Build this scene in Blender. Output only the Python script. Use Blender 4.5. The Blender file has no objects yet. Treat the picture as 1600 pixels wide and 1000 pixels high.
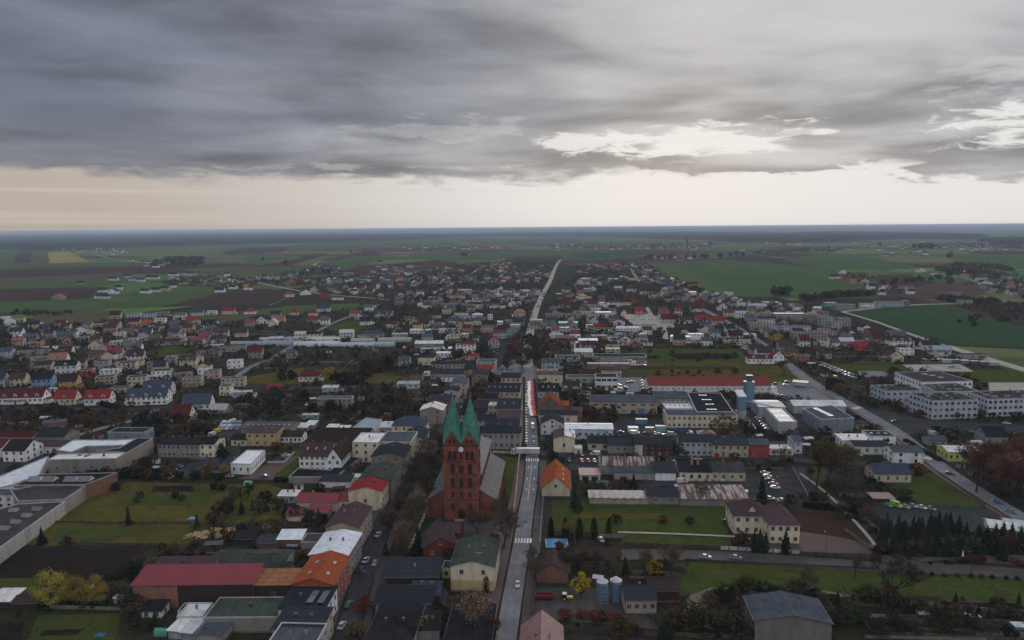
import bpy, math, random
import numpy as np
from math import radians as R, sin, cos, tan, atan2, pi, sqrt
random.seed(11); rng = np.random.default_rng(11)
S = bpy.context.scene
COL = S.collection

# ------------------------------------------------------------------ camera
FPX, CAMH, PITCH, ROLL = 1120.0, 120.0, R(7.35), R(0.43)
Fv = np.array([0, cos(PITCH), -sin(PITCH)]); U0 = np.array([0, sin(PITCH), cos(PITCH)]); R0 = np.array([1.0, 0, 0])
Rv = R0*cos(ROLL) - U0*sin(ROLL); Uv = U0*cos(ROLL) + R0*sin(ROLL)
import mathutils
cam = bpy.data.objects.new('camera', bpy.data.cameras.new('camera'))
COL.objects.link(cam)
cam.data.sensor_width = 36; cam.data.lens = 36*FPX/1600
cam.data.clip_start = 1; cam.data.clip_end = 200000
M = mathutils.Matrix.Identity(4)
for i in range(3):
    M[i][0] = Rv[i]; M[i][1] = Uv[i]; M[i][2] = -Fv[i]
M[0][3], M[1][3], M[2][3] = 0, 0, CAMH
cam.matrix_world = M
S.camera = cam

def G(px, py, h=0.0):
    """photo pixel -> world point at height h"""
    d = Fv + Rv*((px-800)/FPX) + Uv*((500-py)/FPX)
    if d[2] > -0.0016: d = d.copy(); d[2] = -0.0016
    t = (h-CAMH)/d[2]
    return d[0]*t, d[1]*t
def PX(x, y, z=0.0):
    p = np.array([x, y, z-CAMH]); w = p@Fv
    return 800+FPX*(p@Rv)/w, 500-FPX*(p@Uv)/w

# ------------------------------------------------------------------ sky
S.view_settings.view_transform = 'Standard'; S.view_settings.look = 'None'
S.view_settings.gamma = 1; S.view_settings.exposure = 0.40
S.view_settings.use_curve_mapping = False
HAZE = 6.2e-5
SUN_EL, SUN_AZ = R(13), R(13)
world = bpy.data.worlds.new('World'); S.world = world; world.use_nodes = True
nt = world.node_tree; nt.nodes.clear()
class E:
    def __init__(s, k): s.k = k
    def __add__(a, b): return mth('ADD', a, b)
    def __radd__(a, b): return mth('ADD', b, a)
    def __sub__(a, b): return mth('SUBTRACT', a, b)
    def __rsub__(a, b): return mth('SUBTRACT', b, a)
    def __mul__(a, b): return mth('MULTIPLY', a, b)
    def __rmul__(a, b): return mth('MULTIPLY', b, a)
    def __truediv__(a, b): return mth('DIVIDE', a, b)
def put(sock, v):
    if isinstance(v, E): nt.links.new(v.k, sock)
    elif isinstance(v, tuple) and len(v) == 3 and sock.type == 'RGBA': sock.default_value = (*v, 1)
    else: sock.default_value = v
def mth(op, a, b=0.0, c=0.0, clamp=False):
    n = nt.nodes.new('ShaderNodeMath'); n.operation = op; n.use_clamp = clamp
    put(n.inputs[0], a); put(n.inputs[1], b); put(n.inputs[2], c); return E(n.outputs[0])
def sstep(x, a, b, lo=0.0, hi=1.0):
    n = nt.nodes.new('ShaderNodeMapRange'); n.interpolation_type = 'SMOOTHSTEP'
    put(n.inputs[0], x); put(n.inputs[1], a); put(n.inputs[2], b); put(n.inputs[3], lo); put(n.inputs[4], hi); return E(n.outputs[0])
def vec(x, y, z):
    n = nt.nodes.new('ShaderNodeCombineXYZ'); put(n.inputs[0], x); put(n.inputs[1], y); put(n.inputs[2], z); return E(n.outputs[0])
def noise(v, scale, detail=5, rough=.55, dist=0):
    n = nt.nodes.new('ShaderNodeTexNoise'); put(n.inputs['Vector'], v); n.inputs['Scale'].default_value = scale
    n.inputs['Detail'].default_value = detail; n.inputs['Roughness'].default_value = rough; n.inputs['Distortion'].default_value = dist
    return E(n.outputs[0])
def cmix(f, a, b, mode='MIX'):
    n = nt.nodes.new('ShaderNodeMix'); n.data_type = 'RGBA'; n.blend_type = mode
    put(n.inputs[0], f); put(n.inputs[6], a); put(n.inputs[7], b); return E(n.outputs[2])
tc = nt.nodes.new('ShaderNodeTexCoord'); sx = nt.nodes.new('ShaderNodeSeparateXYZ')
nt.links.new(tc.outputs['Generated'], sx.inputs[0])
X, Y, Z = E(sx.outputs[0]), E(sx.outputs[1]), E(sx.outputs[2])
el = mth('ARCSINE', Z)*57.2958
az = mth('ARCTAN2', X, Y)*57.2958
zz = mth('MAXIMUM', Z, 0.0)+0.10
plane = vec(X/zz*1.0+Y/zz*.18, Y/zz*1.25, 3.7)
pl2 = vec(X/zz*.55, Y/zz*.9, 11.3)
n1 = noise(plane, .75, 5, .48, .35)
n2 = noise(vec(az*.055, el*.30, 1.3), 1.0, 7, .62, .4)
n3 = noise(vec(az*.16, el*.75, 8.8), 1.0, 6, .6, .3)
n4 = noise(pl2, .8, 4, .5, .2)
n6 = noise(vec(az*.30+Z*3.0, el*1.25, 2.2), 1.0, 8, .60, .5)
n7 = noise(vec(az*.075, el*.36+az*.010, 6.2), 1.0, 7, .50, .5)
n5 = noise(vec(az*.02, el*1.6, 4.1), 1.0, 4, .55)
warm = sstep(az, -34.0, 9.0)                     # 0 on the dull side, 1 towards the hidden sun
sunside = sstep(mth('ABSOLUTE', az-17.0), 70.0, 10.0)
glow = cmix(warm, (.37, .325, .290), (.59, .585, .58))
glow = cmix(sstep(el+n5*1.6-.8, 2.1, .2)*.35*(1.0-warm*.9), glow, (.30, .265, .25))
glow = cmix(sstep(n5, .50, .72)*.45*(1.0-warm*.8), glow, (.49, .42, .36))
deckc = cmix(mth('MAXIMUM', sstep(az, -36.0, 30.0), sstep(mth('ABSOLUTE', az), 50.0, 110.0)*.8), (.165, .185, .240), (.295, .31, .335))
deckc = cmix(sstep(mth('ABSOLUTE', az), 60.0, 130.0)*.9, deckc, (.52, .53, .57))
low = sstep(el, 8.5, 3.6)
deckc = cmix(low*.5, deckc, (.27, .255, .26))
tone = .18+n1*.55+n4*.60+(n7-.5)*.85+(n6-.5)*.15+(n2-.5)*.6
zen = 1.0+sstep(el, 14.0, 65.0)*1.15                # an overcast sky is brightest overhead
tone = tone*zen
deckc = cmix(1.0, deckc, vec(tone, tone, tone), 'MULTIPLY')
thin = sstep(n1*.55+n4*.45+sunside*.10, .54, .70)*.60*sstep(az, -40.0, 24.0)
deckc = cmix(thin, deckc, (.52, .52, .53))
edge = 3.75+sstep(az, 0.0, 12.0)*.55-sstep(az, 25.0, 31.0)*.9
deck = sstep(el+(n2-.5)*1.7+(n3-.5)*1.5+(n6-.5)*2.6-edge, -.45, .75)
def ell(a0, e0, ra, re, slant=0.0):
    da = (az-a0)/ra; de = (el-e0-(az-a0)*slant)/re
    return 1.0-mth('SQRT', da*da+de*de)
def el_of(px, py):
    d = Fv+Rv*((px-800)/FPX)+Uv*((500-py)/FPX); d = d/np.linalg.norm(d)
    return math.degrees(math.atan2(d[0], d[1])), math.degrees(math.asin(d[2]))
def hole(px, py, wx, hy, slant=0.0, k=.6):
    a0, e0 = el_of(px, py); a1, e1 = el_of(px+wx, py-hy)
    return sstep(ell(a0, e0, a1-a0, abs(e1-e0), slant)+(n7-.5)*3.4+(n6-.5)*4.0, .05, .62)*k
holes = mth('MAXIMUM', hole(1060, 218, 200, 38, .012, 1.0), hole(1572, 200, 118, 42, .03, 1.0))
holes = mth('MAXIMUM', holes, hole(905, 224, 95, 24, 0, .9))
holes = mth('MAXIMUM', holes, hole(1375, 268, 105, 18, 0, .95))
holes = mth('MAXIMUM', holes, hole(640, 262, 260, 9, 0, .35))
holes = mth('MAXIMUM', holes, hole(1240, 208, 60, 10, 0, .5))
holes = mth('MAXIMUM', holes, hole(700, 208, 160, 22, 0, .22))
holes = mth('MAXIMUM', holes, hole(1560, 120, 140, 50, .05, .22))
cover = deck*(1.0-holes)
bank = mth('MAXIMUM', hole(1120, 258, 300, 26, .004, .95), hole(1560, 256, 150, 34, 0, 1.0))
bank = mth('MAXIMUM', bank, hole(862, 258, 75, 20, 0, .9)); bank = mth('MAXIMUM', bank, hole(1420, 222, 150, 22, .02, .9))
cover = mth('MAXIMUM', cover, bank)
nish = nt.nodes.new('ShaderNodeTexSky'); nish.sky_type = 'NISHITA'; nish.sun_disc = False
nish.sun_elevation = SUN_EL; nish.sun_rotation = SUN_AZ; nish.air_density = 1.2; nish.dust_density = 2
# nishita sky (x strength .1) shows through thin veil, cloud radiances are scaled to the same strength
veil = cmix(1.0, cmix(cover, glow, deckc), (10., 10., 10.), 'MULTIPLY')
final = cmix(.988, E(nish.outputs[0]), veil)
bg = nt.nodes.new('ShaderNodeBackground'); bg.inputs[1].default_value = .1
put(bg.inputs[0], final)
wo = nt.nodes.new('ShaderNodeOutputWorld'); nt.links.new(bg.outputs[0], wo.inputs[0])
world.cycles.sampling_method = 'MANUAL'; world.cycles.sample_map_resolution = 1024

sl = bpy.data.lights.new('sun', 'SUN'); sl.energy = 1.3; sl.angle = R(24); sl.color = (1, .93, .84)
so = bpy.data.objects.new('sun', sl); COL.objects.link(so)
sd = mathutils.Vector((sin(SUN_AZ)*cos(SUN_EL), cos(SUN_AZ)*cos(SUN_EL), sin(SUN_EL)))
so.rotation_euler = sd.to_track_quat('Z', 'Y').to_euler(); so.location = (0, 0, 200)

S.cycles.max_bounces = 5; S.cycles.diffuse_bounces = 2; S.cycles.glossy_bounces = 2
S.cycles.transparent_max_bounces = 6; S.cycles.volume_bounces = 0
S.cycles.use_denoising = True

# ------------------------------------------------------------------ materials
MATS = {}
def mat(name, col, rough=.85, var=.25, scale=.35, kind=None, spec=.3, col2=None, p=1.0):
    """procedural material; kind adds a pattern: tile, seam, brick, plank, rust, rows, lawn, soil, stripe"""
    if name in MATS: return MATS[name]
    m = bpy.data.materials.new(name); m.use_nodes = True; t = m.node_tree
    b = t.nodes['Principled BSDF']; b.inputs['Roughness'].default_value = rough
    b.inputs['Specular IOR Level'].default_value = spec if spec > .06 else 0.0
    L = t.links.new
    geo = t.nodes.new('ShaderNodeNewGeometry'); tx = t.nodes.new('ShaderNodeTexCoord')
    oi = t.nodes.new('ShaderNodeObjectInfo')
    n = t.nodes.new('ShaderNodeTexNoise'); L(geo.outputs['Position'], n.inputs[0]); n.inputs['Scale'].default_value = scale
    n.inputs['Detail'].default_value = 6; n.inputs['Roughness'].default_value = .65
    r = t.nodes.new('ShaderNodeMapRange'); L(n.outputs[0], r.inputs[0])
    r.inputs[1].default_value = .3; r.inputs[2].default_value = .7
    dk = [c*(1-var) for c in col]; lt = [min(1, c*(1+var)) for c in col]
    mx = t.nodes.new('ShaderNodeMix'); mx.data_type = 'RGBA'; L(r.outputs[0], mx.inputs[0])
    mx.inputs[6].default_value = (*dk, 1); mx.inputs[7].default_value = (*lt, 1)
    out = mx.outputs[2]
    def mixin(fac, colour, mode='MIX'):
        nonlocal out
        q = t.nodes.new('ShaderNodeMix'); q.data_type = 'RGBA'; q.blend_type = mode
        if isinstance(fac, float): q.inputs[0].default_value = fac
        else: L(fac, q.inputs[0])
        L(out, q.inputs[6])
        if isinstance(colour, tuple): q.inputs[7].default_value = (*colour, 1)
        else: L(colour, q.inputs[7])
        out = q.outputs[2]
    def wave(vecsock, axis, sc, dist=0.0):
        w = t.nodes.new('ShaderNodeTexWave'); w.wave_type = 'BANDS'; w.bands_direction = axis
        L(vecsock, w.inputs[0]); w.inputs['Scale'].default_value = sc; w.inputs['Distortion'].default_value = dist
        w.inputs['Detail'].default_value = 2; return w.outputs[1]
    def ramp(sock, a, b_, lo=0., hi=1.):
        q = t.nodes.new('ShaderNodeMapRange'); L(sock, q.inputs[0]); q.inputs[1].default_value = a
        q.inputs[2].default_value = b_; q.inputs[3].default_value = lo; q.inputs[4].default_value = hi; return q.outputs[0]
    O = tx.outputs['Object']; c2 = col2 or tuple(c*.45 for c in col)
    if kind == 'tile': mixin(ramp(wave(O, 'Z', 1.3, .4), .1, .0, 0, .55), c2); mixin(ramp(n.outputs[0], .56, .72, 0, .35), c2)
    if kind == 'seam': mixin(ramp(wave(O, 'X', .55*p), .12, .0, 0, .75), c2)
    if kind == 'seamy': mixin(ramp(wave(O, 'Y', .55*p), .12, .0, 0, .75), c2)
    if kind in ('panel', 'plank'): mixin(ramp(wave(O, 'X', .3 if kind == 'panel' else 1.1), .10, .0, 0, .5), c2)
    if kind in ('brick',):
        bt = t.nodes.new('ShaderNodeTexBrick'); mp = t.nodes.new('ShaderNodeMapping'); mp.inputs['Rotation'].default_value = (R(90), 0, R(0))
        L(O, mp.inputs[0]); L(mp.outputs[0], bt.inputs[0]); bt.inputs['Scale'].default_value = 1.4
        bt.inputs['Color1'].default_value = (1, 1, 1, 1); bt.inputs['Color2'].default_value = (.7, .7, .7, 1); bt.inputs['Mortar'].default_value = (.55, .55, .6, 1)
        mixin(.7, bt.outputs[0], 'MULTIPLY')
    if kind == 'rust':
        n2_ = t.nodes.new('ShaderNodeTexNoise'); mp = t.nodes.new('ShaderNodeMapping'); mp.inputs['Scale'].default_value = (1.2, .12, .12)
        L(O, mp.inputs[0]); L(mp.outputs[0], n2_.inputs[0]); n2_.inputs['Scale'].default_value = 1.0; n2_.inputs['Detail'].default_value = 4
        mixin(ramp(n2_.outputs[0], .47, .56), c2)
    if kind == 'rows':
        w = wave(O, 'X', .9*p, .6); mixin(ramp(w, .2, .8, 0, .5), c2)
    if kind in ('lawn', 'soil', 'asphalt', 'paint'):
        q = t.nodes.new('ShaderNodeTexNoise'); L(geo.outputs['Position'], q.inputs[0]); q.inputs['Scale'].default_value = {'lawn': .045, 'soil': .03, 'asphalt': .12, 'paint': 1.5}[kind]
        q.inputs['Detail'].default_value = 8; q.inputs['Roughness'].default_value = .7
        mixin(ramp(q.outputs[0], .44, .64, 0, .75), c2)
    if kind not in ('lawn', 'soil', 'asphalt', 'rows', 'crown', 'leaf'):
        # drip stains and dust: broad soft wear
        q = t.nodes.new('ShaderNodeTexNoise'); mp = t.nodes.new('ShaderNodeMapping'); mp.inputs['Scale'].default_value = (.5, .5, .12)
        L(geo.outputs['Position'], mp.inputs[0]); L(mp.outputs[0], q.inputs[0]); q.inputs['Scale'].default_value = .8; q.inputs['Detail'].default_value = 5
        mixin(ramp(q.outputs[0], .48, .66, 0, .55), tuple(c*.5+.018 for c in col))
        q2 = t.nodes.new('ShaderNodeTexNoise'); L(geo.outputs['Position'], q2.inputs[0]); q2.inputs['Scale'].default_value = 1.7; q2.inputs['Detail'].default_value = 4; mixin(ramp(q2.outputs[0], .56, .70, 0, .35), tuple(c*.6+.01 for c in col))
        h = t.nodes.new('ShaderNodeHueSaturation'); L(out, h.inputs['Color'])
        L(ramp(oi.outputs['Random'], 0, 1, .8, 1.18), h.inputs['Value']); out = h.outputs[0]
    if kind == 'lawn' and scale > .1:
        q = t.nodes.new('ShaderNodeTexNoise'); L(geo.outputs['Position'], q.inputs[0]); q.inputs['Scale'].default_value = .16; q.inputs['Detail'].default_value = 9; q.inputs['Roughness'].default_value = .75; q.inputs['Distortion'].default_value = .6
        mixin(ramp(q.outputs[0], .50, .66, 0, .7), (.080,.072,.026)); mixin(ramp(q.outputs[0], .44, .32, 0, .65), (.022,.028,.012))
        w2 = wave(geo.outputs['Position'], 'X', .22, 3.5); mixin(ramp(w2, .12, .0, 0, .22), (.05,.04,.025))
    if kind == 'asphalt':
        q = t.nodes.new('ShaderNodeTexVoronoi'); L(geo.outputs['Position'], q.inputs[0]); q.inputs['Scale'].default_value = .16; sc_ = t.nodes.new('ShaderNodeSeparateColor'); L(q.outputs['Color'], sc_.inputs[0])
        mixin(ramp(sc_.outputs[0], .66, .68, 0, .6), c2)
        w3 = wave(geo.outputs['Position'], 'X', .11, 6.0); mixin(ramp(w3, .25, .0, 0, .3), tuple(c*.6 for c in col))
    if kind in ('crown', 'leaf'):
        h = t.nodes.new('ShaderNodeHueSaturation'); L(out, h.inputs['Color'])
        L(ramp(oi.outputs['Random'], 0, 1, .6, 1.3), h.inputs['Value']); L(ramp(oi.outputs['Random'], 0, 1, .485, .515), h.inputs['Hue']); out = h.outputs[0]
    L(out, b.inputs['Base Color'])
    MATS[name] = m
    return m
W_ = dict(white=(.74,.74,.75), cream=(.62,.55,.41), beige=(.44,.37,.29), darkbeige=(.22,.19,.16), greywall=(.30,.29,.29), greyplaster=(.29,.275,.26),
    concrete=(.24,.225,.205), brick=(.27,.13,.09), brickdark=(.085,.03,.024), redwall=(.42,.06,.055), orangewall=(.42,.10,.045), brown=(.15,.11,.09),
    darkclad=(.045,.026,.022), lilac=(.40,.36,.41), skyblue=(.20,.33,.48), ochre=(.40,.26,.08), lime=(.50,.52,.14), pinkbeige=(.42,.31,.27),
    bluegreywall=(.21,.25,.31), lightgrey=(.36,.38,.41), tealwall=(.15,.33,.29), bluewhite=(.42,.46,.52), yellow=(.58,.44,.21), plankgrey=(.16,.145,.13),
    salmonwall=(.40,.22,.16), parishred=(.17,.032,.024), greenwall=(.36,.42,.27))
R_ = dict(slate=(.032,.036,.044), slateblack=(.018,.019,.023), slateblue=(.048,.062,.090), greengrey=(.045,.052,.046), asphaltroof=(.045,.045,.047),
    grey=(.085,.085,.09), bluegrey=(.060,.070,.086), purple=(.082,.052,.062), red=(.21,.030,.030), crimson=(.205,.034,.046), darkred=(.085,.020,.020), redtile=(.175,.042,.038),
    orange=(.29,.080,.036), orange2=(.28,.13,.068), salmon=(.30,.15,.11), brown=(.060,.040,.036), darkbrown=(.034,.026,.026), whitemetal=(.62,.66,.73),
    lightgrey=(.42,.44,.47), lightblue=(.26,.32,.41), rust=(.11,.045,.036), pink=(.24,.13,.13), teal=(.09,.30,.23), dirtywhite=(.52,.52,.52))
def _curtains(m):
    t = m.node_tree; b = t.nodes['Principled BSDF']; src = b.inputs['Base Color'].links[0].from_socket; oi = t.nodes.new('ShaderNodeObjectInfo'); r = t.nodes.new('ShaderNodeMapRange'); t.links.new(oi.outputs['Random'], r.inputs[0])
    r.inputs[1].default_value = .72; r.inputs[2].default_value = 1.0; r.inputs[4].default_value = .75; q = t.nodes.new('ShaderNodeMix'); q.data_type = 'RGBA'; t.links.new(r.outputs[0], q.inputs[0]); t.links.new(src, q.inputs[6]); q.inputs[7].default_value = (.20,.19,.17,1); t.links.new(q.outputs[2], b.inputs['Base Color'])
def wm(k):
    if k in ('brick', 'brickdark', 'orangewall', 'parishred'): return mat('wall_'+k, W_[k], .9, .3, .8, 'brick')
    if k in ('plankgrey', 'bluegreywall', 'lightgrey'): return mat('wall_'+k, W_[k], .75, .15, .5, 'panel')
    return mat('wall_'+k, W_[k], .88, .10, .5)
def rm(k):
    if k in ('whitemetal', 'lightgrey', 'lightblue', 'crimson', 'pink', 'teal'): return mat('roof_'+k, R_[k], .55, .10, .3, 'seam', .25)
    if k == 'rust': return mat('roof_rust', R_[k], .8, .4, .6, 'rust', col2=(.34,.32,.32))
    if k in ('red', 'darkred', 'redtile', 'orange', 'orange2', 'salmon', 'brown', 'darkbrown', 'purple', 'slateblue', 'slate'): return mat('roof_'+k, R_[k], .85, .2, .4, 'tile', .05)
    return mat('roof_'+k, R_[k], .8, .32, .25, 'asphalt', .03, col2=tuple(c*1.3+.006 for c in R_[k]))
glass = mat('glass', (.022,.026,.032), .14, .3, 1, spec=.38)
frame_w = mat('window_frame', (.45,.45,.45), .5, .05)
_curtains(glass)
frame_d = mat('window_frame_brown', (.12,.07,.05), .6, .1)
copper = mat('copper_green', (.062,.205,.165), .65, .42, .45, 'seam', .2, col2=(.028,.10,.08))
brickred = mat('church_brick', (.225,.075,.047), .9, .45, .30, 'brick')
bricktrim = mat('church_dark_band', (.085,.028,.024), .9, .2, .6)
stoneroof = mat('church_grey_roof', (.115,.112,.118), .8, .25, .25, 'seamy', .1, col2=(.07,.066,.066))
white_paint = mat('white_paint', (.75,.75,.75), .6, .1, .8, 'paint', col2=(.4,.4,.4))
black_rub = mat('rubber', (.02,.02,.02), .8)
metal = mat('galvanised', (.32,.37,.43), .4, .2, .6, spec=.5)
silomat = mat('silo_blue', (.11,.19,.26), .45, .2, .5, 'panel', spec=.5, col2=(.07,.12,.17))
woodm = mat('wood', (.28,.18,.10), .9, .3, 1.5)
logm = mat('cut_wood', (.5,.36,.2), .9, .3, 2)
bark = mat('bark', (.040,.033,.028), .95, .3, 1.2, 'crown')

# ------------------------------------------------------------------ mesh helper
class MB:
    def __init__(s): s.v = []; s.f = []; s.m = []
    def face(s, pts, m=0):
        i = len(s.v); s.v += [tuple(p) for p in pts]; s.f.append(tuple(range(i, i+len(pts)))); s.m.append(m)
    def box(s, x0, x1, y0, y1, z0, z1, m=0, top=None, bottom=False):
        i = len(s.v); s.v += [(x0,y0,z0),(x1,y0,z0),(x1,y1,z0),(x0,y1,z0),(x0,y0,z1),(x1,y0,z1),(x1,y1,z1),(x0,y1,z1)]
        F = [(0,1,5,4),(1,2,6,5),(2,3,7,6),(3,0,4,7),(4,5,6,7)]+([(3,2,1,0)] if bottom else [])
        for k, f in enumerate(F):
            s.f.append(tuple(i+a for a in f)); s.m.append(top if (k == 4 and top is not None) else m)
        return s
    def slab(s, pts, t, m=0):
        i = len(s.v); n = len(pts); s.v += [tuple(p) for p in pts]+[(p[0],p[1],p[2]-t) for p in pts]
        s.f.append(tuple(range(i, i+n))); s.m.append(m); s.f.append(tuple(range(i+2*n-1, i+n-1, -1))); s.m.append(m)
        for k in range(n):
            a, b = k, (k+1) % n; s.f.append((i+a+n, i+b+n, i+b, i+a)); s.m.append(m)
    def prism(s, pts, z0, z1, m=0, top=None):
        i = len(s.v); n = len(pts); s.v += [(p[0],p[1],z0) for p in pts]+[(p[0],p[1],z1) for p in pts]
        for k in range(n):
            a, b = k, (k+1) % n; s.f.append((i+a, i+b, i+b+n, i+a+n)); s.m.append(m)
        s.f.append(tuple(range(i+n, i+2*n))); s.m.append(m if top is None else top)
    def tube(s, a, b, ra, rb, n=5, m=0, cap=False):
        a = np.array(a, float); b = np.array(b, float); d = b-a; L = np.linalg.norm(d)
        if L < 1e-6: return
        d /= L; u = np.cross(d, (0,0,1) if abs(d[2]) < .9 else (1,0,0)); u /= np.linalg.norm(u); w = np.cross(d, u)
        i = len(s.v)
        for c, r in ((a, ra), (b, rb)):
            for k in range(n):
                q = c+u*r*cos(2*pi*k/n)+w*r*sin(2*pi*k/n); s.v.append(tuple(q))
        for k in range(n): s.f.append((i+k, i+(k+1) % n, i+n+(k+1) % n, i+n+k)); s.m.append(m)
        if cap: s.f.append(tuple(range(i+n, i+2*n))); s.m.append(m)
    def mesh(s, name, mats, smooth=False):
        me = bpy.data.meshes.new(name); me.from_pydata(s.v, [], s.f)
        for q in (mats if isinstance(mats, (list, tuple)) else [mats]): me.materials.append(q)
        me.polygons.foreach_set('material_index', s.m)
        if smooth: me.polygons.foreach_set('use_smooth', [True]*len(s.f))
        me.update(); return me
    def build(s, name, mats, parent=None, smooth=False):
        return put_mesh(name, s.mesh(name, mats, smooth), parent)
def put_mesh(name, me, parent=None, loc=None, rz=None, sc=None):
    o = bpy.data.objects.new(name, me); COL.objects.link(o)
    if parent is not None: o.parent = parent
    if loc is not None: o.location = loc
    if rz is not None: o.rotation_euler = (0, 0, rz)
    if sc is not None: o.scale = sc
    return o
def empty(name, x, y, z=0, rz=0):
    o = bpy.data.objects.new(name, None); COL.objects.link(o); o.empty_display_size = .3
    o.location = (x, y, z); o.rotation_euler = (0, 0, rz); return o
def tag(o, label=None, cat=None, group=None, kind=None):
    if label: o['label'] = label
    if cat: o['category'] = cat
    if group: o['group'] = group
    if kind: o['kind'] = kind
    return o
# things whose label is completed by landmark at the end: (object, description, x, y)
AUTO = []
def auto(o, desc, cat, group=None):
    tag(o, None, cat, group); AUTO.append((o, desc, o.location[0], o.location[1]))

# ------------------------------------------------------------------ occupancy mask (2 m cells)
MX0, MY0, CS = -1400.0, 120.0, 2.0
OCC = np.zeros((1500, 1500), np.uint8)          # [y, x]
def occ_poly(pts, val=1, grow=0.0):
    P = np.array([(p[0], p[1]) for p in pts]); c = P.mean(0)
    if grow: P = c+(P-c)*(1+grow/np.maximum(np.linalg.norm(P-c, axis=1, keepdims=True), .1))
    x0, y0 = P.min(0); x1, y1 = P.max(0)
    i0 = max(0, int((x0-MX0)/CS)); i1 = min(1499, int((x1-MX0)/CS)+1); j0 = max(0, int((y0-MY0)/CS)); j1 = min(1499, int((y1-MY0)/CS)+1)
    if i1 <= i0 or j1 <= j0: return
    xs = MX0+(np.arange(i0, i1)+.5)*CS; ys = MY0+(np.arange(j0, j1)+.5)*CS
    XX, YY = np.meshgrid(xs, ys); ins = np.zeros(XX.shape, bool); n = len(P)
    for k in range(n):
        ax, ay = P[k]; bx, by = P[(k+1) % n]
        if ay == by: continue
        c_ = ((ay > YY) != (by > YY)) & (XX < (bx-ax)*(YY-ay)/(by-ay)+ax); ins ^= c_
    sub = OCC[j0:j1, i0:i1]; sub[ins] = val
def occ_at(x, y, r=0):
    i = int((x-MX0)/CS); j = int((y-MY0)/CS); k = int(r/CS+.5)
    if i-k < 0 or j-k < 0 or i+k >= 1500 or j+k >= 1500: return 0
    return OCC[j-k:j+k+1, i-k:i+k+1].max()
def in_poly(x, y, P):
    ins = False; n = len(P)
    for k in range(n):
        ax, ay = P[k]; bx, by = P[(k+1) % n]
        if (ay > y) != (by > y) and x < (bx-ax)*(y-ay)/(by-ay)+ax: ins = not ins
    return ins

# ------------------------------------------------------------------ ground, fields, roads
def ground_material():
    m = bpy.data.materials.new('farmland'); m.use_nodes = True; t = m.node_tree; L = t.links.new
    b = t.nodes['Principled BSDF']; b.inputs['Roughness'].default_value = .95; b.inputs['Specular IOR Level'].default_value = 0
    g = t.nodes.new('ShaderNodeNewGeometry')
    mp = t.nodes.new('ShaderNodeMapping'); mp.inputs['Scale'].default_value = (.0016, .0042, 0); mp.inputs['Rotation'].default_value = (0, 0, R(24))
    wn = t.nodes.new('ShaderNodeTexNoise'); wn.inputs['Scale'].default_value = .0011; wn.inputs['Detail'].default_value = 2; L(g.outputs['Position'], wn.inputs[0])
    ad = t.nodes.new('ShaderNodeVectorMath'); ad.operation = 'MULTIPLY_ADD'; L(wn.outputs[1], ad.inputs[0]); ad.inputs[1].default_value = (420, 420, 0); L(g.outputs['Position'], ad.inputs[2])
    L(ad.outputs[0], mp.inputs[0])
    v = t.nodes.new('ShaderNodeTexVoronoi'); v.distance = 'CHEBYCHEV'; v.inputs['Scale'].default_value = 1; L(mp.outputs[0], v.inputs[0])
    sp = t.nodes.new('ShaderNodeSeparateColor'); L(v.outputs['Color'], sp.inputs[0])
    cr = t.nodes.new('ShaderNodeValToRGB'); cr.color_ramp.interpolation = 'CONSTANT'; L(sp.outputs[0], cr.inputs[0])
    cs = [(0, (.070,.105,.038)), (.17, (.075,.048,.038)), (.30, (.090,.155,.045)), (.44, (.105,.115,.055)), (.57, (.060,.036,.030)), (.70, (.060,.125,.040)), (.82, (.13,.115,.07)), (.92, (.072,.098,.040))]
    e = cr.color_ramp.elements
    for i, (p_, c_) in enumerate(cs):
        q = e[i] if i < 2 else e.new(p_); q.position = p_; q.color = (*c_, 1)
    n = t.nodes.new('ShaderNodeTexNoise'); n.inputs['Scale'].default_value = .02; n.inputs['Detail'].default_value = 7; L(g.outputs['Position'], n.inputs[0])
    r = t.nodes.new('ShaderNodeMapRange'); L(n.outputs[0], r.inputs[0]); r.inputs[1].default_value = .3; r.inputs[2].default_value = .7; r.inputs[3].default_value = .72; r.inputs[4].default_value = 1.25
    q = t.nodes.new('ShaderNodeMix'); q.data_type = 'RGBA'; q.blend_type = 'MULTIPLY'; q.inputs[0].default_value = 1; L(cr.outputs[0], q.inputs[6]); L(r.outputs[0], q.inputs[7])
    L(q.outputs[2], b.inputs['Base Color']); return m
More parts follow.
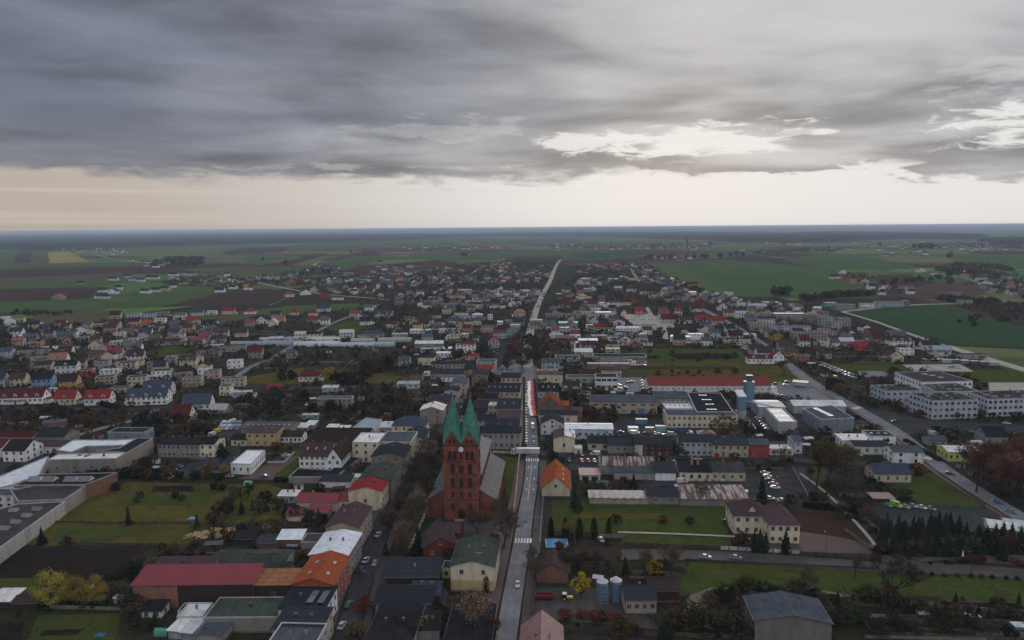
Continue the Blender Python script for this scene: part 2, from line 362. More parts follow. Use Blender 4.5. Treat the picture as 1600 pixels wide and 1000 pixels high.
def town_material():
    m = bpy.data.materials.new('town_ground'); m.use_nodes = True; t = m.node_tree; L = t.links.new
    b = t.nodes['Principled BSDF']; b.inputs['Roughness'].default_value = .95; b.inputs['Specular IOR Level'].default_value = 0
    g = t.nodes.new('ShaderNodeNewGeometry')
    def nz(s, d=6):
        n = t.nodes.new('ShaderNodeTexNoise'); n.inputs['Scale'].default_value = s; n.inputs['Detail'].default_value = d; n.inputs['Roughness'].default_value = .68; L(g.outputs['Position'], n.inputs[0]); return n.outputs[0]
    cr = t.nodes.new('ShaderNodeValToRGB'); L(nz(.028, 8), cr.inputs[0])
    e = cr.color_ramp.elements; e[0].position = .32; e[0].color = (.022,.018,.015, 1); e[1].position = .72; e[1].color = (.030,.040,.015, 1)
    for p_, c_ in ((.43, (.032,.027,.021)), (.50, (.028,.033,.015)), (.57, (.046,.042,.036)), (.64, (.028,.024,.019))):
        q = e.new(p_); q.color = (*c_, 1)
    r = t.nodes.new('ShaderNodeMapRange'); L(nz(.6, 5), r.inputs[0]); r.inputs[1].default_value = .3; r.inputs[2].default_value = .7; r.inputs[3].default_value = .6; r.inputs[4].default_value = 1.35
    q = t.nodes.new('ShaderNodeMix'); q.data_type = 'RGBA'; q.blend_type = 'MULTIPLY'; q.inputs[0].default_value = 1; L(cr.outputs[0], q.inputs[6]); L(r.outputs[0], q.inputs[7])
    L(q.outputs[2], b.inputs['Base Color']); return m
b = MB(); xs = [-70000, -20000, -6000, -2000, 0, 2000, 6000, 20000, 70000]; ys = [-400, 0, 800, 3000, 8000, 20000, 75000]
for i in range(len(xs)-1):
    for j in range(len(ys)-1): b.face([(xs[i],ys[j],0),(xs[i+1],ys[j],0),(xs[i+1],ys[j+1],0),(xs[i],ys[j+1],0)])
tag(b.build('ground', ground_material()), 'flat farmland reaching to the horizon', None, None, 'structure')

LAYER = {}
def patch(name, pts, m, z=.02, label=None, occ=0, h=0):
    q = [G(x, y) for x, y in pts]
    bb = MB(); bb.face([(x, y, z) for x, y in q])
    me = bb.mesh(name, m)
    import bmesh
    bm = bmesh.new(); bm.from_mesh(me); bmesh.ops.triangulate(bm, faces=bm.faces)
    for f in bm.faces:
        if f.normal.z < 0: f.normal_flip()
    bm.to_mesh(me); bm.free()
    o = put_mesh(name, me); tag(o, label, None, None, 'structure')
    if occ: occ_poly(q, occ)
    return o
tg = patch('town_ground', [(-150,1060),(-150,560),(-60,497),(100,497),(230,487),(330,476),(400,470),(440,452),(560,440),(700,424),(850,412),(1010,418),(1150,450),(1235,470),(1400,462),(1480,476),(1420,495),(1320,488),(1440,530),(1600,585),(1750,640),(1750,1060)], town_material(), .01, 'dark mixed ground of gardens and yards under the town')

FG = mat('field_green', (.054,.086,.032), .95, .18, .01, 'lawn', .05, (.050,.082,.030))
FG2 = mat('field_deep_green', (.034,.064,.030), .95, .15, .01, 'lawn', .05, (.020,.046,.022))
FR = mat('field_green_rows', (.074,.108,.034), .95, .15, .01, 'rows', .05, (.042,.068,.024), p=.22)
FB = mat('field_brown', (.050,.032,.028), .95, .2, .01, 'soil', .05, (.042,.035,.027))
FY = mat('field_yellow', (.26,.22,.05), .95, .3, .01, 'soil', .05, (.12,.15,.05))
FO = mat('field_olive', (.072,.066,.038), .95, .2, .01, 'soil', .05, (.075,.085,.045))
LG = mat('lawn_green', (.040,.060,.014), .95, .30, .25, 'lawn', .05, (.056,.066,.020))
LD = mat('lawn_dry', (.082,.070,.018), .95, .35, .2, 'lawn', .05, (.032,.038,.012))
SO = mat('dug_soil', (.020,.015,.014), .95, .3, .3, 'soil', .05, (.028,.021,.018))
RD = mat('soil_reddish', (.048,.028,.020), .95, .25, .3, 'soil', .05, (.035,.032,.018))
AS = mat('asphalt_dark', (.040,.040,.045), .85, .25, .5, 'asphalt', .06, (.060,.060,.065))
AL = mat('asphalt_light', (.185,.187,.205), .85, .18, .5, 'asphalt', .06, (.135,.138,.15))
CR = mat('concrete_road', (.36,.335,.30), .85, .15, .2, 'asphalt', .06, (.27,.25,.225))
PV = mat('pavement_slabs', (.066,.058,.056), .85, .25, .8, 'asphalt', .15, (.045,.040,.039))
PR = mat('pavement_red', (.088,.058,.052), .85, .22, .8, 'asphalt', .15, (.068,.052,.049))
SA = mat('sandy_track', (.135,.108,.09), .92, .2, .5, 'soil', .1, (.11,.095,.075))
# far fields, traced where they lie
fields = [
 (FB, [(1180,399),(1270,396),(1330,402),(1270,404)], 'thin brown strip north of the green wedge'),
 (FO, [(880,380),(1000,378),(1120,380),(1100,384),(900,384)], 'pale meadow by the far church village'),
 (FG, [(1040,399),(1150,395),(1160,400),(1060,404)], 'green plot beside the far copse'),
 (FB, [(960,403),(1010,402),(1010,409),(930,410)], 'brown plot at the end of the town'),
 (FB, [(1500,392),(1640,393),(1640,398),(1540,398)], 'far brown strip by the distant village'),
 (FG, [(1330,386),(1430,383),(1500,388),(1400,392)], 'distant green field with a lone tree'),
 (FG, [(1000,377),(1100,376),(1180,381),(1040,383)], 'pale green field under the far forest'),
 (FB, [(640,384),(700,382),(780,385),(720,389)], 'far brown strip in the central plain'),
 (FG, [(700,377),(860,375),(900,379),(760,382)], 'distant green strip in the central plain'),
 (FY, [(74,394),(106,393),(141,409),(78,411)], 'yellow rape field beyond the meadow'),
 (FO, [(52,393),(74,393),(78,411),(48,411)], 'pale green strip beside the yellow field'),
 (FB, [(30,393),(50,393),(48,411),(20,412)], 'brown ploughed strip near the yellow field'),
 (FG, [(0,394),(30,393),(20,412),(0,413)], 'green strip beside brown ploughed strip'),
 (FG, [(-200,416),(120,411),(320,406),(180,417),(-200,432)], 'long green field under the yellow one'),
 (FB, [(-200,428),(140,417),(262,417),(300,424),(160,431),(-200,444)], 'long brown ploughed field with a green edge'),
 (FO, [(-200,442),(100,431),(190,426),(205,438),(120,452),(-200,458)], 'olive stubble field beside scattered white houses'),
 (FG, [(-200,453),(60,446),(190,437),(200,441),(60,455),(-200,464)], 'narrow green field before the brown one'),
 (FB, [(-200,459),(60,450),(175,449),(150,456),(140,468),(40,470),(-200,474)], 'brown ploughed field beside the orange-roofed farm'),
 (FG, [(-200,474),(60,470),(148,467),(232,453),(330,449),(380,452),(330,463),(250,480),(100,486),(-200,496)], 'bright green field before the housing estate'),
 (FB, [(250,480),(330,461),(380,450),(425,452),(470,459),(440,468),(395,477),(320,478)], 'dark ploughed field beside the housing estate'),
 (FG, [(395,490),(450,478),(560,474),(580,480),(520,486),(430,495)], 'green meadow behind the red-roofed houses'),
 (FO, [(300,492),(400,485),(440,480),(380,500),(330,512)], 'tan fallow strip among the houses'),
 (FB, [(345,395),(380,388),(412,387),(462,385),(440,394),(350,398)], 'far brown field by the forest'),
 (FG, [(380,401),(440,398),(465,400),(420,410),(385,410)], 'far green field below the brown one'),
 (FB, [(395,416),(470,404),(470,397),(512,396),(500,401),(450,416)], 'brown tongue between the green fields'),
 (FB, [(500,408),(560,394),(585,391),(600,396),(560,407)], 'narrow brown field on the green plain'),
 (FO, [(330,420),(470,417),(520,420),(420,430),(320,428)], 'dull field above the housing estate'),
 (FG, [(340,430),(430,426),(520,423),(600,406),(660,402),(560,400),(500,411),(440,420)], 'long green field above the estate'),
 (FB, [(520,426),(560,417),(680,406),(720,410),(640,424),(560,435)], 'wide brown field behind the estate'),
 (FG, [(450,383),(560,380),(600,384),(560,390),(450,393)], 'green field beneath the forest edge'),
 (FG, [(560,376),(700,376),(740,386),(620,386)], 'green field along the forest edge'),
 (FG, [(640,398),(780,394),(785,406),(700,408),(640,404)], 'green field above the diagonal street'),
 (FG, [(780,393),(900,390),(1000,389),(1010,402),(900,407),(790,402)], 'green field where the concrete road ends'),
 (FB, [(790,402),(880,401),(870,410),(790,412)], 'brown field beside the concrete road bend'),
 (FG2, [(890,396),(1000,390),(1010,398),(915,404)], 'bright green strip right behind the road bend'),
 (FR, [(1015,411),(1055,412),(1115,445),(1168,464),(1120,462),(1040,432)], 'green field with drill rows near the white barn'),
 (FG, [(1055,412),(1130,405),(1250,409),(1300,420),(1340,440),(1375,468),(1168,464),(1115,445)], 'large green field with a dark hollow'),
 (FB, [(1110,404),(1175,398),(1220,404),(1270,405),(1275,419),(1235,414),(1180,410),(1130,405)], 'ploughed patch above the large green field'),
 (FG, [(1220,405),(1280,404),(1350,409),(1345,421),(1280,420)], 'green wedge past the ploughed patch'),
 (FB, [(1150,394),(1260,396),(1320,404),(1400,410),(1500,420),(1440,418),(1350,414),(1240,402)], 'wide brown field with scattered trees'),
 (FG, [(1280,395),(1340,398),(1430,416),(1380,424),(1300,412),(1240,404)], 'green stripe between brown fields'),
 (FB, [(1370,430),(1440,428),(1470,440),(1420,450),(1375,448)], 'dark field with golden strip among houses'),
 (FG, [(1415,429),(1480,427),(1540,440),(1545,445),(1470,444)], 'green field beside the cottage row'),
 (FG, [(1450,398),(1600,400),(1600,420),(1560,418),(1480,403)], 'distant green strip near the wood'),
 (FG2, [(1322,488),(1395,479),(1475,476),(1540,497),(1640,520),(1640,548),(1590,545),(1480,540),(1420,520),(1370,502)], 'smooth deep green crop field beside the concrete road'),
 (FB, [(1480,476),(1640,473),(1640,518),(1540,495)], 'brown heath with shrubs next to the crop field'),
]
for i, (m_, pts, lb) in enumerate(fields): patch('field', pts, m_, .05+.012*i, lb, 2)
# town greens and yards
greens = [
 (LD, [(110,782),(160,770),(200,752),(330,757),(420,756),(450,768),(440,810),(330,822),(310,850),(60,853),(30,848)], 'mossy allotment grass inside the factory wall'),
 (SO, [(-40,868),(40,857),(220,858),(235,880),(190,905),(90,915),(-40,905)], 'freshly dug dark soil plot'),
 (LG, [(-40,905),(60,903),(50,940),(-40,940)], 'small lawn behind the yellow willows'),
 (LG, [(60,962),(190,958),(180,1000),(40,1010)], 'lawn in the lower allotments'),
 (SO, [(-20,975),(40,972),(30,1010),(-40,1010)], 'dug vegetable bed'),
 (LG, [(410,728),(468,700),(466,745),(432,746)], 'lawn beside the white multi-gabled house'),
 (LG, [(862,782),(1012,778),(1160,790),(1140,806),(1136,838),(864,830)], 'large green parish lawn with a path'),
 (LG, [(972,834),(1140,840),(1150,856),(972,850)], 'strip of lawn below the parish path'),
 (LG, [(1076,878),(1280,886),(1440,893),(1640,905),(1640,950),(1280,925),(1180,916),(1060,932),(1050,905)], 'wide lawn below the parish drive'),
 (LG, [(1424,740),(1470,740),(1545,796),(1440,790),(1394,762)], 'green lawn beside the cream house with blue roof'),
 (LG, [(756,714),(808,714),(806,800),(796,800),(786,740)], 'grass strip along the church wall'),
 (LG, [(600,830),(694,735),(690,760),(640,860)], 'grass strip under the churchyard trees'),
 (RD, [(1238,800),(1300,800),(1370,846),(1310,842),(1240,832)], 'reddish bare garden behind the parish house'),
 (LG, [(970,560),(1000,545),(1160,545),(1165,562),(1120,590),(970,590)], 'meadow behind the red-roofed market hall'),
 (LD, [(1010,568),(1230,566),(1290,600),(1215,600),(1010,582)], 'dry grass behind the market hall'),
 (LG, [(1290,569),(1410,570),(1424,580),(1310,580)], 'school sports field grass'),
 (LG, [(1470,578),(1640,578),(1640,610),(1560,610),(1520,592)], 'grass behind the school'),
 (LD, [(380,590),(470,575),(560,580),(640,590),(640,600),(380,600)], 'rough meadow around the red-roofed cottage'),
 (LG, [(510,512),(545,500),(585,505),(580,518),(530,520)], 'green garden plot by the greenhouses'),
 (LG, [(225,555),(270,540),(300,545),(290,553),(240,560)], 'green plot between the white houses'),
 (LG, [(1245,730),(1290,732),(1290,760),(1260,760)], 'grass by the lime trees'),
 (RD, [(975,572),(1150,573),(1150,578),(975,577)], 'narrow dug strip in the meadow behind the market hall'),
 (SO, [(1040,553),(1130,552),(1150,560),(1060,562)], 'dark allotment bed in the meadow'),
 (SO, [(985,556),(1030,555),(1035,560),(990,561)], 'small dark allotment bed beside the cottage'),
 (LD, [(1080,566),(1160,565),(1165,570),(1085,571)], 'yellowed grass strip in the meadow'),
 (SO, [(240,760),(300,759),(305,768),(238,768)], 'small dug bed on the mossy allotment'),
 (LG, [(200,775),(330,776),(325,790),(190,790)], 'greener strip across the mossy allotments'),
 (LG, [(90,826),(210,824),(180,844),(80,846)], 'fresh green patch near the young conifers'),
 (SO, [(70,985),(130,983),(120,992),(60,994)], 'dark bed on the lower lawn'),
 (LD, [(1120,890),(1280,897),(1260,905),(1110,899)], 'yellowed patch on the wide lawn'),
 (LD, [(900,800),(1050,803),(1040,812),(890,810)], 'worn patch on the parish lawn'),
 (FO, [(45,480),(170,485),(180,497),(140,505),(60,510)], 'dry grass lot behind the estate'),
]
for i, (m_, pts, lb) in enumerate(greens): patch('lawn' if m_ in (LG, LD) else 'garden_soil' if m_ in (SO, RD) else 'meadow', pts, m_, .018+.0041*i, lb, 2)
yards = [
 (AS, [(960,655),(1045,655),(1045,668),(1160,672),(1150,690),(1000,688),(900,680)], 'asphalt yard with parked cars before the cream offices'),
 (AS, [(1000,746),(1160,746),(1250,728),(1290,770),(1330,792),(1180,795),(1160,762),(1000,762)], 'dark yard behind the workshops'),
 (AS, [(1370,786),(1545,796),(1600,830),(1520,835),(1380,820),(1360,800)], 'car park by the green fence'),
 (AS, [(1160,660),(1220,675),(1270,676),(1330,676),(1230,640),(1150,640)], 'works yard between grey halls'),
 (PV, [(640,860),(694,795),(690,815),(757,818),(800,800),(790,850),(760,860),(700,860)], 'paved church forecourt'),
 (PR, [(372,749),(400,735),(440,715),(470,712),(430,742),(428,750)], 'red paved drive beside the white flat-roofed house'),
 (AS, [(262,737),(330,715),(340,690),(380,690),(370,720),(290,748)], 'yard of the long white house'),
 (AS, [(345,655),(390,660),(380,690),(340,690)], 'depot yard with vans'),
 (AL, [(950,590),(1012,590),(1012,612),(960,612)], 'parking lot beside the white cube'),
 (AL, [(1210,597),(1270,600),(1320,622),(1290,632),(1212,620)], 'forecourt east of the market hall'),
 (CR, [(1410,570),(1500,569),(1522,581),(1425,580)], 'pale concrete sports court'),
 (AL, [(1340,580),(1380,580),(1392,588),(1345,590)], 'grey playground beside the school'),
 (AS, [(1300,628),(1440,655),(1545,662),(1620,665),(1620,676),(1440,672),(1400,690),(1360,660)], 'school forecourt and bus bay'),
 (CR, [(1545,598),(1640,598),(1640,615),(1545,612)], 'pale pitch behind the school'),
 (PR, [(1180,845),(1240,830),(1300,838),(1370,852),(1380,866),(1190,862)], 'paved terrace behind the parish house'),
 (AS, [(900,715),(965,715),(960,735),(880,735)], 'car park behind the orange-roofed house'),
 (PV, [(830,918),(970,922),(1030,985),(820,965)], 'trodden farmyard by the silos'),
 (SA, [(1050,965),(1080,930),(1110,919),(1150,918),(1108,930),(1105,962),(1140,972)], 'sandy loop track'),
 (AL, [(770,585),(795,560),(840,575),(838,592),(810,588)], 'plaza below the park trees'),
 (CR, [(968,492),(1010,490),(1048,500),(1055,512),(1000,514)], 'gravel lot full of parked cars'),
 (PV, [(580,870),(640,870),(700,925),(690,1010),(600,1010)], 'paved backyards between dark roofs'),
 (AS, [(40,700),(90,690),(70,720),(0,745),(-20,720)], 'yard before the white houses'),
]
for i, (m_, pts, lb) in enumerate(yards): patch('pavement' if m_ in (PV, PR) else 'path' if m_ is SA else 'yard', pts, m_, .115+.0045*i, lb, 2)

def ribbon(name, pts, width, m, z, label, occ=1, off=0.0, world=False, thick=0.0, smooth=True):
    q = [np.array(G(x, y)) for x, y in pts] if not world else [np.array(p) for p in pts]
    if smooth:                       # resample with Catmull-Rom so bends read as curves
        out = []
        for i in range(len(q)-1):
            p0, p1, p2, p3 = q[max(i-1, 0)], q[i], q[i+1], q[min(i+2, len(q)-1)]
            for t in np.linspace(0, 1, 6)[:-1]:
                out.append(.5*((2*p1)+(-p0+p2)*t+(2*p0-5*p1+4*p2-p3)*t*t+(-p0+3*p1-3*p2+p3)*t**3))
        q = out+[q[-1]]
    bb = MB(); Ls = []; Rs = []
    for i in range(len(q)):
        d = q[min(i+1, len(q)-1)]-q[max(i-1, 0)]; d = d/max(np.linalg.norm(d), 1e-6); n = np.array([-d[1], d[0]])
        Ls.append(q[i]+n*(off+width/2)); Rs.append(q[i]+n*(off-width/2))
    for i in range(len(q)-1):
        a, b_, c, d = Ls[i], Rs[i], Rs[i+1], Ls[i+1]
        pz = lambda p: (p[0], p[1], z)
        bb.face([pz(b_), pz(c), pz(d), pz(a)])
        if thick:
            bb.face([(a[0],a[1],z-thick), (d[0],d[1],z-thick), (d[0],d[1],z), (a[0],a[1],z)][::-1]); bb.face([(b_[0],b_[1],z-thick), (c[0],c[1],z-thick), (c[0],c[1],z), (b_[0],b_[1],z)])
        if occ: occ_poly([a, b_, c, d], 1, .5)
    o = bb.build(name, m); tag(o, label, None, None, 'structure'); o['_'] = 0; del o['_']
    return o, q
MAIN = [(778,1050),(790,1000),(803,920),(815,850),(822,800),(828.5,760),(831.5,720),(831.5,690),(830,650),(828,610),(827,590),(825,574)]
MAIN2 = [(825,574),(824,545),(828,522),(833,500),(840,478),(848,460),(860,438),(867,420),(874,408),(887,399),(915,395),(960,391.5),(1010,389)]
LST = [(525,1050),(541,1000),(553,950),(566,910),(580,870),(591,840),(603,812),(640,748),(680,692),(716,640),(735,610),(760,586),(778,570),(786,552),(790,535)]
CROSS = [(745,704),(790,706),(830,708),(900,712),(1000,714),(1100,714),(1200,717),(1290,723),(1400,727),(1475,736)]
DIAG = [(1650,842),(1590,806),(1540,776),(1481,738),(1440,706),(1400,675),(1350,645),(1305,620),(1255,588),(1205,548),(1165,520),(1130,500),(1095,482)]
_, qm = ribbon('road', MAIN, 6.3, AL, .24, 'straight grey main street passing the church')
ribbon('sidewalk', MAIN[:7], 4.2, PR, .34, 'brown paved footway along the church wall', 1, 6.0, thick=.12)
ribbon('sidewalk', MAIN[:7], 3.6, PV, .34, 'grey footway on the orange-roofed house side', 1, -5.6, thick=.12)
ribbon('sidewalk', MAIN[7:], 2.6, PV, .34, 'footway under the dark terraced roofs', 1, 6.3, thick=.12)
ribbon('sidewalk', MAIN[7:], 2.6, PV, .34, 'footway along the procession side', 1, -5.9, thick=.12)
ribbon('road', MAIN2, 9.0, CR, .25, 'pale concrete road running out of town to the fields')
_, ql = ribbon('road', LST, 7.0, AS, .255, 'narrow street behind the churchyard trees')
ribbon('sidewalk', LST[:8], 4.0, PV, .345, 'broad footway along the terraced houses', 1, 6.2, thick=.12)
ribbon('sidewalk', LST[:8], 2.2, PV, .345, 'narrow footway along the churchyard', 1, -5.2, thick=.12)
ribbon('road', CROSS, 7.5, AS, .23, 'cross street in front of the coloured cottages')
ribbon('road', DIAG, 8.5, AL, .235, 'diagonal road past the school')
ribbon('cycle_path', [(1252,583),(1290,607),(1345,638),(1400,672)], 2.6, PR, .35, 'reddish cycle path beside the diagonal road', 1, -7.5, thick=.1)
ribbon('sidewalk', [(1400,672),(1440,706),(1481,738),(1540,776),(1600,812)], 2.2, PR, .35, 'red footway by the cemetery trees', 1, -6.5, thick=.1)
ribbon('road', [(840,880),(950,868),(1075,868),(1190,874),(1300,882),(1400,888),(1500,890),(1640,902)], 8.5, PV, .228, 'brown paved parish drive')
ribbon('road', [(1380,880),(1450,868),(1540,872),(1640,880)], 9.0, PV, .224, 'paved loop around the shrub islands')
ribbon('path', [(966,832),(1060,835),(1150,839)], 1.4, CR, .22, 'thin pale path across the parish lawn', 0)
ribbon('path', [(1160,918),(1260,923),(1360,938),(1480,947),(1600,960)], 2.5, SA, .221, 'pale farm track under the lawn', 0)
ribbon('road', [(1318,487),(1370,502),(1420,520),(1480,541),(1530,557),(1600,578),(1660,596)], 12.0, CR, .226, 'pale concrete road around the crop field')
ribbon('road', [(1318,487),(1370,481),(1420,477),(1480,475),(1640,474)], 9.0, CR, .223, 'pale lane behind the crop field')
ribbon('road', [(300,660),(230,640),(365,592),(395,572),(425,560),(450,545),(475,530),(520,505),(560,490)][2:], 6.0, AL, .227, 'lane past the greenhouses')
ribbon('road', [(-60,640),(60,638),(150,640),(240,638),(300,632)], 6.0, AS, .229, 'estate street before the row houses')
ribbon('road', [(60,700),(150,672),(215,655),(245,640)], 5.0, AL, .231, 'concrete access road behind the factory')
ribbon('road', [(340,607),(440,602),(560,600),(700,598)], 5.0, AS, .233, 'street beside the dark thicket')
ribbon('road', [(395,440),(470,455),(520,461),(580,466),(640,472),(700,478)], 6.0, CR, .237, 'pale street across the upper estate')
ribbon('road', [(655,470),(668,461),(700,447),(740,425),(775,408)], 7.0, CR, .239, 'straight pale street through far houses')
ribbon('road', [(790,535),(760,548),(700,556),(640,560)], 5.5, AS, .241, 'side street from the park')
ribbon('road', [(836,575),(900,580),(1000,585),(1010,612)], 5.5, AS, .243, 'service street behind the dark mansard')
ribbon('road', [(1010,480),(1020,495),(1036,512),(1040,530)], 6.0, CR, .245, 'pale street by the gravel lot')
ribbon('road', [(985,420),(992,430),(1000,440)], 8.0, CR, .247, 'short pale road among far cottages')
ribbon('path', [(98,482),(150,474),(220,462),(280,453)], 3.0, SA, .44, 'sandy field path in the green field', 0)
ribbon('path', [(420,478),(455,463),(460,458)], 3.0, SA, .46, 'sandy lane to the white farmhouse', 0)
ribbon('path', [(140,394),(165,402),(195,409)], 6.0, CR, .52, 'pale lane beside the yellow field', 0)
ribbon('path', [(1470,428),(1500,434),(1545,444)], 5.0, CR, .62, 'pale lane before the cottage row', 0)
ribbon('path', [(1250,740),(1290,770),(1340,820),(1375,862)], 1.4, CR, .222, 'concrete wall footing across the garden', 0)
# crossings and centre line on the main street
def bars(cx, cy, n, gap, w, l, road, dirw, label, axis_along=True):
    """zebra stripes centred at photo point; dirw = road direction in world"""
    X0, Y0 = G(cx, cy); d = np.array(dirw); d = d/np.linalg.norm(d); nrm = np.array([-d[1], d[0]])
    root = empty('zebra_crossing', X0, Y0, .25, math.atan2(d[1], d[0])); tag(root, label, None, None, 'structure')
    me = MB().box(-l/2, l/2, -w/2, w/2, 0, .006).mesh('crossing_stripe', white_paint)
    for i in range(n): put_mesh('crossing_stripe', me, root, (0, (i-(n-1)/2)*gap, 0))
bars(817.5, 845.5, 6, 1.15, .55, 4.0, None, (.05,1), 'zebra crossing near the cream gabled house')
bars(831.8, 719.5, 6, 1.2, .55, 4.2, None, (.05,1), 'zebra crossing in front of the white lorry')
bars(1339, 638, 6, 1.3, .6, 4.0, None, (-.5,.8), 'zebra crossing near the school')
bars(1452, 716, 5, 1.2, .6, 4.0, None, (-.5,.8), 'zebra crossing beside the white corner house')
bb = MB()
A, B_ = np.array(G(831.5,724)), np.array(G(824.5,782)); n_ = 16
for i in range(n_):
    p = A+(B_-A)*(i/n_); q = A+(B_-A)*((i+.72)/n_)
    bb.face([(p[0]-.09,p[1],.247),(q[0]-.09,q[1],.247),(q[0]+.09,q[1],.247),(p[0]+.09,p[1],.247)])
tag(bb.build('road_marking', white_paint), 'broken white centre line on the main street', None, None, 'structure')
def arrow(x, y, s=1):
    a, b2 = G(x, y); k = MB(); k.box(-.08, .08, -1.4, .8, 0, .006); k.prism([(-.4,.8),(.4,.8),(0,1.7)], 0, .006)
    k.box(.08, .08+.5, -.1, .1, 0, .006)
    o = k.build('lane_arrow', white_paint); o.location = (a, b2, .246); o.scale = (s, 1, 1)
    tag(o, 'white painted lane arrow on the main street', None, 'lane arrows', 'structure')
for x, y, s in ((826,731,-1),(836,731,1),(824,749,-1),(834.5,749,1),(822.5,766,-1),(833.5,766,1)): arrow(x, y, s)

# ------------------------------------------------------------------ windows
WC = {}
def win_mesh(w, h, kind):
    k = (round(w, 1), round(h, 1), kind)
    if k in WC: return WC[k]
    w, h = k[0], k[1]; t = .07
    f = MB()
    f.box(-w/2-t, w/2+t, -.07, .01, h, h+t); f.box(-w/2-t-.06, w/2+t+.06, -.14, .01, -t, 0)
    f.box(-w/2-t, -w/2, -.07, .01, 0, h); f.box(w/2, w/2+t, -.07, .01, 0, h); f.box(-.04, .04, -.06, .01, 0, h)
    p = MB(); p.face([(-w/2,-.03,0),(w/2,-.03,0),(w/2,-.03,h),(-w/2,-.03,h)])
    fr = frame_d if kind == 'd' else frame_w
    one = MB(); one.v = list(f.v); one.f = list(f.f); one.m = list(f.m)
    one.face([(-w/2,-.03,0),(w/2,-.03,0),(w/2,-.03,h),(-w/2,-.03,h)], 1)
    WC[k] = (f.mesh('window_frame', fr), p.mesh('window_pane', glass), one.mesh('window', [fr, glass])); return WC[k]
def add_window(parent, x, y, z, rz, w=1.1, h=1.4, kind='w', near=False):
    f, p, one = win_mesh(w, h, kind)
    if near:
        o = put_mesh('window', f, parent, (x, y, z), rz); put_mesh('window_pane', p, o)
    else: put_mesh('window', one, parent, (x, y, z), rz)
door_me = {}
def add_door(parent, x, y, rz, w, h, colour):
    k = (w, h, colour)
    if k not in door_me:
        d = MB(); d.box(-w/2, w/2, -.05, .01, 0, h); d.box(-w/2-.12, -w/2, -.08, .01, 0, h+.12, 1); d.box(w/2, w/2+.12, -.08, .01, 0, h+.12, 1); d.box(-w/2, w/2, -.08, .01, h, h+.12, 1)
        door_me[k] = d.mesh('door', [mat('door_'+colour, {'brown': (.10,.05,.035), 'blue': (.12,.19,.33), 'grey': (.2,.21,.23), 'dark': (.02,.02,.022), 'red': (.3,.02,.03), 'white': (.6,.6,.6)}[colour], .6, .1), frame_w])
    put_mesh('door', door_me[k], parent, (x, y, 0), rz)

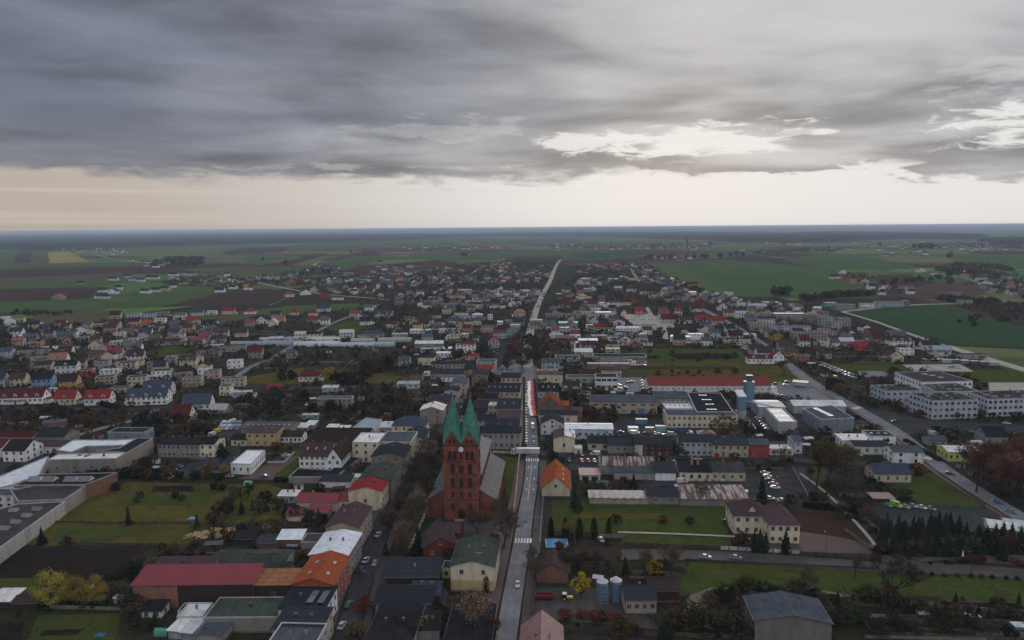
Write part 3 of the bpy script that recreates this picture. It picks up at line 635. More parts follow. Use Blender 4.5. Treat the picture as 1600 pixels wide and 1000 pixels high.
# ------------------------------------------------------------------ buildings
GR = R(-3.3)
CATS = {}
ADJ_W = dict(parishred='red brick', greyplaster='grey-plastered', darkbeige='drab beige', greywall='grey', concrete='raw concrete', brick='brick', brickdark='dark brick', redwall='red-walled', orangewall='orange-walled',
   darkclad='dark-clad', skyblue='light blue', lime='lime green', pinkbeige='pinkish', bluegreywall='blue-grey', lightgrey='light grey', tealwall='teal', bluewhite='bluish white', plankgrey='grey-boarded', salmonwall='salmon', greenwall='pale green')
ADJ_R = dict(slate='dark slate', slateblack='black', slateblue='blue', greengrey='green-grey', asphaltroof='dark felt', bluegrey='blue-grey', crimson='bright red', darkred='dark red', redtile='red tiled',
   orange2='pale orange', salmon='salmon', darkbrown='dark brown', whitemetal='white', lightgrey='light grey', lightblue='pale blue', rust='rusty', dirtywhite='off-white')
NB = [0]
def add_roof(root, rt, W, D, h, rise, roofc, o, sky, near):
    rmx = rm(roofc); b = MB(); t = .16
    if rt == 'gx':
        k = rise/(D/2); y0, y1, z0 = -o, D+o, h-k*o
        b.slab([(-o,y0,z0+t),(W+o,y0,z0+t),(W+o,D/2,h+rise+t),(-o,D/2,h+rise+t)], t); b.slab([(-o,D/2,h+rise+t),(W+o,D/2,h+rise+t),(W+o,y1,z0+t),(-o,y1,z0+t)], t)
        b.box(-o, W+o, D/2-.15, D/2+.15, h+rise+t-.02, h+rise+t+.08)
    elif rt == 'gy':
        k = rise/(W/2); x0, x1, z0 = -o, W+o, h-k*o
        b.slab([(x0,-o,z0+t),(W/2,-o,h+rise+t),(W/2,D+o,h+rise+t),(x0,D+o,z0+t)], t); b.slab([(W/2,-o,h+rise+t),(x1,-o,z0+t),(x1,D+o,z0+t),(W/2,D+o,h+rise+t)], t)
        b.box(W/2-.15, W/2+.15, -o, D+o, h+rise+t-.02, h+rise+t+.08)
    elif rt == 'hip':
        i = min(W, D)/2; k = rise/i; zz0 = h-k*o
        if W >= D: a, c = (i, D/2, h+rise), (W-i, D/2, h+rise)
        else: a, c = (W/2, i, h+rise), (W/2, D-i, h+rise)
        p = [(-o,-o,zz0),(W+o,-o,zz0),(W+o,D+o,zz0),(-o,D+o,zz0)]; up = lambda q: (q[0],q[1],q[2]+t)
        if W >= D: fs = [[p[0],p[1],c,a],[p[1],p[2],c],[p[2],p[3],a,c],[p[3],p[0],a]]
        else: fs = [[p[0],p[1],a],[p[1],p[2],c,a],[p[2],p[3],c],[p[3],p[0],a,c]]
        for f in fs: b.slab([up(q) for q in f], t)
    elif rt == 'shed':
        k = rise/D
        b.slab([(-o,-o,h-k*o+t),(W+o,-o,h-k*o+t),(W+o,D+o,h+rise+k*o+t),(-o,D+o,h+rise+k*o+t)], t)
    else:
        b.box(.3, W-.3, .3, D-.3, h-.38, h-.28, bottom=True)
    ro = b.build('roof', rmx, root)
    if rt == 'flat':
        q = MB(); e = .03
        for (a0, a1, b0, b1) in ((-e, W+e, -e, .3), (-e, W+e, D-.3, D+e), (-e, .3, .3, D-.3), (W-.3, W+e, .3, D-.3)): q.box(a0, a1, b0, b1, h-.4, h+.05, bottom=True)
        q.build('parapet', mat('parapet', (.36,.36,.37), .7, .1), root)
    if rt != 'flat' and (W*D > 30) and near:
        metal_ = roofc in ('crimson', 'whitemetal', 'lightgrey', 'pink', 'red', 'rust', 'orange2', 'dirtywhite', 'bluegrey', 'greengrey', 'slate', 'slateblack'); q = MB(); zt = t+.0
        def zz(x, y):
            if rt == 'gx': return h+rise*(1-abs(y-D/2)/(D/2))
            if rt == 'gy': return h+rise*(1-abs(x-W/2)/(W/2))
            if rt == 'shed': return h+rise*y/D
            i = min(W, D)/2; return h+rise*min(1, min(x, y, W-x, D-y)/i)
        if rt in ('gx', 'shed'):
            n = int(W/(1.1 if metal_ else .55)); ys_ = [(-o, D/2), (D/2, D+o)] if rt == 'gx' else [(-o, D+o)]
            if metal_:
                for k in range(n+1):
                    x = W*k/n
                    for (a0, a1) in ys_: q.face([(x-.04,a0,zz(x,a0)+t+.05),(x+.04,a0,zz(x,a0)+t+.05),(x+.04,a1,zz(x,a1)+t+.05),(x-.04,a1,zz(x,a1)+t+.05)]); q.face([(x-.04,a0,zz(x,a0)+t-.02),(x-.04,a0,zz(x,a0)+t+.05),(x-.04,a1,zz(x,a1)+t+.05),(x-.04,a1,zz(x,a1)+t-.02)]); q.face([(x+.04,a0,zz(x,a0)+t-.02),(x+.04,a0,zz(x,a0)+t+.05),(x+.04,a1,zz(x,a1)+t+.05),(x+.04,a1,zz(x,a1)+t-.02)])
            else:
                for (a0, a1) in ys_:
                    m_ = max(3, int(abs(a1-a0)/.5))
                    for k in range(m_): y = a0+(a1-a0)*k/m_; q.box(-o, W+o, y, y+.06, zz(0,y)+t-.01, zz(0,y)+t+.05)
        elif rt == 'gy':
            m_ = max(4, int((W/2)/.5)) if not metal_ else int(D/1.1)
            for k in range(m_+1):
                if metal_:
                    y = -o+(D+2*o)*k/m_
                    for (a0, a1) in ((-o, W/2), (W/2, W+o)): q.face([(a0,y-.04,zz(a0,y)+t+.05),(a1,y-.04,zz(a1,y)+t+.05),(a1,y+.04,zz(a1,y)+t+.05),(a0,y+.04,zz(a0,y)+t+.05)]); q.face([(a0,y-.04,zz(a0,y)+t-.02),(a1,y-.04,zz(a1,y)+t-.02),(a1,y-.04,zz(a1,y)+t+.05),(a0,y-.04,zz(a0,y)+t+.05)])
                else:
                    for sg in (0, 1): x = (W/2)*k/m_ if not sg else W-(W/2)*k/m_; q.box(x-.03, x+.03, -o, D+o, zz(x,0)+t-.01, zz(x,0)+t+.05)
        if q.f: tag(q.build('standing_seam' if metal_ else 'tile_course', rmx, ro), None, None, None, 'stuff')
        g = MB()
        if rt in ('gx', 'shed', 'hip'): g.tube((-o,-o-.08,h-rise/(D/2 if rt != 'shed' else D)*o+.02),(W+o,-o-.08,h-rise/(D/2 if rt != 'shed' else D)*o+.02),.09,.09,5); g.tube((.15,-.1,h-.2),(.15,-.1,.1),.06,.06,4)
        if rt == 'gy':
            for xx in (-o-.08, W+o+.08): g.tube((xx,-o,h-rise/(W/2)*o+.02),(xx,D+o,h-rise/(W/2)*o+.02),.09,.09,5)
        g.build('gutter', mat('gutter_zinc', (.13,.13,.14), .5, .2, 1), root)
    def zroof(x, y):
        if rt == 'gx': return h+rise*(1-abs(y-D/2)/(D/2))
        if rt == 'gy': return h+rise*(1-abs(x-W/2)/(W/2))
        if rt == 'hip':
            i = min(W, D)/2; return h+rise*min(1, min(x, y, W-x, D-y)/i)
        if rt == 'shed': return h+rise*y/D
        return h-.3
    return ro, zroof
chim_cache = {}
def chimney(ro, x, y, z, hh=1.3, w=.55, colour='brick'):
    k = (round(hh, 1), w, colour)
    if k not in chim_cache:
        c = MB(); c.box(-w/2, w/2, -w/2, w/2, -1.0, hh); c.box(-w/2-.07, w/2+.07, -w/2-.07, w/2+.07, hh, hh+.14, 1, bottom=True); c.box(-w/4, w/4, -w/4, w/4, hh+.14, hh+.3, 2)
        chim_cache[k] = c.mesh('chimney', [{'brick': mat('chimney_brick', (.22,.09,.06), .9, .3, 2), 'white': mat('chimney_white', (.26,.25,.24), .8, .1), 'dark': mat('chimney_dark', (.05,.04,.04), .9), 'orange': mat('chimney_orange', (.36,.17,.09), .9, .2, 1)}[colour], mat('chimney_cap', (.2,.2,.2)), black_rub])
    put_mesh('chimney', chim_cache[k], ro, (x, y, z))
sky_me = None
def skylight(ro, x, y, z, slope, axis, w=.9, l=1.2):
    global sky_me
    if sky_me is None:
        s = MB(); s.box(-.5, .5, -.6, .6, 0, .12, 1); s.face([(-.4,-.5,.125),(.4,-.5,.125),(.4,.5,.125),(-.4,.5,.125)], 0); sky_me = s.mesh('skylight', [mat('skylight_glass', (.26,.29,.33), .5, .15, spec=.2), metal])
    o = put_mesh('skylight', sky_me, ro, (x, y, z+.15)); o.scale = (w, l, 1)
    o.rotation_euler = (slope, 0, 0) if axis == 'x' else (0, slope, 0)
def H(x, y, wpx, D, h, rt, rise, wall, roof, ang=None, name=None, label=None, cols=None, rows=None, sky=0, ch=None, win=(1.2, 1.5), wk='w', doors=None, o=.4, extra=None, side=True, world=None, vis=True, jit=0):
    """building from the photo point of its front-left eave corner; returns root and size"""
    a = GR if ang is None else R(ang)
    if world: X0, Y0, W = world; dist = math.hypot(X0, Y0)
    else:
        X0, Y0 = G(x, y, h); dist = math.hypot(X0, Y0)
        # width so that the right corner projects at x+wpx
        lo, hi = 0.5, 400.
        for _ in range(40):
            mid = (lo+hi)/2
            if PX(X0+mid*cos(a), Y0+mid*sin(a), h)[0] < x+wpx: lo = mid
            else: hi = mid
        W = lo
    nm = name or ('house' if h < 11 else 'apartment_block')
    root = empty(nm, X0, Y0, 0, a)
    c, s = cos(a), sin(a)
    foot = [(X0, Y0), (X0+W*c, Y0+W*s), (X0+W*c-D*s, Y0+W*s+D*c), (X0-D*s, Y0+D*c)]
    occ_poly(foot, 1, 1.0)
    near = dist < 330
    b = MB(); top = h-.4 if rt == 'flat' else h
    b.box(0, W, 0, D, -.2, top)
    if rt == 'gx':
        for xx in (0, W): b.face([(xx,0,h),(xx,D,h),(xx,D/2,h+rise)])
    elif rt == 'gy':
        for yy in (0, D): b.face([(0,yy,h),(W,yy,h),(W/2,yy,h+rise)])
    elif rt == 'shed':
        b.face([(0,0,h),(0,D,h),(0,D,h+rise)]); b.face([(W,0,h),(W,D,h),(W,D,h+rise)]); b.face([(0,D,h),(W,D,h),(W,D,h+rise),(0,D,h+rise)])
    b.build('wall', wm(wall), root)
    if dist < 520 and wall not in ('darkclad',):
        p = MB(); p.box(-.04, W+.04, -.04, D+.04, -.2, .55); p.build('plinth', mat('plinth', (.13,.12,.11), .9), root)
    ro, zr = add_roof(root, rt, W, D, h, rise, roof, o, sky, near)
    rnd = random.Random(int(X0*7+Y0*13))
    # chimneys
    nc = ch if ch is not None else (rnd.choice([1, 1, 2]) if (h < 12 and W*D > 40) else 0)
    for k in range(nc):
        fx = W*((k+1)/(nc+1))+rnd.uniform(-.6, .6); fy = D*.5+rnd.uniform(.3, .9)
        chimney(ro, fx, fy, zr(fx, fy), 1.1, .6, rnd.choice(['brick', 'brick', 'white', 'dark']))
    # skylights
    for k in range(sky):
        if rt == 'gx': px_, py_ = W*(k+.8)/(sky+.6), D*.27; skylight(ro, px_, py_, zr(px_, py_), math.atan2(rise, D/2), 'x')
        elif rt == 'gy':
            px_ = W*(.76 if sky < 4 or k % 2 else .3); py_ = D*((k//(1 if sky < 4 else 2))+.7)/(sky/(1 if sky < 4 else 2)+.6)
            skylight(ro, px_, py_, zr(px_, py_), math.atan2(rise, W/2)*(1 if px_ > W/2 else -1), 'y')
        else: px_, py_ = W*(k+.7)/(sky+.5), D*.5; skylight(ro, px_, py_, zr(px_, py_)+.1, 0, 'x', 1.6, 1.6)
    # windows
    nr = rows if rows is not None else max(1, int(h/2.9))
    nc_ = cols if cols is not None else max(1, int(W/3.3))
    ww, wh = win; fh = h/max(nr, 1)
    spots = []
    if nr and nc_:
        for r_ in range(nr):
            z = r_*fh+(fh-wh)*.5+.25
            for q in range(nc_): spots.append((W*(q+.5)/nc_, 0, z, 0))
    if rt == 'gy' and rise > 2.2 and W > 6 and nr: spots.append((W/2, 0, h+.35, 0))
    if side and nr:
        ns = max(1, int(D/3.6))
        sidex, rz = (W, pi/2) if X0+W*c < -15 or (X0 < 0 and X0+W*c < 15) else (0, -pi/2)
        for r_ in range(nr):
            z = r_*fh+(fh-wh)*.5+.25
            for q in range(ns): spots.append((sidex, D*(q+.5)/ns, z, rz))
        if rt == 'gx' and rise > 2.2: spots.append((sidex, D/2, h+.3, rz))
    dset = doors or ([(.5, 1.0, 2.1, 'brown')] if nr and h < 9 and W > 7 and rows is None else [])
    for (fx, dw, dh, dc) in dset:
        add_door(root, W*fx, 0, 0, dw, dh, dc)
        spots = [s_ for s_ in spots if not (s_[3] == 0 and s_[2] < dh and abs(s_[0]-W*fx) < (dw+ww)/2+.3)]
    if dist < 640:
        for (xx, yy, zz_, rz) in spots: add_window(root, xx, yy, zz_, rz, ww, wh, wk, near)
    elif spots:
        q = MB()
        for (xx, yy, zz_, rz) in spots:
            if rz == 0: q.box(xx-ww/2, xx+ww/2, -.05, .0, zz_, zz_+wh)
            elif rz > 0: q.box(W, W+.05, yy-ww/2, yy+ww/2, zz_, zz_+wh)
            else: q.box(-.05, 0, yy-ww/2, yy+ww/2, zz_, zz_+wh)
        tag(q.build('window_glazing', glass, root), None, None, None, 'stuff')
    shape = {'gx': 'gabled', 'gy': 'gable-fronted', 'hip': 'hip-roofed', 'flat': 'flat-roofed', 'shed': 'lean-to roofed'}[rt]
    cat = {'house': 'house'}.get(nm, nm.replace('_', ' '))
    if label: tag(root, label, cat); root['_lm'] = 1; del root['_lm']
    else: auto(root, f"{ADJ_W.get(wall, wall)} {shape} {cat} with {ADJ_R.get(roof, roof)} roof", cat)
    if extra: extra(root, ro, W, D, h, zr)
    NB[0] += 1
    return root, ro, W, D
def P(pts, h, wall, roof, name, label, parapet=True, winrows=0, spacing=3.3, sky=None, win=(1.3, 1.5), wallmats=None, edges=(0,), wk='w'):
    """flat-roofed building from the photo points of its roof corners (front-left first, anticlockwise seen from above)"""
    q = [np.array(G(x, y, h)) for x, y in pts]
    ar = sum(q[i][0]*q[(i+1) % len(q)][1]-q[(i+1) % len(q)][0]*q[i][1] for i in range(len(q)))
    if ar < 0: q = q[::-1]; rev = True
    else: rev = False
    o0 = q[0]; a = math.atan2(q[1][1]-q[0][1], q[1][0]-q[0][0]); c, s = cos(a), sin(a)
    loc = [((p-o0)[0]*c+(p-o0)[1]*s, -(p-o0)[0]*s+(p-o0)[1]*c) for p in q]
    root = empty(name, o0[0], o0[1], 0, a); tag(root, label, name.replace('_', ' '))
    occ_poly([tuple(p) for p in q], 1, 1.0)
    ct = np.mean(loc, axis=0)
    if wallmats is None:
        b = MB(); b.prism(loc, -.2, h-.45); b.build('wall', wm(wall), root)
    else:
        b = MB(); b.prism(loc, -.2, h-.45)
        for i, km in wallmats.items(): b.m[i] = km
        b.build('wall', [wm(wall)]+[wm(k) for k in ('brick', 'concrete', 'white')], root)
    def inset(d):
        out = []
        n = len(loc)
        for i in range(n):
            p0, p1, p2 = map(np.array, (loc[i-1], loc[i], loc[(i+1) % n]))
            e1 = (p1-p0)/max(np.linalg.norm(p1-p0), .01); e2 = (p2-p1)/max(np.linalg.norm(p2-p1), .01)
            nn = np.array([-e1[1]-e2[1], e1[0]+e2[0]]); nn = nn/max(np.linalg.norm(nn), .2); out.append(tuple(p1+nn*d*1.3))
        return out
    ins = inset(.35)
    r_ = MB(); r_.prism(ins, h-.45, h-.3); ro = r_.build('roof', rm(roof), root)
    if parapet:
        pm = MB(); n = len(loc); outl = inset(-.04)
        for i in range(n):
            j = (i+1) % n; A0, B0, C0, D0 = outl[i], outl[j], ins[j], ins[i]
            pm.prism([A0, B0, C0, D0], h-.45, h+.06)
        pm.build('parapet', mat('parapet', (.36,.36,.37)), root)
    if winrows:
        fh = (h-.3)/winrows; n = len(loc)
        for i in range(n):
            A0, B0 = np.array(loc[i]), np.array(loc[(i+1) % n]); Ln = np.linalg.norm(B0-A0); d = (B0-A0)/max(Ln, .1); nr_ = np.array([d[1], -d[0]])
            wc = np.array([c*A0[0]-s*A0[1], s*A0[0]+c*A0[1]])+o0; wn = np.array([c*nr_[0]-s*nr_[1], s*nr_[0]+c*nr_[1]])
            if wn@wc > 0 or Ln < 3: continue
            k = int(Ln/spacing); rz = math.atan2(d[1], d[0])
            for r2 in range(winrows):
                for q2 in range(k):
                    pp = A0+d*Ln*(q2+.5)/k; add_window(root, pp[0], pp[1], r2*fh+(fh-win[1])*.5+.1, rz, win[0], win[1], wk, False)
    for (sxp, syp, w, l) in (sky or []):
        gx, gy = G(sxp, syp, h); dx, dy = gx-o0[0], gy-o0[1]; skylight(ro, dx*c+dy*s, -dx*s+dy*c, h-.4, 0, 'x', w, l)
    return root, ro

# ------------------------------------------------------------------ church
def church():
    A0 = R(-3.4); cx, cy = G(722, 812)
    root = empty('church', cx, cy, 0, A0); tag(root, 'red brick church with twin green copper spires and a white clock', 'church')
    c, s = cos(A0), sin(A0)
    fp = [(-14.5,-1),(14.5,-1),(14.5,60),(-14.5,60)]; occ_poly([(cx+x*c-y*s, cy+x*s+y*c) for x, y in fp], 1, 1)
    TW, TD, TH, GA, TOP = 14.4, 7.2, 32.0, 37.6, 51.8
    tower = MB(); tower.box(-TW/2, TW/2, 0, TD, -.2, TH); t_ = tower.build('tower', brickred, root)
    for z in (8.6, 13.6, 19.3, 24.6, 31.4):
        q = MB(); hgt = .32 if z < 31 else .5; q.box(-TW/2-.12, TW/2+.12, -.12, TD+.12, z, z+hgt, bottom=True)
        q.build('string_course', bricktrim, t_)
    for sx in (-1, 1):                                  # flat pilasters at the corners and between the towers
        for xx, hw_, zb_ in ((sx*(TW/2-.45), .42, 0), (sx*1.55, .22, 7)):
            q = MB(); q.box(xx-hw_, xx+hw_, -.16, 0, zb_, 31.3); q.build('pilaster', brickred, t_)
    def arch(w, h, n=6):
        p = [(-w/2, 0), (w/2, 0)]
        for k in range(n+1):
            a = pi*k/n; p.append((w/2*cos(a), h-w/2+w/2*sin(a)))
        return p
    ac = {}
    def arched(parent, x, y, z, w, h, rz=0, name='window'):
        k = (w, h)
        if k not in ac:
            f = MB(); p = arch(w+.5, h+.3); n = len(p); pi_ = arch(w, h)
            for i in range(n):
                a, b2 = p[i], p[(i+1) % n]; a2, b3 = pi_[i], pi_[(i+1) % n]
                f.face([(a[0],-.14,a[1]),(b2[0],-.14,b2[1]),(b3[0],-.14,b3[1]),(a2[0],-.14,a2[1])])
                f.face([(a2[0],-.14,a2[1]),(b3[0],-.14,b3[1]),(b3[0],.0,b3[1]),(a2[0],.0,a2[1])])
                f.face([(a[0],0,a[1]),(b2[0],0,b2[1]),(b2[0],-.14,b2[1]),(a[0],-.14,a[1])])
            g = MB(); g.face([(a[0],-.03,a[1]) for a in pi_])
            ac[k] = (f.mesh('window_surround', bricktrim), g.mesh('louvre_panel', mat('louvre_dark', (.022,.018,.018), .7)))
        o = put_mesh(name, ac[k][0], parent, (x, y, z), rz); put_mesh('louvre_panel', ac[k][1], o)
    for sx in (-1, 1):
        for dx in (-1.0, 1.0): arched(root, sx*3.55+dx, 0, 25.6, 1.15, 3.6)
        arched(root, sx*3.55, 0, 20.0-.0, 1.5, 3.8); arched(root, sx*3.55, 0, 14.2, 1.3, 3.6)
        arched(root, sx*3.55, 0, 9.6, .7, 2.2); arched(root, sx*3.55, 0, 4.2, .8, 2.6)
        for dx in (-.9, .9): arched(root, sx*3.55+dx, 0, TH+.5, .7, 1.5)
        for z, w, h in ((25.6,1.0,3.4),(14.2,1.2,3.4),(20,1.3,3.6)):
            for yy in (2.2, 5.0): arched(root, sx*TW/2, yy, z, w, h, sx*pi/2)
    for dx in (-.5, .5): arched(root, dx, 0, 20.0, .6, 3.2)
    arched(root, 0, 0, 26.0, .4, 2.6); arched(root, 0, 0, 14.2, 1.2, 3.6); arched(root, 0, 0, 9.6, .7, 2.2)
    q = MB(); p = arch(3.6, 5.2); n = len(p)                         # recessed portal
    for i in range(n):
        a, b2 = p[i], p[(i+1) % n]; f1, f2 = (a[0]*.72, a[1]*.82), (b2[0]*.72, b2[1]*.82)
        q.face([(a[0],-.5,a[1]),(b2[0],-.5,b2[1]),(f2[0],-.05,f2[1]),(f1[0],-.05,f1[1])]); q.face([(a[0],0,a[1]),(b2[0],0,b2[1]),(b2[0],-.5,b2[1]),(a[0],-.5,a[1])])
    pr = q.build('portal', brickred, root)
    q = MB(); q.face([(a[0]*.72,-.04,a[1]*.82) for a in p]); q.build('door', mat('church_door', (.014,.009,.008), .6), pr)
    q = MB(); q.box(-3, 3, -1.9, 0, 0, .17); q.box(-2.6, 2.6, -1.5, 0, .17, .34); q.build('steps', mat('step_stone', (.2,.19,.18)), root)
    # clock
    q = MB(); nseg = 28
    q.tube((0,0,0), (0,-.35,0), 1.15, 1.15, nseg, 0, True); ck = q.build('clock_face', mat('clock_white', (.72,.72,.70), .5), root); ck.location = (0, -.02, 30.2)
    q = MB(); q.tube((0,-.30,0), (0,-.42,0), 1.27, 1.27, nseg, 0); q.tube((0,-.42,0), (0,-.30,0), 1.13, 1.13, nseg, 0)
    for k in range(nseg):
        a0, a1 = 2*pi*k/nseg, 2*pi*(k+1)/nseg
        q.face([(r*cos(a), -.42, r*sin(a)) for r, a in ((1.13,a0),(1.27,a0),(1.27,a1),(1.13,a1))])
    q.build('clock_rim', black_rub, ck)
    for ln, wd, ang in ((.62,.12,R(148)),(.95,.08,R(20))):
        q = MB(); q.box(-.1, ln, -.395, -.375, -wd/2, wd/2, bottom=True); h_ = q.build('clock_hand', black_rub, ck); h_.rotation_euler = (0, -ang, 0)
    for k in range(12):
        q = MB(); q.box(.86, 1.05, -.375, -.36, -.03, .03, bottom=True); h_ = q.build('hour_mark', black_rub, ck); h_.rotation_euler = (0, -2*pi*k/12, 0)
    # gables and spires
    for sx in (-1, 1):
        X0, X1 = (-TW/2, 0) if sx < 0 else (0, TW/2); mx, my = (X0+X1)/2, TD/2
        g = MB()
        for (a, b2) in (((X0,0),(X1,0)), ((X1,0),(X1,TD)), ((X1,TD),(X0,TD)), ((X0,TD),(X0,0))):
            g.face([(a[0],a[1],TH),(b2[0],b2[1],TH),((a[0]+b2[0])/2,(a[1]+b2[1])/2,GA)])
        g.build('gable', brickred, t_)
        e = .28; C_ = [(X0-e,-e),(X1+e,-e),(X1+e,TD+e),(X0-e,TD+e)]; G_ = [(mx,-e),(X1+e,my),(mx,TD+e),(X0-e,my)]
        sp = MB(); T = (mx, my, TOP)
        for k in range(4):
            c0, c1, gm = C_[k], C_[(k+1) % 4], G_[k]
            sp.face([(c0[0],c0[1],TH-.1),(gm[0],gm[1],GA+.35),T]); sp.face([(gm[0],gm[1],GA+.35),(c1[0],c1[1],TH-.1),T])
            sp.face([(c0[0],c0[1],TH-.1),(gm[0],gm[1],GA+.05),(gm[0],gm[1],GA+.35)]); sp.face([(c1[0],c1[1],TH-.1),(gm[0],gm[1],GA+.35),(gm[0],gm[1],GA+.05)])
        so_ = sp.build('spire', copper, root)
        q = MB(); q.tube((mx,my,TOP-.5),(mx,my,TOP+1.5),.1,.06,6,0,True); q.tube((mx,my,TOP-.1),(mx,my,TOP+.4),.28,.2,8,0,True)
        q.box(mx-.45, mx+.45, my-.05, my+.05, TOP+.9, TOP+1.02, bottom=True); q.build('finial', copper, so_)
    # nave, aisles
    N0, N1, HW, HC, RI = TD, 56.0, 7.3, 17.0, 2.9
    b = MB(); b.box(-HW, HW, N0, N1, -.2, HC)
    for yy in (N0+.1, N1): b.face([(-HW,yy,HC),(HW,yy,HC),(0,yy,HC+RI)])
    nv = b.build('nave', brickred, root)
    b = MB(); o = .5; z0 = HC-RI/HW*o
    b.slab([(-HW-o,N0,z0+.2),(0,N0,HC+RI+.2),(0,N1+o,HC+RI+.2),(-HW-o,N1+o,z0+.2)], .2); b.slab([(0,N0,HC+RI+.2),(HW+o,N0,z0+.2),(HW+o,N1+o,z0+.2),(0,N1+o,HC+RI+.2)], .2)
    b.build('roof', stoneroof, root)
    b = MB(); b.tube((0,N1,-.2),(0,N1,14),6.2,6.2,10,0); b.build('apse', brickred, root)
    b = MB(); b.tube((0,N1,14),(0,N1,17.5),6.6,.2,10,0); b.build('apse_roof', stoneroof, root)
    AW, HE, HT = 14.2, 8.0, 12.3; aend = 51.0
    for sx in (-1, 1):
        x0, x1 = sx*HW, sx*AW; f0 = .6
        b = MB(); p = [(x0,-.2),(x1,-.2),(x1,HE),(x0,HT)]
        for yy in (f0+1.2, aend): b.face([(a, yy, z) for a, z in p])
        b.face([(x1,f0+1.2,-.2),(x1,aend,-.2),(x1,aend,HE),(x1,f0+1.2,HE)])
        if True: b.face([(x0,f0+1.2,-.2),(x0,N0,-.2),(x0,N0,HT),(x0,f0+1.2,HT)])
        aw = b.build('aisle', brickred, root)
        o = .5; k = (HT-HE)/(AW-HW); b = MB(); xe = x1+sx*o; pts = [(x0,f0+.9,HT+.2),(xe,f0+.9,HE-k*o+.2),(xe,aend+.4,HE-k*o+.2),(x0,aend+.4,HT+.2)]
        b.slab(pts if sx < 0 else pts[::-1], .2); b.build('aisle_roof', stoneroof, root)
        n = 8
        for i in range(n):
            yy = 4.5+i*(aend-6.5)/(n-1)
            q = MB(); q.box(min(x1, x1+sx*.8), max(x1, x1+sx*.8), yy-2.6, yy-1.9, 0, 6.4); q.build('buttress', brickred, aw)
            arched(root, x1, yy, 2.6, 1.3, 3.8, sx*pi/2)
            arched(root, x0, yy+.3, HT+1.1, .9, 2.4, sx*pi/2)
            if i: 
                q = MB(); q.box(min(x0, x0+sx*.35), max(x0, x0+sx*.35), yy-2.4, yy-1.9, HT, HC-.4); q.build('buttress', brickred, nv)
church()

# ------------------------------------------------------------------ named buildings (photo point of the front-left eave corner)
def near_only(): pass
NF = lambda *a, **k: H(*a, **k)
# --- terraced row on the street left of the church
NF(457,912,63,19,9,'gy',2.0,'orangewall','orange',name='house',label='orange-walled house with orange tiled roof and four skylights',sky=4,cols=2,ch=1)
NF(483,867,60,18,9,'gy',1.2,'greyplaster','whitemetal',label='terraced house with shiny white metal roof beside the orange one',ch=2,cols=2)
NF(509,824,51,20,9.5,'gy',2.2,'beige','purple',label='long beige terraced house with purple-brown roof',cols=0,ch=2)
NF(544,767,53,12,9,'gy',2.0,'cream','red',label='cream house with bright red metal roof over a blank gable',cols=1,rows=1,ch=2)
NF(559,751,52,20,9,'gy',2.0,'darkbeige','greengrey',label='green-grey roofed terrace directly behind the red-roofed gable')
NF(580,713,52,17,9.5,'gy',2.0,'darkbeige','slate',label='drab gable with slate roof between green-grey roof and cream block',cols=2)
NF(550,691,42,18,11,'flat',0,'cream','dirtywhite',name='apartment_block',label='cream three-storey block with flat off-white roof',ch=1,cols=3)
NF(592,690,50,19,11,'flat',0,'cream','bluegrey',name='apartment_block',label='cream corner block with blue-grey flat roof by bare trees',ch=2)
NF(612,665,52,13,8,'hip',4,'cream','slateblue',label='villa with blue slate hip roof near the spires',cols=4)
NF(628,685,34,18,8,'gy',2,'cream','slate',label='dark-roofed house with cream flank above the churchyard trees')
NF(656,641,36,14,9,'gy',2.2,'darkbeige','dirtywhite',label='off-white roofed house with drab gable beside the spires',cols=2)
NF(668,628,38,18,9,'gy',1.6,'brick','slate',label='brick-flanked house with dark roof behind the off-white one',cols=0)
NF(694,611,22,12,9,'gy',1.2,'lilac','slate',label='lilac gable house behind the spires',cols=1)
NF(704,600,24,20,9,'gy',1.2,'beige','bluegrey',label='narrow beige terrace behind the lilac gable')
NF(737,586,24,18,9,'gy',1.4,'darkbeige','slate',label='drab terrace with dark roof near the park')
NF(746,576,24,12,10,'gx',1.5,'bluewhite','red',label='white house with a red front roof near the park')
NF(744,566,30,16,10,'flat',0,'beige','bluegrey',name='apartment_block',label='beige flat-roofed block closing the street at the park')
# --- factory and surroundings, left edge
P([(-70,905),(101,783),(28,787),(-70,812)],6.0,'greyplaster','asphaltroof','factory_hall','long factory hall with orange-cheeked rooflights and pale boundary wall',winrows=0,parapet=True)
P([(28,783),(101,780),(133,759),(62,757),(16,766)],6.6,'concrete','asphaltroof','factory_hall','low felt-roofed hall between the two rooflight halls')
P([(22,758),(133,757),(183,738),(62,741)],7.2,'brick','slateblack','factory_hall','hall with long red brick flank and four white rooflights')
P([(-60,775),(33,774),(30,763),(-60,764)],6,'white','bluegrey','office_building','white two-storey office at the factory edge',winrows=2)
P([(74,718),(182,716),(196,707),(92,709)],8.5,'concrete','dirtywhite','factory_hall','grey factory front block with white roof rim and square vents',winrows=1,win=(1.2,1.2),spacing=7)
P([(182,716),(239,684),(214,684),(185,700),(150,704),(196,707)],8.5,'darkbeige','slate','factory_hall','factory wing with tall drab side wall')
P([(88,703),(112,706),(134,697),(206,695),(238,684),(182,687),(115,687)],8,'greyplaster','whitemetal','factory_hall','white-roofed factory wings around the inner court',winrows=1)
P([(-60,775),(20,757),(62,741),(76,712),(-10,748)],5,'white','whitemetal','warehouse','long low shed with pale metal roof along the factory')
H(168,675,57,10,6.5,'flat',0,'bluegreywall','slate',name='workshop',label='blue-grey workshop behind the factory court',cols=3,rows=1)
H(246,694,64,13,7.5,'gx',1.6,'greyplaster','slateblack',name='house',label='long whitish two-storey house with black roof beside the factory yard',cols=9,ch=4)
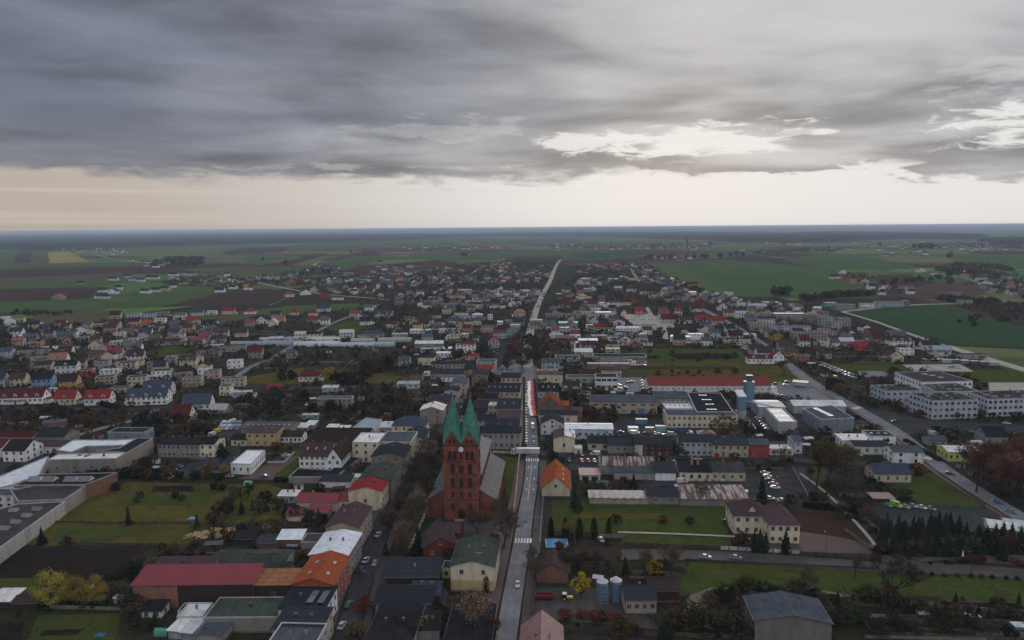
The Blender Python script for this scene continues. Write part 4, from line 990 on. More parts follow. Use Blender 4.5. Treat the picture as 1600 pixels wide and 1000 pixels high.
H(310,694,24,13,7.5,'gx',1.6,'cream','slateblack',name='house',label='cream end house with black roof adjoining the long whitish one',cols=2)
H(4,704,34,14,6.5,'gx',4,'white','darkbrown',label='white house with steep dark brown roof near the factory')
H(-30,699,32,12,6,'gx',3,'white','darkred',label='house with muted red roof cut by the picture edge')
H(48,697,52,10,4.5,'gx',1.8,'white','purple',name='outbuilding',label='low white outbuilding with purple-red roof')
H(55,682,45,13,5.5,'gx',3.2,'concrete','slate',name='barn',label='grey barn with dark roof and pale gable')
H(-10,682,60,9,4.5,'gx',2.2,'beige','darkred',name='barn',label='long low barn with dull red roof')
H(66,662,34,8,4,'gx',1,'brick','grey',ang=18,name='barn',label='brick barn with light fibre roof and yellow tree')
H(384,676,47,12,8,'shed',.8,'yellow','purple',name='house',label='yellow two-storey house with flat purplish roof',cols=4,rows=2,ch=3)
H(431,682,40,9,4,'gx',2,'white','darkbrown',name='outbuilding',label='low white outbuilding with brown roof beside the yellow house',cols=6,rows=1)
H(361,687,24,10,4,'gx',2,'cream','slateblack',name='outbuilding',label='small cream outbuilding with black roof')
H(377,669,78,15,5,'gx',1.8,'concrete','grey',name='warehouse',label='grey warehouse with a row of rooflight strips',sky=9,cols=0,rows=0,ch=0)
H(467,712,49,12,8.5,'gx',5,'white','brown',name='house',label='white house with several gables and steep brown roof',cols=6,rows=3,sky=3,win=(1.2,1.3))
H(509,718,24,22,7,'gy',5.5,'white','brown',name='house',label='tall white gable wing under brown roof beside the black forecourt roof',cols=2)
H(487,690,88,16,5,'gx',5.5,'beige','darkbrown',name='house',label='long house with huge dark brown roof behind the white gables',cols=3,ch=1)
P([(451,745),(525,745),(568,712),(548,712),(516,734),(466,731)],3.2,'greyplaster','slateblack','annex','black flat roofs wrapped round the white multi-gabled house')
P([(360,724),(392,725),(414,703),(386,703)],5.5,'white','whitemetal','workshop','white flat-roofed building with red chimneys and small windows',winrows=1,spacing=3.2,win=(.9,1.5))
H(345,726,26,10,3.5,'gx',1,'concrete','slate',name='shed',label='dark-roofed shed beside the white flat-roofed building')
H(463,784,63,9,4.5,'gx',2.2,'cream','crimson',name='house',label='low cream house with crimson metal roof and brown garage doors',doors=[(.14,2.6,2.4,'brown'),(.36,2.6,2.4,'brown'),(.72,1,2.1,'brown')],cols=2,rows=1,ch=2)
H(526,782,20,9,4.5,'gx',1.5,'cream','crimson',name='outbuilding',label='small crimson-roofed link building beside the low cream house')
H(447,805,22,8,3,'gx',1.5,'cream','crimson',name='outbuilding',label='crimson-roofed outhouse among dark trees',rows=0)
H(478,800,34,6,3.2,'shed',.6,'concrete','crimson',name='garage',label='lean-to garage with crimson roof strip',rows=0)
H(434,775,28,6,3.5,'shed',.4,'lightgrey','dirtywhite',name='shed',label='pale metal shed in the garden beside the crimson roofs')
H(499,752,48,7,3.5,'shed',.8,'white','slate',name='garage',label='dark-roofed open garage before the white gables',rows=0)
H(546,746,18,6,3,'flat',0,'white','dirtywhite',name='shed',label='tiny white-roofed shed beside the green-grey terrace',rows=0)
P([(545,672),(578,677),(597,655),(572,652)],5.5,'white','lightblue','warehouse','pale blue barrel-like metal roof warehouse')
H(593,668,28,11,5,'shed',.5,'greywall','lightgrey',name='warehouse',label='light grey roofed shed beside the pale blue warehouse')
for i_, (x_, y_, w_) in enumerate(((459,668,20),(476,664,14),(508,670,16),(526,672,16))):
    H(x_, y_, w_, 9, 3, 'shed', .3, 'greywall', 'dirtywhite', name='shed', rows=0, ch=0)
# --- bottom left
def clad(root, ro, W, D, h, zr):
    q = MB(); q.box(W*.375, W+.03, -.12, 0, 0, h-.1); q.build('cladding', wm('darkclad'), root)
    chimney(ro, W*.13, 1.6, zr(0, 1.6), .9, .4, 'white')
H(206,914,189,10,8,'shed',1.6,'brick','crimson',ang=.4,name='factory_hall',label='brick hall with long crimson metal roof and dark-clad flank',rows=0,cols=0,ch=0,extra=clad)
H(395,914,62,9,7,'shed',.8,'darkclad','orange2',ang=.4,name='annex',label='dark link with pale orange roof between crimson and orange roofs',rows=1,cols=1,ch=0)
H(233,893,92,9,6.5,'shed',.8,'brick','purple',ang=.4,name='annex',label='purple-grey roof behind the crimson one',rows=0,ch=1)
H(326,882,118,11,5,'gx',1.2,'concrete','greengrey',ang=0,name='warehouse',label='long raw concrete shed with green-grey roof',rows=0,ch=0)
H(330,899,118,8,5,'shed',.6,'concrete','asphaltroof',ang=0,name='warehouse',label='low felt-roofed shed behind the dark link',rows=0,ch=0)
H(433,843,37,7,3,'shed',.8,'brick','whitemetal',ang=0,name='shed',label='white corrugated shed on red brick base',rows=0,ch=0)
H(398,849,35,7,2.6,'shed',.3,'brick','asphaltroof',ang=0,name='shed',label='dark-roofed brick shed beside the white corrugated one',rows=0,ch=0)
H(470,847,32,8,3,'flat',0,'concrete','asphaltroof',ang=0,name='shed',label='concrete shed against the white-roofed terrace',rows=0,ch=0)
H(366,842,32,8,2.8,'gx',1,'darkclad','slateblack',ang=0,name='shed',label='black wooden shed by the log pile',rows=0,ch=0)
def panels(root, ro, W, D, h, zr):
    for fx in (.62, .86):
        q = MB(); q.box(W*fx-1, W*fx+1, D*.2, D*.75, h+.9, h+1.0, bottom=True); q.build('solar_panel', mat('solar_grey', (.10,.11,.13), .25, .1, 2, 'panel', .6), ro)
H(434,952,72,13,7.5,'shed',.6,'white','slate',name='house',label='black-roofed terrace with two grey solar panels',extra=panels,cols=0,ch=2)
H(425,983,76,11,7.5,'shed',.6,'beige','slate',name='house',label='dark felt-roofed terrace below the solar panels',cols=0,ch=2)
H(414,1010,76,12,8,'flat',0,'lilac','bluegrey',name='house',label='blue-grey roofed block at the bottom of the terrace',cols=0,ch=2)
H(318,965,116,12,5,'flat',0,'concrete','greengrey',ang=0,name='warehouse',label='weathered concrete block with mossy flat roof',rows=0,ch=1)
H(276,963,40,8,4,'flat',0,'beige','dirtywhite',ang=0,name='outbuilding',label='pale stepped outbuilding in the backyard',rows=1,cols=2)
H(262,985,26,8,3,'shed',.4,'lightgrey','dirtywhite',ang=-8,name='garage',label='white-roofed garage by the green water tank',rows=0,ch=0)
H(282,988,24,8,3,'shed',.4,'bluegreywall','lightgrey',ang=-8,name='garage',label='bluish garage between the white one and the dark one',rows=0,ch=0)
H(304,990,40,8,3,'shed',.4,'greywall','bluegrey',ang=-8,name='garage',label='wide dark grey garage at the bottom edge',rows=0,ch=0)
H(220,955,32,5,2.6,'shed',.8,'white','slateblack',ang=0,name='shed',label='white garden hut with black roof against the brick hall',cols=2,rows=1)
H(277,955,36,5,2.6,'flat',0,'white','slateblack',ang=0,name='shed',label='white lean-to below the dark cladding',rows=1,cols=2,ch=0)
H(-20,940,36,7,2.6,'shed',.6,'darkclad','dirtywhite',ang=0,name='shed',label='pale-roofed allotment shed by the willows',rows=0,ch=0)
H(18,942,38,6,2.6,'gx',.8,'darkclad','brown',ang=0,name='shed',label='brown-roofed allotment shed by the willows',rows=0,ch=0)
def lowerband(root, ro, W, D, h, zr):
    q = MB(); q.box(-.03, W+.05, -.1, 0, .55, h*.44, bottom=True); q.box(-.03, W+.05, -.16, 0, h*.44, h*.44+.2, bottom=True); q.build('lower_render', mat('wall_lower_yellow', (.52,.42,.22), .9, .1), root)
    q = MB(); q.tube((W*.62,4,zr(W*.62,4)),(W*.62,4,zr(W*.62,4)+1.6),.05,.05,5); q.box(W*.62-1.2,W*.62+1.2,3.95,4.05,zr(W*.62,4)+1.3,zr(W*.62,4)+1.4,bottom=True); q.build('aerial', metal, ro)
# --- below the church
H(704,884,68,20,9,'gy',2.0,'cream','greengrey',ang=-4,extra=lowerband,name='house',label='cream house with green-grey roof beside the main street',cols=2,rows=2,ch=2)
H(690,888,15,6,4,'flat',0,'yellow','slate',ang=-4,name='outbuilding',label='small yellow outbuilding beside the cream house',rows=1,cols=1)
H(662,856,52,11,5,'gy',3,'parishred','purple',ang=14,name='parish_hall',label='red brick parish hall with purplish roof before the church',rows=1,cols=2,ch=0)
H(695,829,23,6,5,'gx',2,'parishred','purple',ang=-10,name='chapel',label='small red brick chapel porch in front of the church door',rows=0,ch=0)
H(602,902,84,12,4.5,'shed',1,'darkclad','slate',ang=0,name='warehouse',label='wide dark-roofed depot behind the street cars',rows=0,ch=1)
H(586,942,88,11,5,'gx',1.2,'concrete','slate',ang=0,name='warehouse',label='dark depot roof with pale gable edge',rows=0,ch=0)
H(566,1010,74,22,5,'gy',1.4,'greyplaster','slateblack',name='warehouse',label='black felt roof with two small red chimneys',rows=0,ch=2)
H(652,985,34,9,3.5,'shed',.8,'concrete','slateblack',ang=0,name='shed',label='black-roofed shed in the shrubby yard behind the depot',rows=0)
H(641,930,46,9,4,'gx',1,'brickdark','slateblue',ang=0,name='outbuilding',label='low dark outbuilding in the cobbled yard',rows=0)
H(692,1012,72,23,5,'gy',1.4,'concrete','slateblack',name='warehouse',label='large black roof behind the bare birch')
H(812,1050,68,22,6,'gy',4.4,'cream','pink',ang=-3,name='house',label='pink-roofed house at the bottom of the main street',ch=2)
H(838,893,50,11,4,'gy',3,'brick','brown',ang=-4,name='barn',label='derelict brick barn with sagging brown roof',rows=0,ch=0)
H(900,868,70,7,3,'gx',1,'brickdark','brown',ang=0,name='shed',label='low brown shed row behind bare bushes',rows=0,ch=0)
H(977,937,49,9,5,'gx',2,'beige','slate',ang=0,name='outbuilding',label='beige farm outbuilding with dark roof next to the silos',cols=4,rows=1,ch=1)
H(1016,923,46,9,4,'gx',1.2,'brickdark','brown',ang=0,name='shed',label='open brown shed sheltering farm machines',rows=0,ch=0)
H(1180,969,120,13.5,7,'gy',2.0,'plankgrey','bluegrey',ang=-6,name='barn',label='big grey boarded barn with broad green-grey roof',rows=0,ch=0,sky=0)
# --- right of the main street
H(839,580,32,9,9,'flat',0,'orangewall','salmon',name='house',label='block with salmon roof terraces near the plaza')
H(840,585,39,12,9,'gx',1.0,'cream','bluegrey',name='house',label='cream house with blank wall facing the mansard roof',cols=2,rows=1)
H(841,611,32,9,5.5,'gx',4.6,'lilac','slateblack',name='house',label='black mansard roof with three dormers',sky=3,rows=1)
H(844,633,31,16,7,'gy',5.4,'brown','orange',name='house',label='orange-roofed brown gable beside the procession',cols=1)
H(872,634,17,9,5,'shed',1,'orangewall','orange',name='annex',label='orange side wing of the brown gable',rows=0)
H(841,642,40,8,6,'shed',1.4,'cream','purple',name='house',label='purple lean-to roof below the orange gable',rows=0)
H(843,648,59,9,6,'gx',1.5,'cream','slate',name='house',label='cream house with dark roof behind the white corner gable',cols=2,rows=1)
H(893,643,17,9,6.5,'shed',.5,'orangewall','purple',name='annex',label='orange-walled annex with purple roof')
H(845,662,36,13,7,'gy',3.2,'white','slate',name='house',label='white gable with orange trim and dark roof near the lorry',cols=3)
H(883,670,75,12,6.5,'gx',1.2,'bluewhite','whitemetal',name='workshop',label='long bluish white building with banners on its roof',cols=8,rows=1,win=(1.5,1.2))
def halfroof(root, ro, W, D, h, zr):
    q = MB(); q.slab([(W/2+.2,-.45,h+1.45),(W+.45,-.45,h+.16),(W+.45,D+.45,h+.16),(W/2+.2,D+.45,h+1.45)], .05); q.build('roof_sheet', rm('dirtywhite'), ro)
    for fx, fy in ((.45,.75),(.8,.8),(.93,.15)): chimney(ro, W*fx, D*fy, zr(W*fx, D*fy), 1.2, .6, 'dark')
H(865,684,33,14,8.5,'gy',1.3,'cream','purple',name='house',label='cream house with half purple and half off-white roof',cols=1,rows=1,ch=0,extra=halfroof,win=(1.1,2))
H(898,701,12,7,4,'flat',0,'cream','dirtywhite',name='annex',label='small cream annex by the two-tone roof',rows=1,cols=1)
H(919,692,72,12,4.5,'gx',2.2,'beige','slate',name='workshop',label='low beige workshop with wide dark roof and posters',cols=4,rows=1,win=(2,1.6))
H(846,763,45,24,4,'gy',5.6,'cream','orange',ang=-3.5,name='house',label='cream house with steep bright orange roof on the main street',cols=0,rows=1,sky=3,ch=1)
H(906,742,32,8,3,'shed',.5,'cream','pink',name='garage',label='double garage with pinkish metal roof',cols=0,rows=1,doors=[(.27,3,2.3,'dark'),(.73,3,2.3,'dark')],ch=0)
H(937,727,86,11,5,'gx',2.6,'greywall','rust',name='workshop',label='workshop with rust-patched sheet roof',rows=0,ch=1)
H(960,738,66,6,4,'shed',1,'greywall','bluegrey',name='workshop',label='dark lean-to roof below the rust-patched one',rows=0,ch=0)
H(997,739,47,8,3.6,'shed',.6,'white','slate',name='workshop',label='whitewashed workshop front with brown windows',cols=4,rows=1,wk='d')
H(1024,738,32,14,4.5,'gx',3,'white','slate',name='workshop',label='dark pitched roof between the workshops',rows=0)
def tallch(root, ro, W, D, h, zr):
    for fx in (.43, .62): chimney(ro, W*fx, D*.3, zr(W*fx, D*.3), 4.5, .9, 'orange')
H(1062,737,50,15,5,'gx',3.4,'cream','slateblack',name='workshop',label='cream workshop with two tall orange chimneys',cols=4,rows=1,wk='d',ch=0,extra=tallch)
def tallch2(root, ro, W, D, h, zr): chimney(ro, W*.38, D*.2, zr(W*.38, D*.2), 8, 1.1, 'brick')
H(1111,737,54,15,5,'gx',2.4,'cream','asphaltroof',name='workshop',label='workshop with a tall brick chimney stack',cols=4,rows=1,ch=0,extra=tallch2)
H(1012,775,49,10,4,'gx',2.2,'concrete','slate',name='barn',label='rendered barn with dark roof facing the lawn',cols=2,rows=1,ch=0,win=(1.4,1.2))
H(1062,779,108,12,3.4,'shed',1.8,'concrete','rust',name='barn',label='long barn with streaky rust and white sheet roof',rows=0,ch=0)
def saw(root, ro, W, D, h, zr):
    for k in range(7):
        q = MB(); x0 = W*(k+.3)/7.4; q.slab([(x0,.6,h+.2),(x0+1.6,.6,h+.2),(x0+1.2,4.2,h+2.2),(x0-.4,4.2,h+2.2)], .08); q.build('tilted_panel', mat('panel_white', (.45,.46,.5), .4), ro)
H(921,778,92,8,3,'shed',.3,'beige','pink',ang=-3,name='outbuilding',label='low row with seven tilted white panels on its roof',rows=0,ch=0,extra=saw)
H(975,777,36,7,3,'flat',0,'cream','pink',ang=-3,name='outbuilding',label='cream end of the tilted-panel row',rows=0,ch=0)
# cottages along the cross street
H(950,695,42,11,5,'gx',2.5,'greywall','slate',name='house',label='grey house with dark roof west of the dark brick cottage',cols=4,rows=1)
def creamend(root, ro, W, D, h, zr):
    q = MB(); q.box(-.03, W*.22, -.1, 0, 0, h-.05); q.build('render_panel', wm('cream'), root)
H(992,694,56,10,7,'gx',2,'brickdark','slate',name='house',label='dark brick cottage row with white windows',cols=5,rows=2,extra=creamend)
H(1062,690,52,10,8,'gx',2.4,'bluewhite','slate',name='house',label='pale blue-white house with two rows of windows',cols=6,rows=2)
H(1114,695,56,10,7,'gx',2.2,'beige','slate',name='house',label='beige cottage with brown doors beside the red house',cols=5,rows=2,doors=[(.12,2.6,2.6,'red'),(.52,2.6,2.6,'brown'),(.7,1.1,2.2,'brown')])
H(1171,695,31,10,7,'gx',2,'redwall','bluegrey',name='house',label='bright red house on the cross street',cols=2,rows=2,doors=[])
H(1203,701,37,8,4,'flat',0,'white','dirtywhite',name='shop',label='low white shop beside the red house',cols=3,rows=1,win=(1.8,1.6))
H(1241,690,13,11,7,'gx',2,'bluewhite','bluegrey',name='house',label='narrow bluish house behind the thin poplar')
H(1138,690,28,12,6,'gx',2,'greywall','slate',name='house',label='house set back behind the beige cottage')
H(1092,679,26,8,3,'hip',1.6,'greywall','pink',name='outbuilding',label='small pinkish hip roof by the yard fence',rows=0)
# --- offices, halls
H(1042,649,111,15,8,'flat',0,'cream','bluegrey',name='office_building',label='long cream two-storey office in front of the black flat roof',cols=14,rows=2,win=(1.2,1.5),ch=0)
P([(1088,643),(1146,643),(1126,614),(1074,613)],8.5,'greywall','slateblack','factory_hall','large black flat roof with white rooflights',sky=[(1098,617,5,1.2),(1104,624,6,1.2),(1109,631,5,1.2),(1112,639,6,1.3)])
H(924,628,103,20,8,'gx',1.6,'beige','bluegrey',name='factory_hall',label='wide beige hall with blue gates and grouped windows',cols=7,rows=2,win=(3,1.0),doors=[(.24,4.5,4,'blue'),(.76,4.5,4,'blue'),(.9,1,2.2,'brown')],ch=2)
H(1027,622,50,20,8,'gx',1.2,'greywall','bluegrey',name='factory_hall',label='blue-grey roof next to the beige hall',rows=0,ch=0)
def vents(root, ro, W, D, h, zr):
    for k in range(6):
        q = MB(); q.tube((W*(k+.5)/6,D*.6,h-.3),(W*(k+.5)/6,D*.6,h+2.4),.28,.28,8,0,True); q.build('vent_pipe', metal, ro)
H(1040,638,44,14,7,'flat',0,'concrete','dirtywhite',name='factory_hall',label='white roof with a row of vent pipes',rows=0,ch=0,extra=vents)
H(931,589,34,13,10,'flat',0,'white','slate',name='office_building',label='modern white cube with dark window bands',cols=4,rows=2,win=(3.2,1.8),ch=0)
H(885,590,46,12,4.5,'flat',0,'greenwall','bluegrey',name='workshop',label='low building with green stripe beside the white cube',cols=4,rows=1,win=(2.5,1.6))
H(1013,602,192,20,5.5,'gx',4.4,'white','redtile',ang=-2.2,name='market_hall',label='very long market hall with red tiled roof',cols=22,rows=1,win=(1.2,.6),ch=2,doors=[(.22,1.2,2.2,'dark'),(.62,2,2.4,'blue')])
H(1205,606,10,14,4.5,'flat',0,'white','dirtywhite',name='annex',label='white annex at the east end of the market hall',rows=0,ch=0)
H(1186,636,41,18,7,'gx',1,'lightgrey','lightgrey',name='warehouse',label='light grey warehouse behind the striped-roof hall',rows=0,ch=0)
_r = P([(1215,659),(1246,659),(1225,638),(1195,637)],7.5,'lightgrey','bluegrey','factory_hall','grey hall with ten white bars across its roof')
for k in range(10):
    t_ = (k+.5)/10; a_ = np.array(G(1196+19*t_, 638+20.5*t_, 7.5)); c_ = np.array(G(1224+21*t_, 638.5+20*t_, 7.5)); o_ = _r[0]
    q = MB(); d_ = (c_-a_)/np.linalg.norm(c_-a_); n_ = np.array([-d_[1], d_[0]])*.7; L0 = np.array(o_.location[:2]); rz = -o_.rotation_euler[2]
    pts_ = []
    for v_ in (a_+d_*1-n_, c_-d_*1-n_, c_-d_*1+n_, a_+d_*1+n_):
        v_ = v_-L0; pts_.append((v_[0]*cos(rz)-v_[1]*sin(rz), v_[0]*sin(rz)+v_[1]*cos(rz)))
    q.prism(pts_, 7.25, 7.55); q.build('rooflight_bar', mat('rooflight_white', (.5,.5,.52), .4), _r[1])
H(1240,634,82,14,5.5,'gx',2,'lightgrey','dirtywhite',name='warehouse',label='pale roofed warehouse by the diagonal road',rows=0,ch=0)
P([(1282,655),(1335,653),(1300,633),(1254,638)],8,'bluegreywall','bluegrey','factory_hall','blue-grey clad hall with a white ridge strip',sky=[(1286,643,3,16)])
H(1338,662,19,7,3.5,'hip',1.4,'ochre','slateblue',name='kiosk',label='small kiosk with blue pyramid roof',ch=0)
H(1317,688,44,10,5,'shed',.6,'white','dirtywhite',name='workshop',label='white-roofed part of the white corner complex')
H(1360,681,40,11,5.5,'flat',0,'white','slate',name='workshop',label='white building with three bright rooflight strips',rows=0,sky=3)
H(1336,697,52,10,5,'gx',1.5,'white','slate',name='house',label='low white wing of the corner complex with dark roof',cols=4,rows=1)
H(1396,706,48,10,6.5,'gx',1.8,'white','bluegrey',name='house',label='white corner house with four brown windows',cols=2,rows=2,wk='d',ch=2,doors=[])
H(1367,740,57,11,4.6,'gx',3.2,'cream','slateblue',name='house',label='cream long house with blue-grey roof beside the lawn',cols=4,rows=1,win=(.9,1.8),ch=1,doors=[])
H(1365,779,33,6,2.6,'shed',.3,'brickdark','pink',ang=-3,name='carport',label='purple-roofed carport beside parked green vehicles',rows=0,ch=0)
H(1482,706,48,11,5.5,'gx',1.4,'lime','dirtywhite',name='house',label='lime green building with pale roof',cols=5,rows=1,win=(1.3,1.6),ch=2)
H(1541,682,34,11,5,'gx',4,'greywall','slateblack',name='house',label='dark-roofed house behind the rusty larches')
H(1578,713,20,10,5,'gy',3.5,'white','slate',name='house',label='white gabled house at the right edge')
H(1452,688,28,8,3.5,'gx',1.4,'greywall','bluegrey',name='shed',label='grey shed with a white van beside the lime building')
H(1546,824,44,9,3,'gx',1.4,'greenwall','dirtywhite',ang=-22,name='shed',label='pale sheet-roofed shed behind the conifer hedge',rows=0,ch=0)
H(1572,820,34,7,3,'gx',1,'white','whitemetal',ang=-22,name='shed',label='white tent-like shed behind the conifer hedge',rows=0,ch=0)
# school complex
P([(1458,626),(1529,624),(1493,612),(1421,614)],12,'bluewhite','asphaltroof','school_building','three-storey school block with square window grid',winrows=3,spacing=3.4,win=(2.0,1.7))
P([(1544,623.5),(1640,620.5),(1600,609),(1512,611.5)],11.5,'bluewhite','asphaltroof','school_building','three-storey school block at the picture edge',winrows=3,spacing=3.4,win=(2.0,1.7))
P([(1384,611),(1441,610),(1420,600),(1360,601.5)],8,'bluewhite','asphaltroof','school_building','low west wing of the school with white roof hatches',winrows=2,spacing=4,win=(2.0,1.5))
P([(1463,612),(1530,611),(1494,598),(1440,600)],8.5,'bluewhite','asphaltroof','school_building','middle link of the school')
P([(1440,597),(1520,595),(1466,579.5),(1398,581.5)],9,'white','asphaltroof','school_building','rear school wing beside the pale sports court',winrows=2,spacing=3.6,win=(1.8,1.6),sky=[(1445,584,4,2),(1457,586,4,2),(1470,589,4,2)])
P([(1410,627),(1450,637),(1440,628),(1410,622)],4,'bluewhite','grey','annex','low school link by the round bush')
# parish house
H(1147,805,56,13,8,'hip',4.2,'cream','purple',ang=-3,name='parish_house',label='cream parish house with purple hip roof, main wing',cols=4,rows=2,ch=2)
H(1167,801,16,6,8.6,'gy',3.2,'cream','purple',ang=-3,name='house_bay',label='projecting cream gable bay of the parish house',rows=0,ch=0)
H(1202,819,48,16,8,'hip',4.6,'cream','purple',ang=-3,name='parish_house',label='cream parish house with purple hip roof, front wing',cols=4,rows=2,sky=0,ch=1)
# --- middle block between the two streets
H(745,676,68,12,9.5,'hip',2.6,'greyplaster','slate',name='apartment_block',label='ornate grey town house facing the lorry',cols=8,rows=2,win=(1.2,2.0),ch=3)
H(759,664,52,12,8.5,'gx',2,'greywall','slate',name='house',label='dark-roofed rear wing behind the ornate grey house')
H(777,652,36,13,8.5,'gx',2.6,'beige','purple',name='house',label='purple-roofed terrace on the main street')
H(776,638,37,26,8.5,'gx',3,'beige','slate',name='house',label='broad dark roof along the procession',sky=2,ch=3)
H(757,612,55,24,8.5,'gx',3.4,'beige','slate',name='house',label='wide dark roof with several white skylights',sky=6,ch=3)
H(783,590,30,16,8.5,'gx',2,'beige','slate',name='house',label='dark corner roof by the plaza')
H(763,633,14,9,7.5,'flat',0,'cream','dirtywhite',name='house',label='pale back house among the dark roofs',cols=2,rows=2)
H(738,634,25,12,6.5,'gx',2,'darkbeige','slate',name='house',label='dark courtyard roof behind the spires')
H(728,646,32,12,6.5,'gx',2,'beige','slateblack',name='house',label='black courtyard roof next to the pale back house')
H(745,622,32,12,7,'gx',2,'darkbeige','slateblack',name='house',label='dark rear house in the middle block')
H(746,656,26,9,6,'gx',2,'greywall','slate',name='house',label='small dark roof behind the ornate grey house')

def dormers(n, wall, roof):
    def fn(root, ro, W, D, h, zr):
        for k in range(n):
            x = W*(k+.5)/n; zb = h-.2; b = MB(); b.box(x-1.1, x+1.1, .35, D*.4, zb, h+1.9); b.face([(x-1.1,.35,h+1.9),(x+1.1,.35,h+1.9),(x,.35,h+2.9)]); dm = b.build('dormer', wm(wall), ro)
            b = MB(); b.slab([(x-1.45,.05,h+1.75),(x,.05,h+3.1),(x,D*.45,h+3.1),(x-1.45,D*.45,h+1.75)], .12); b.slab([(x,.05,h+3.1),(x+1.45,.05,h+1.75),(x+1.45,D*.45,h+1.75),(x,D*.45,h+3.1)], .12); b.build('dormer_roof', rm(roof), ro)
            add_window(root, x, .34, h+.45, 0, 1.1, 1.3)
    return fn
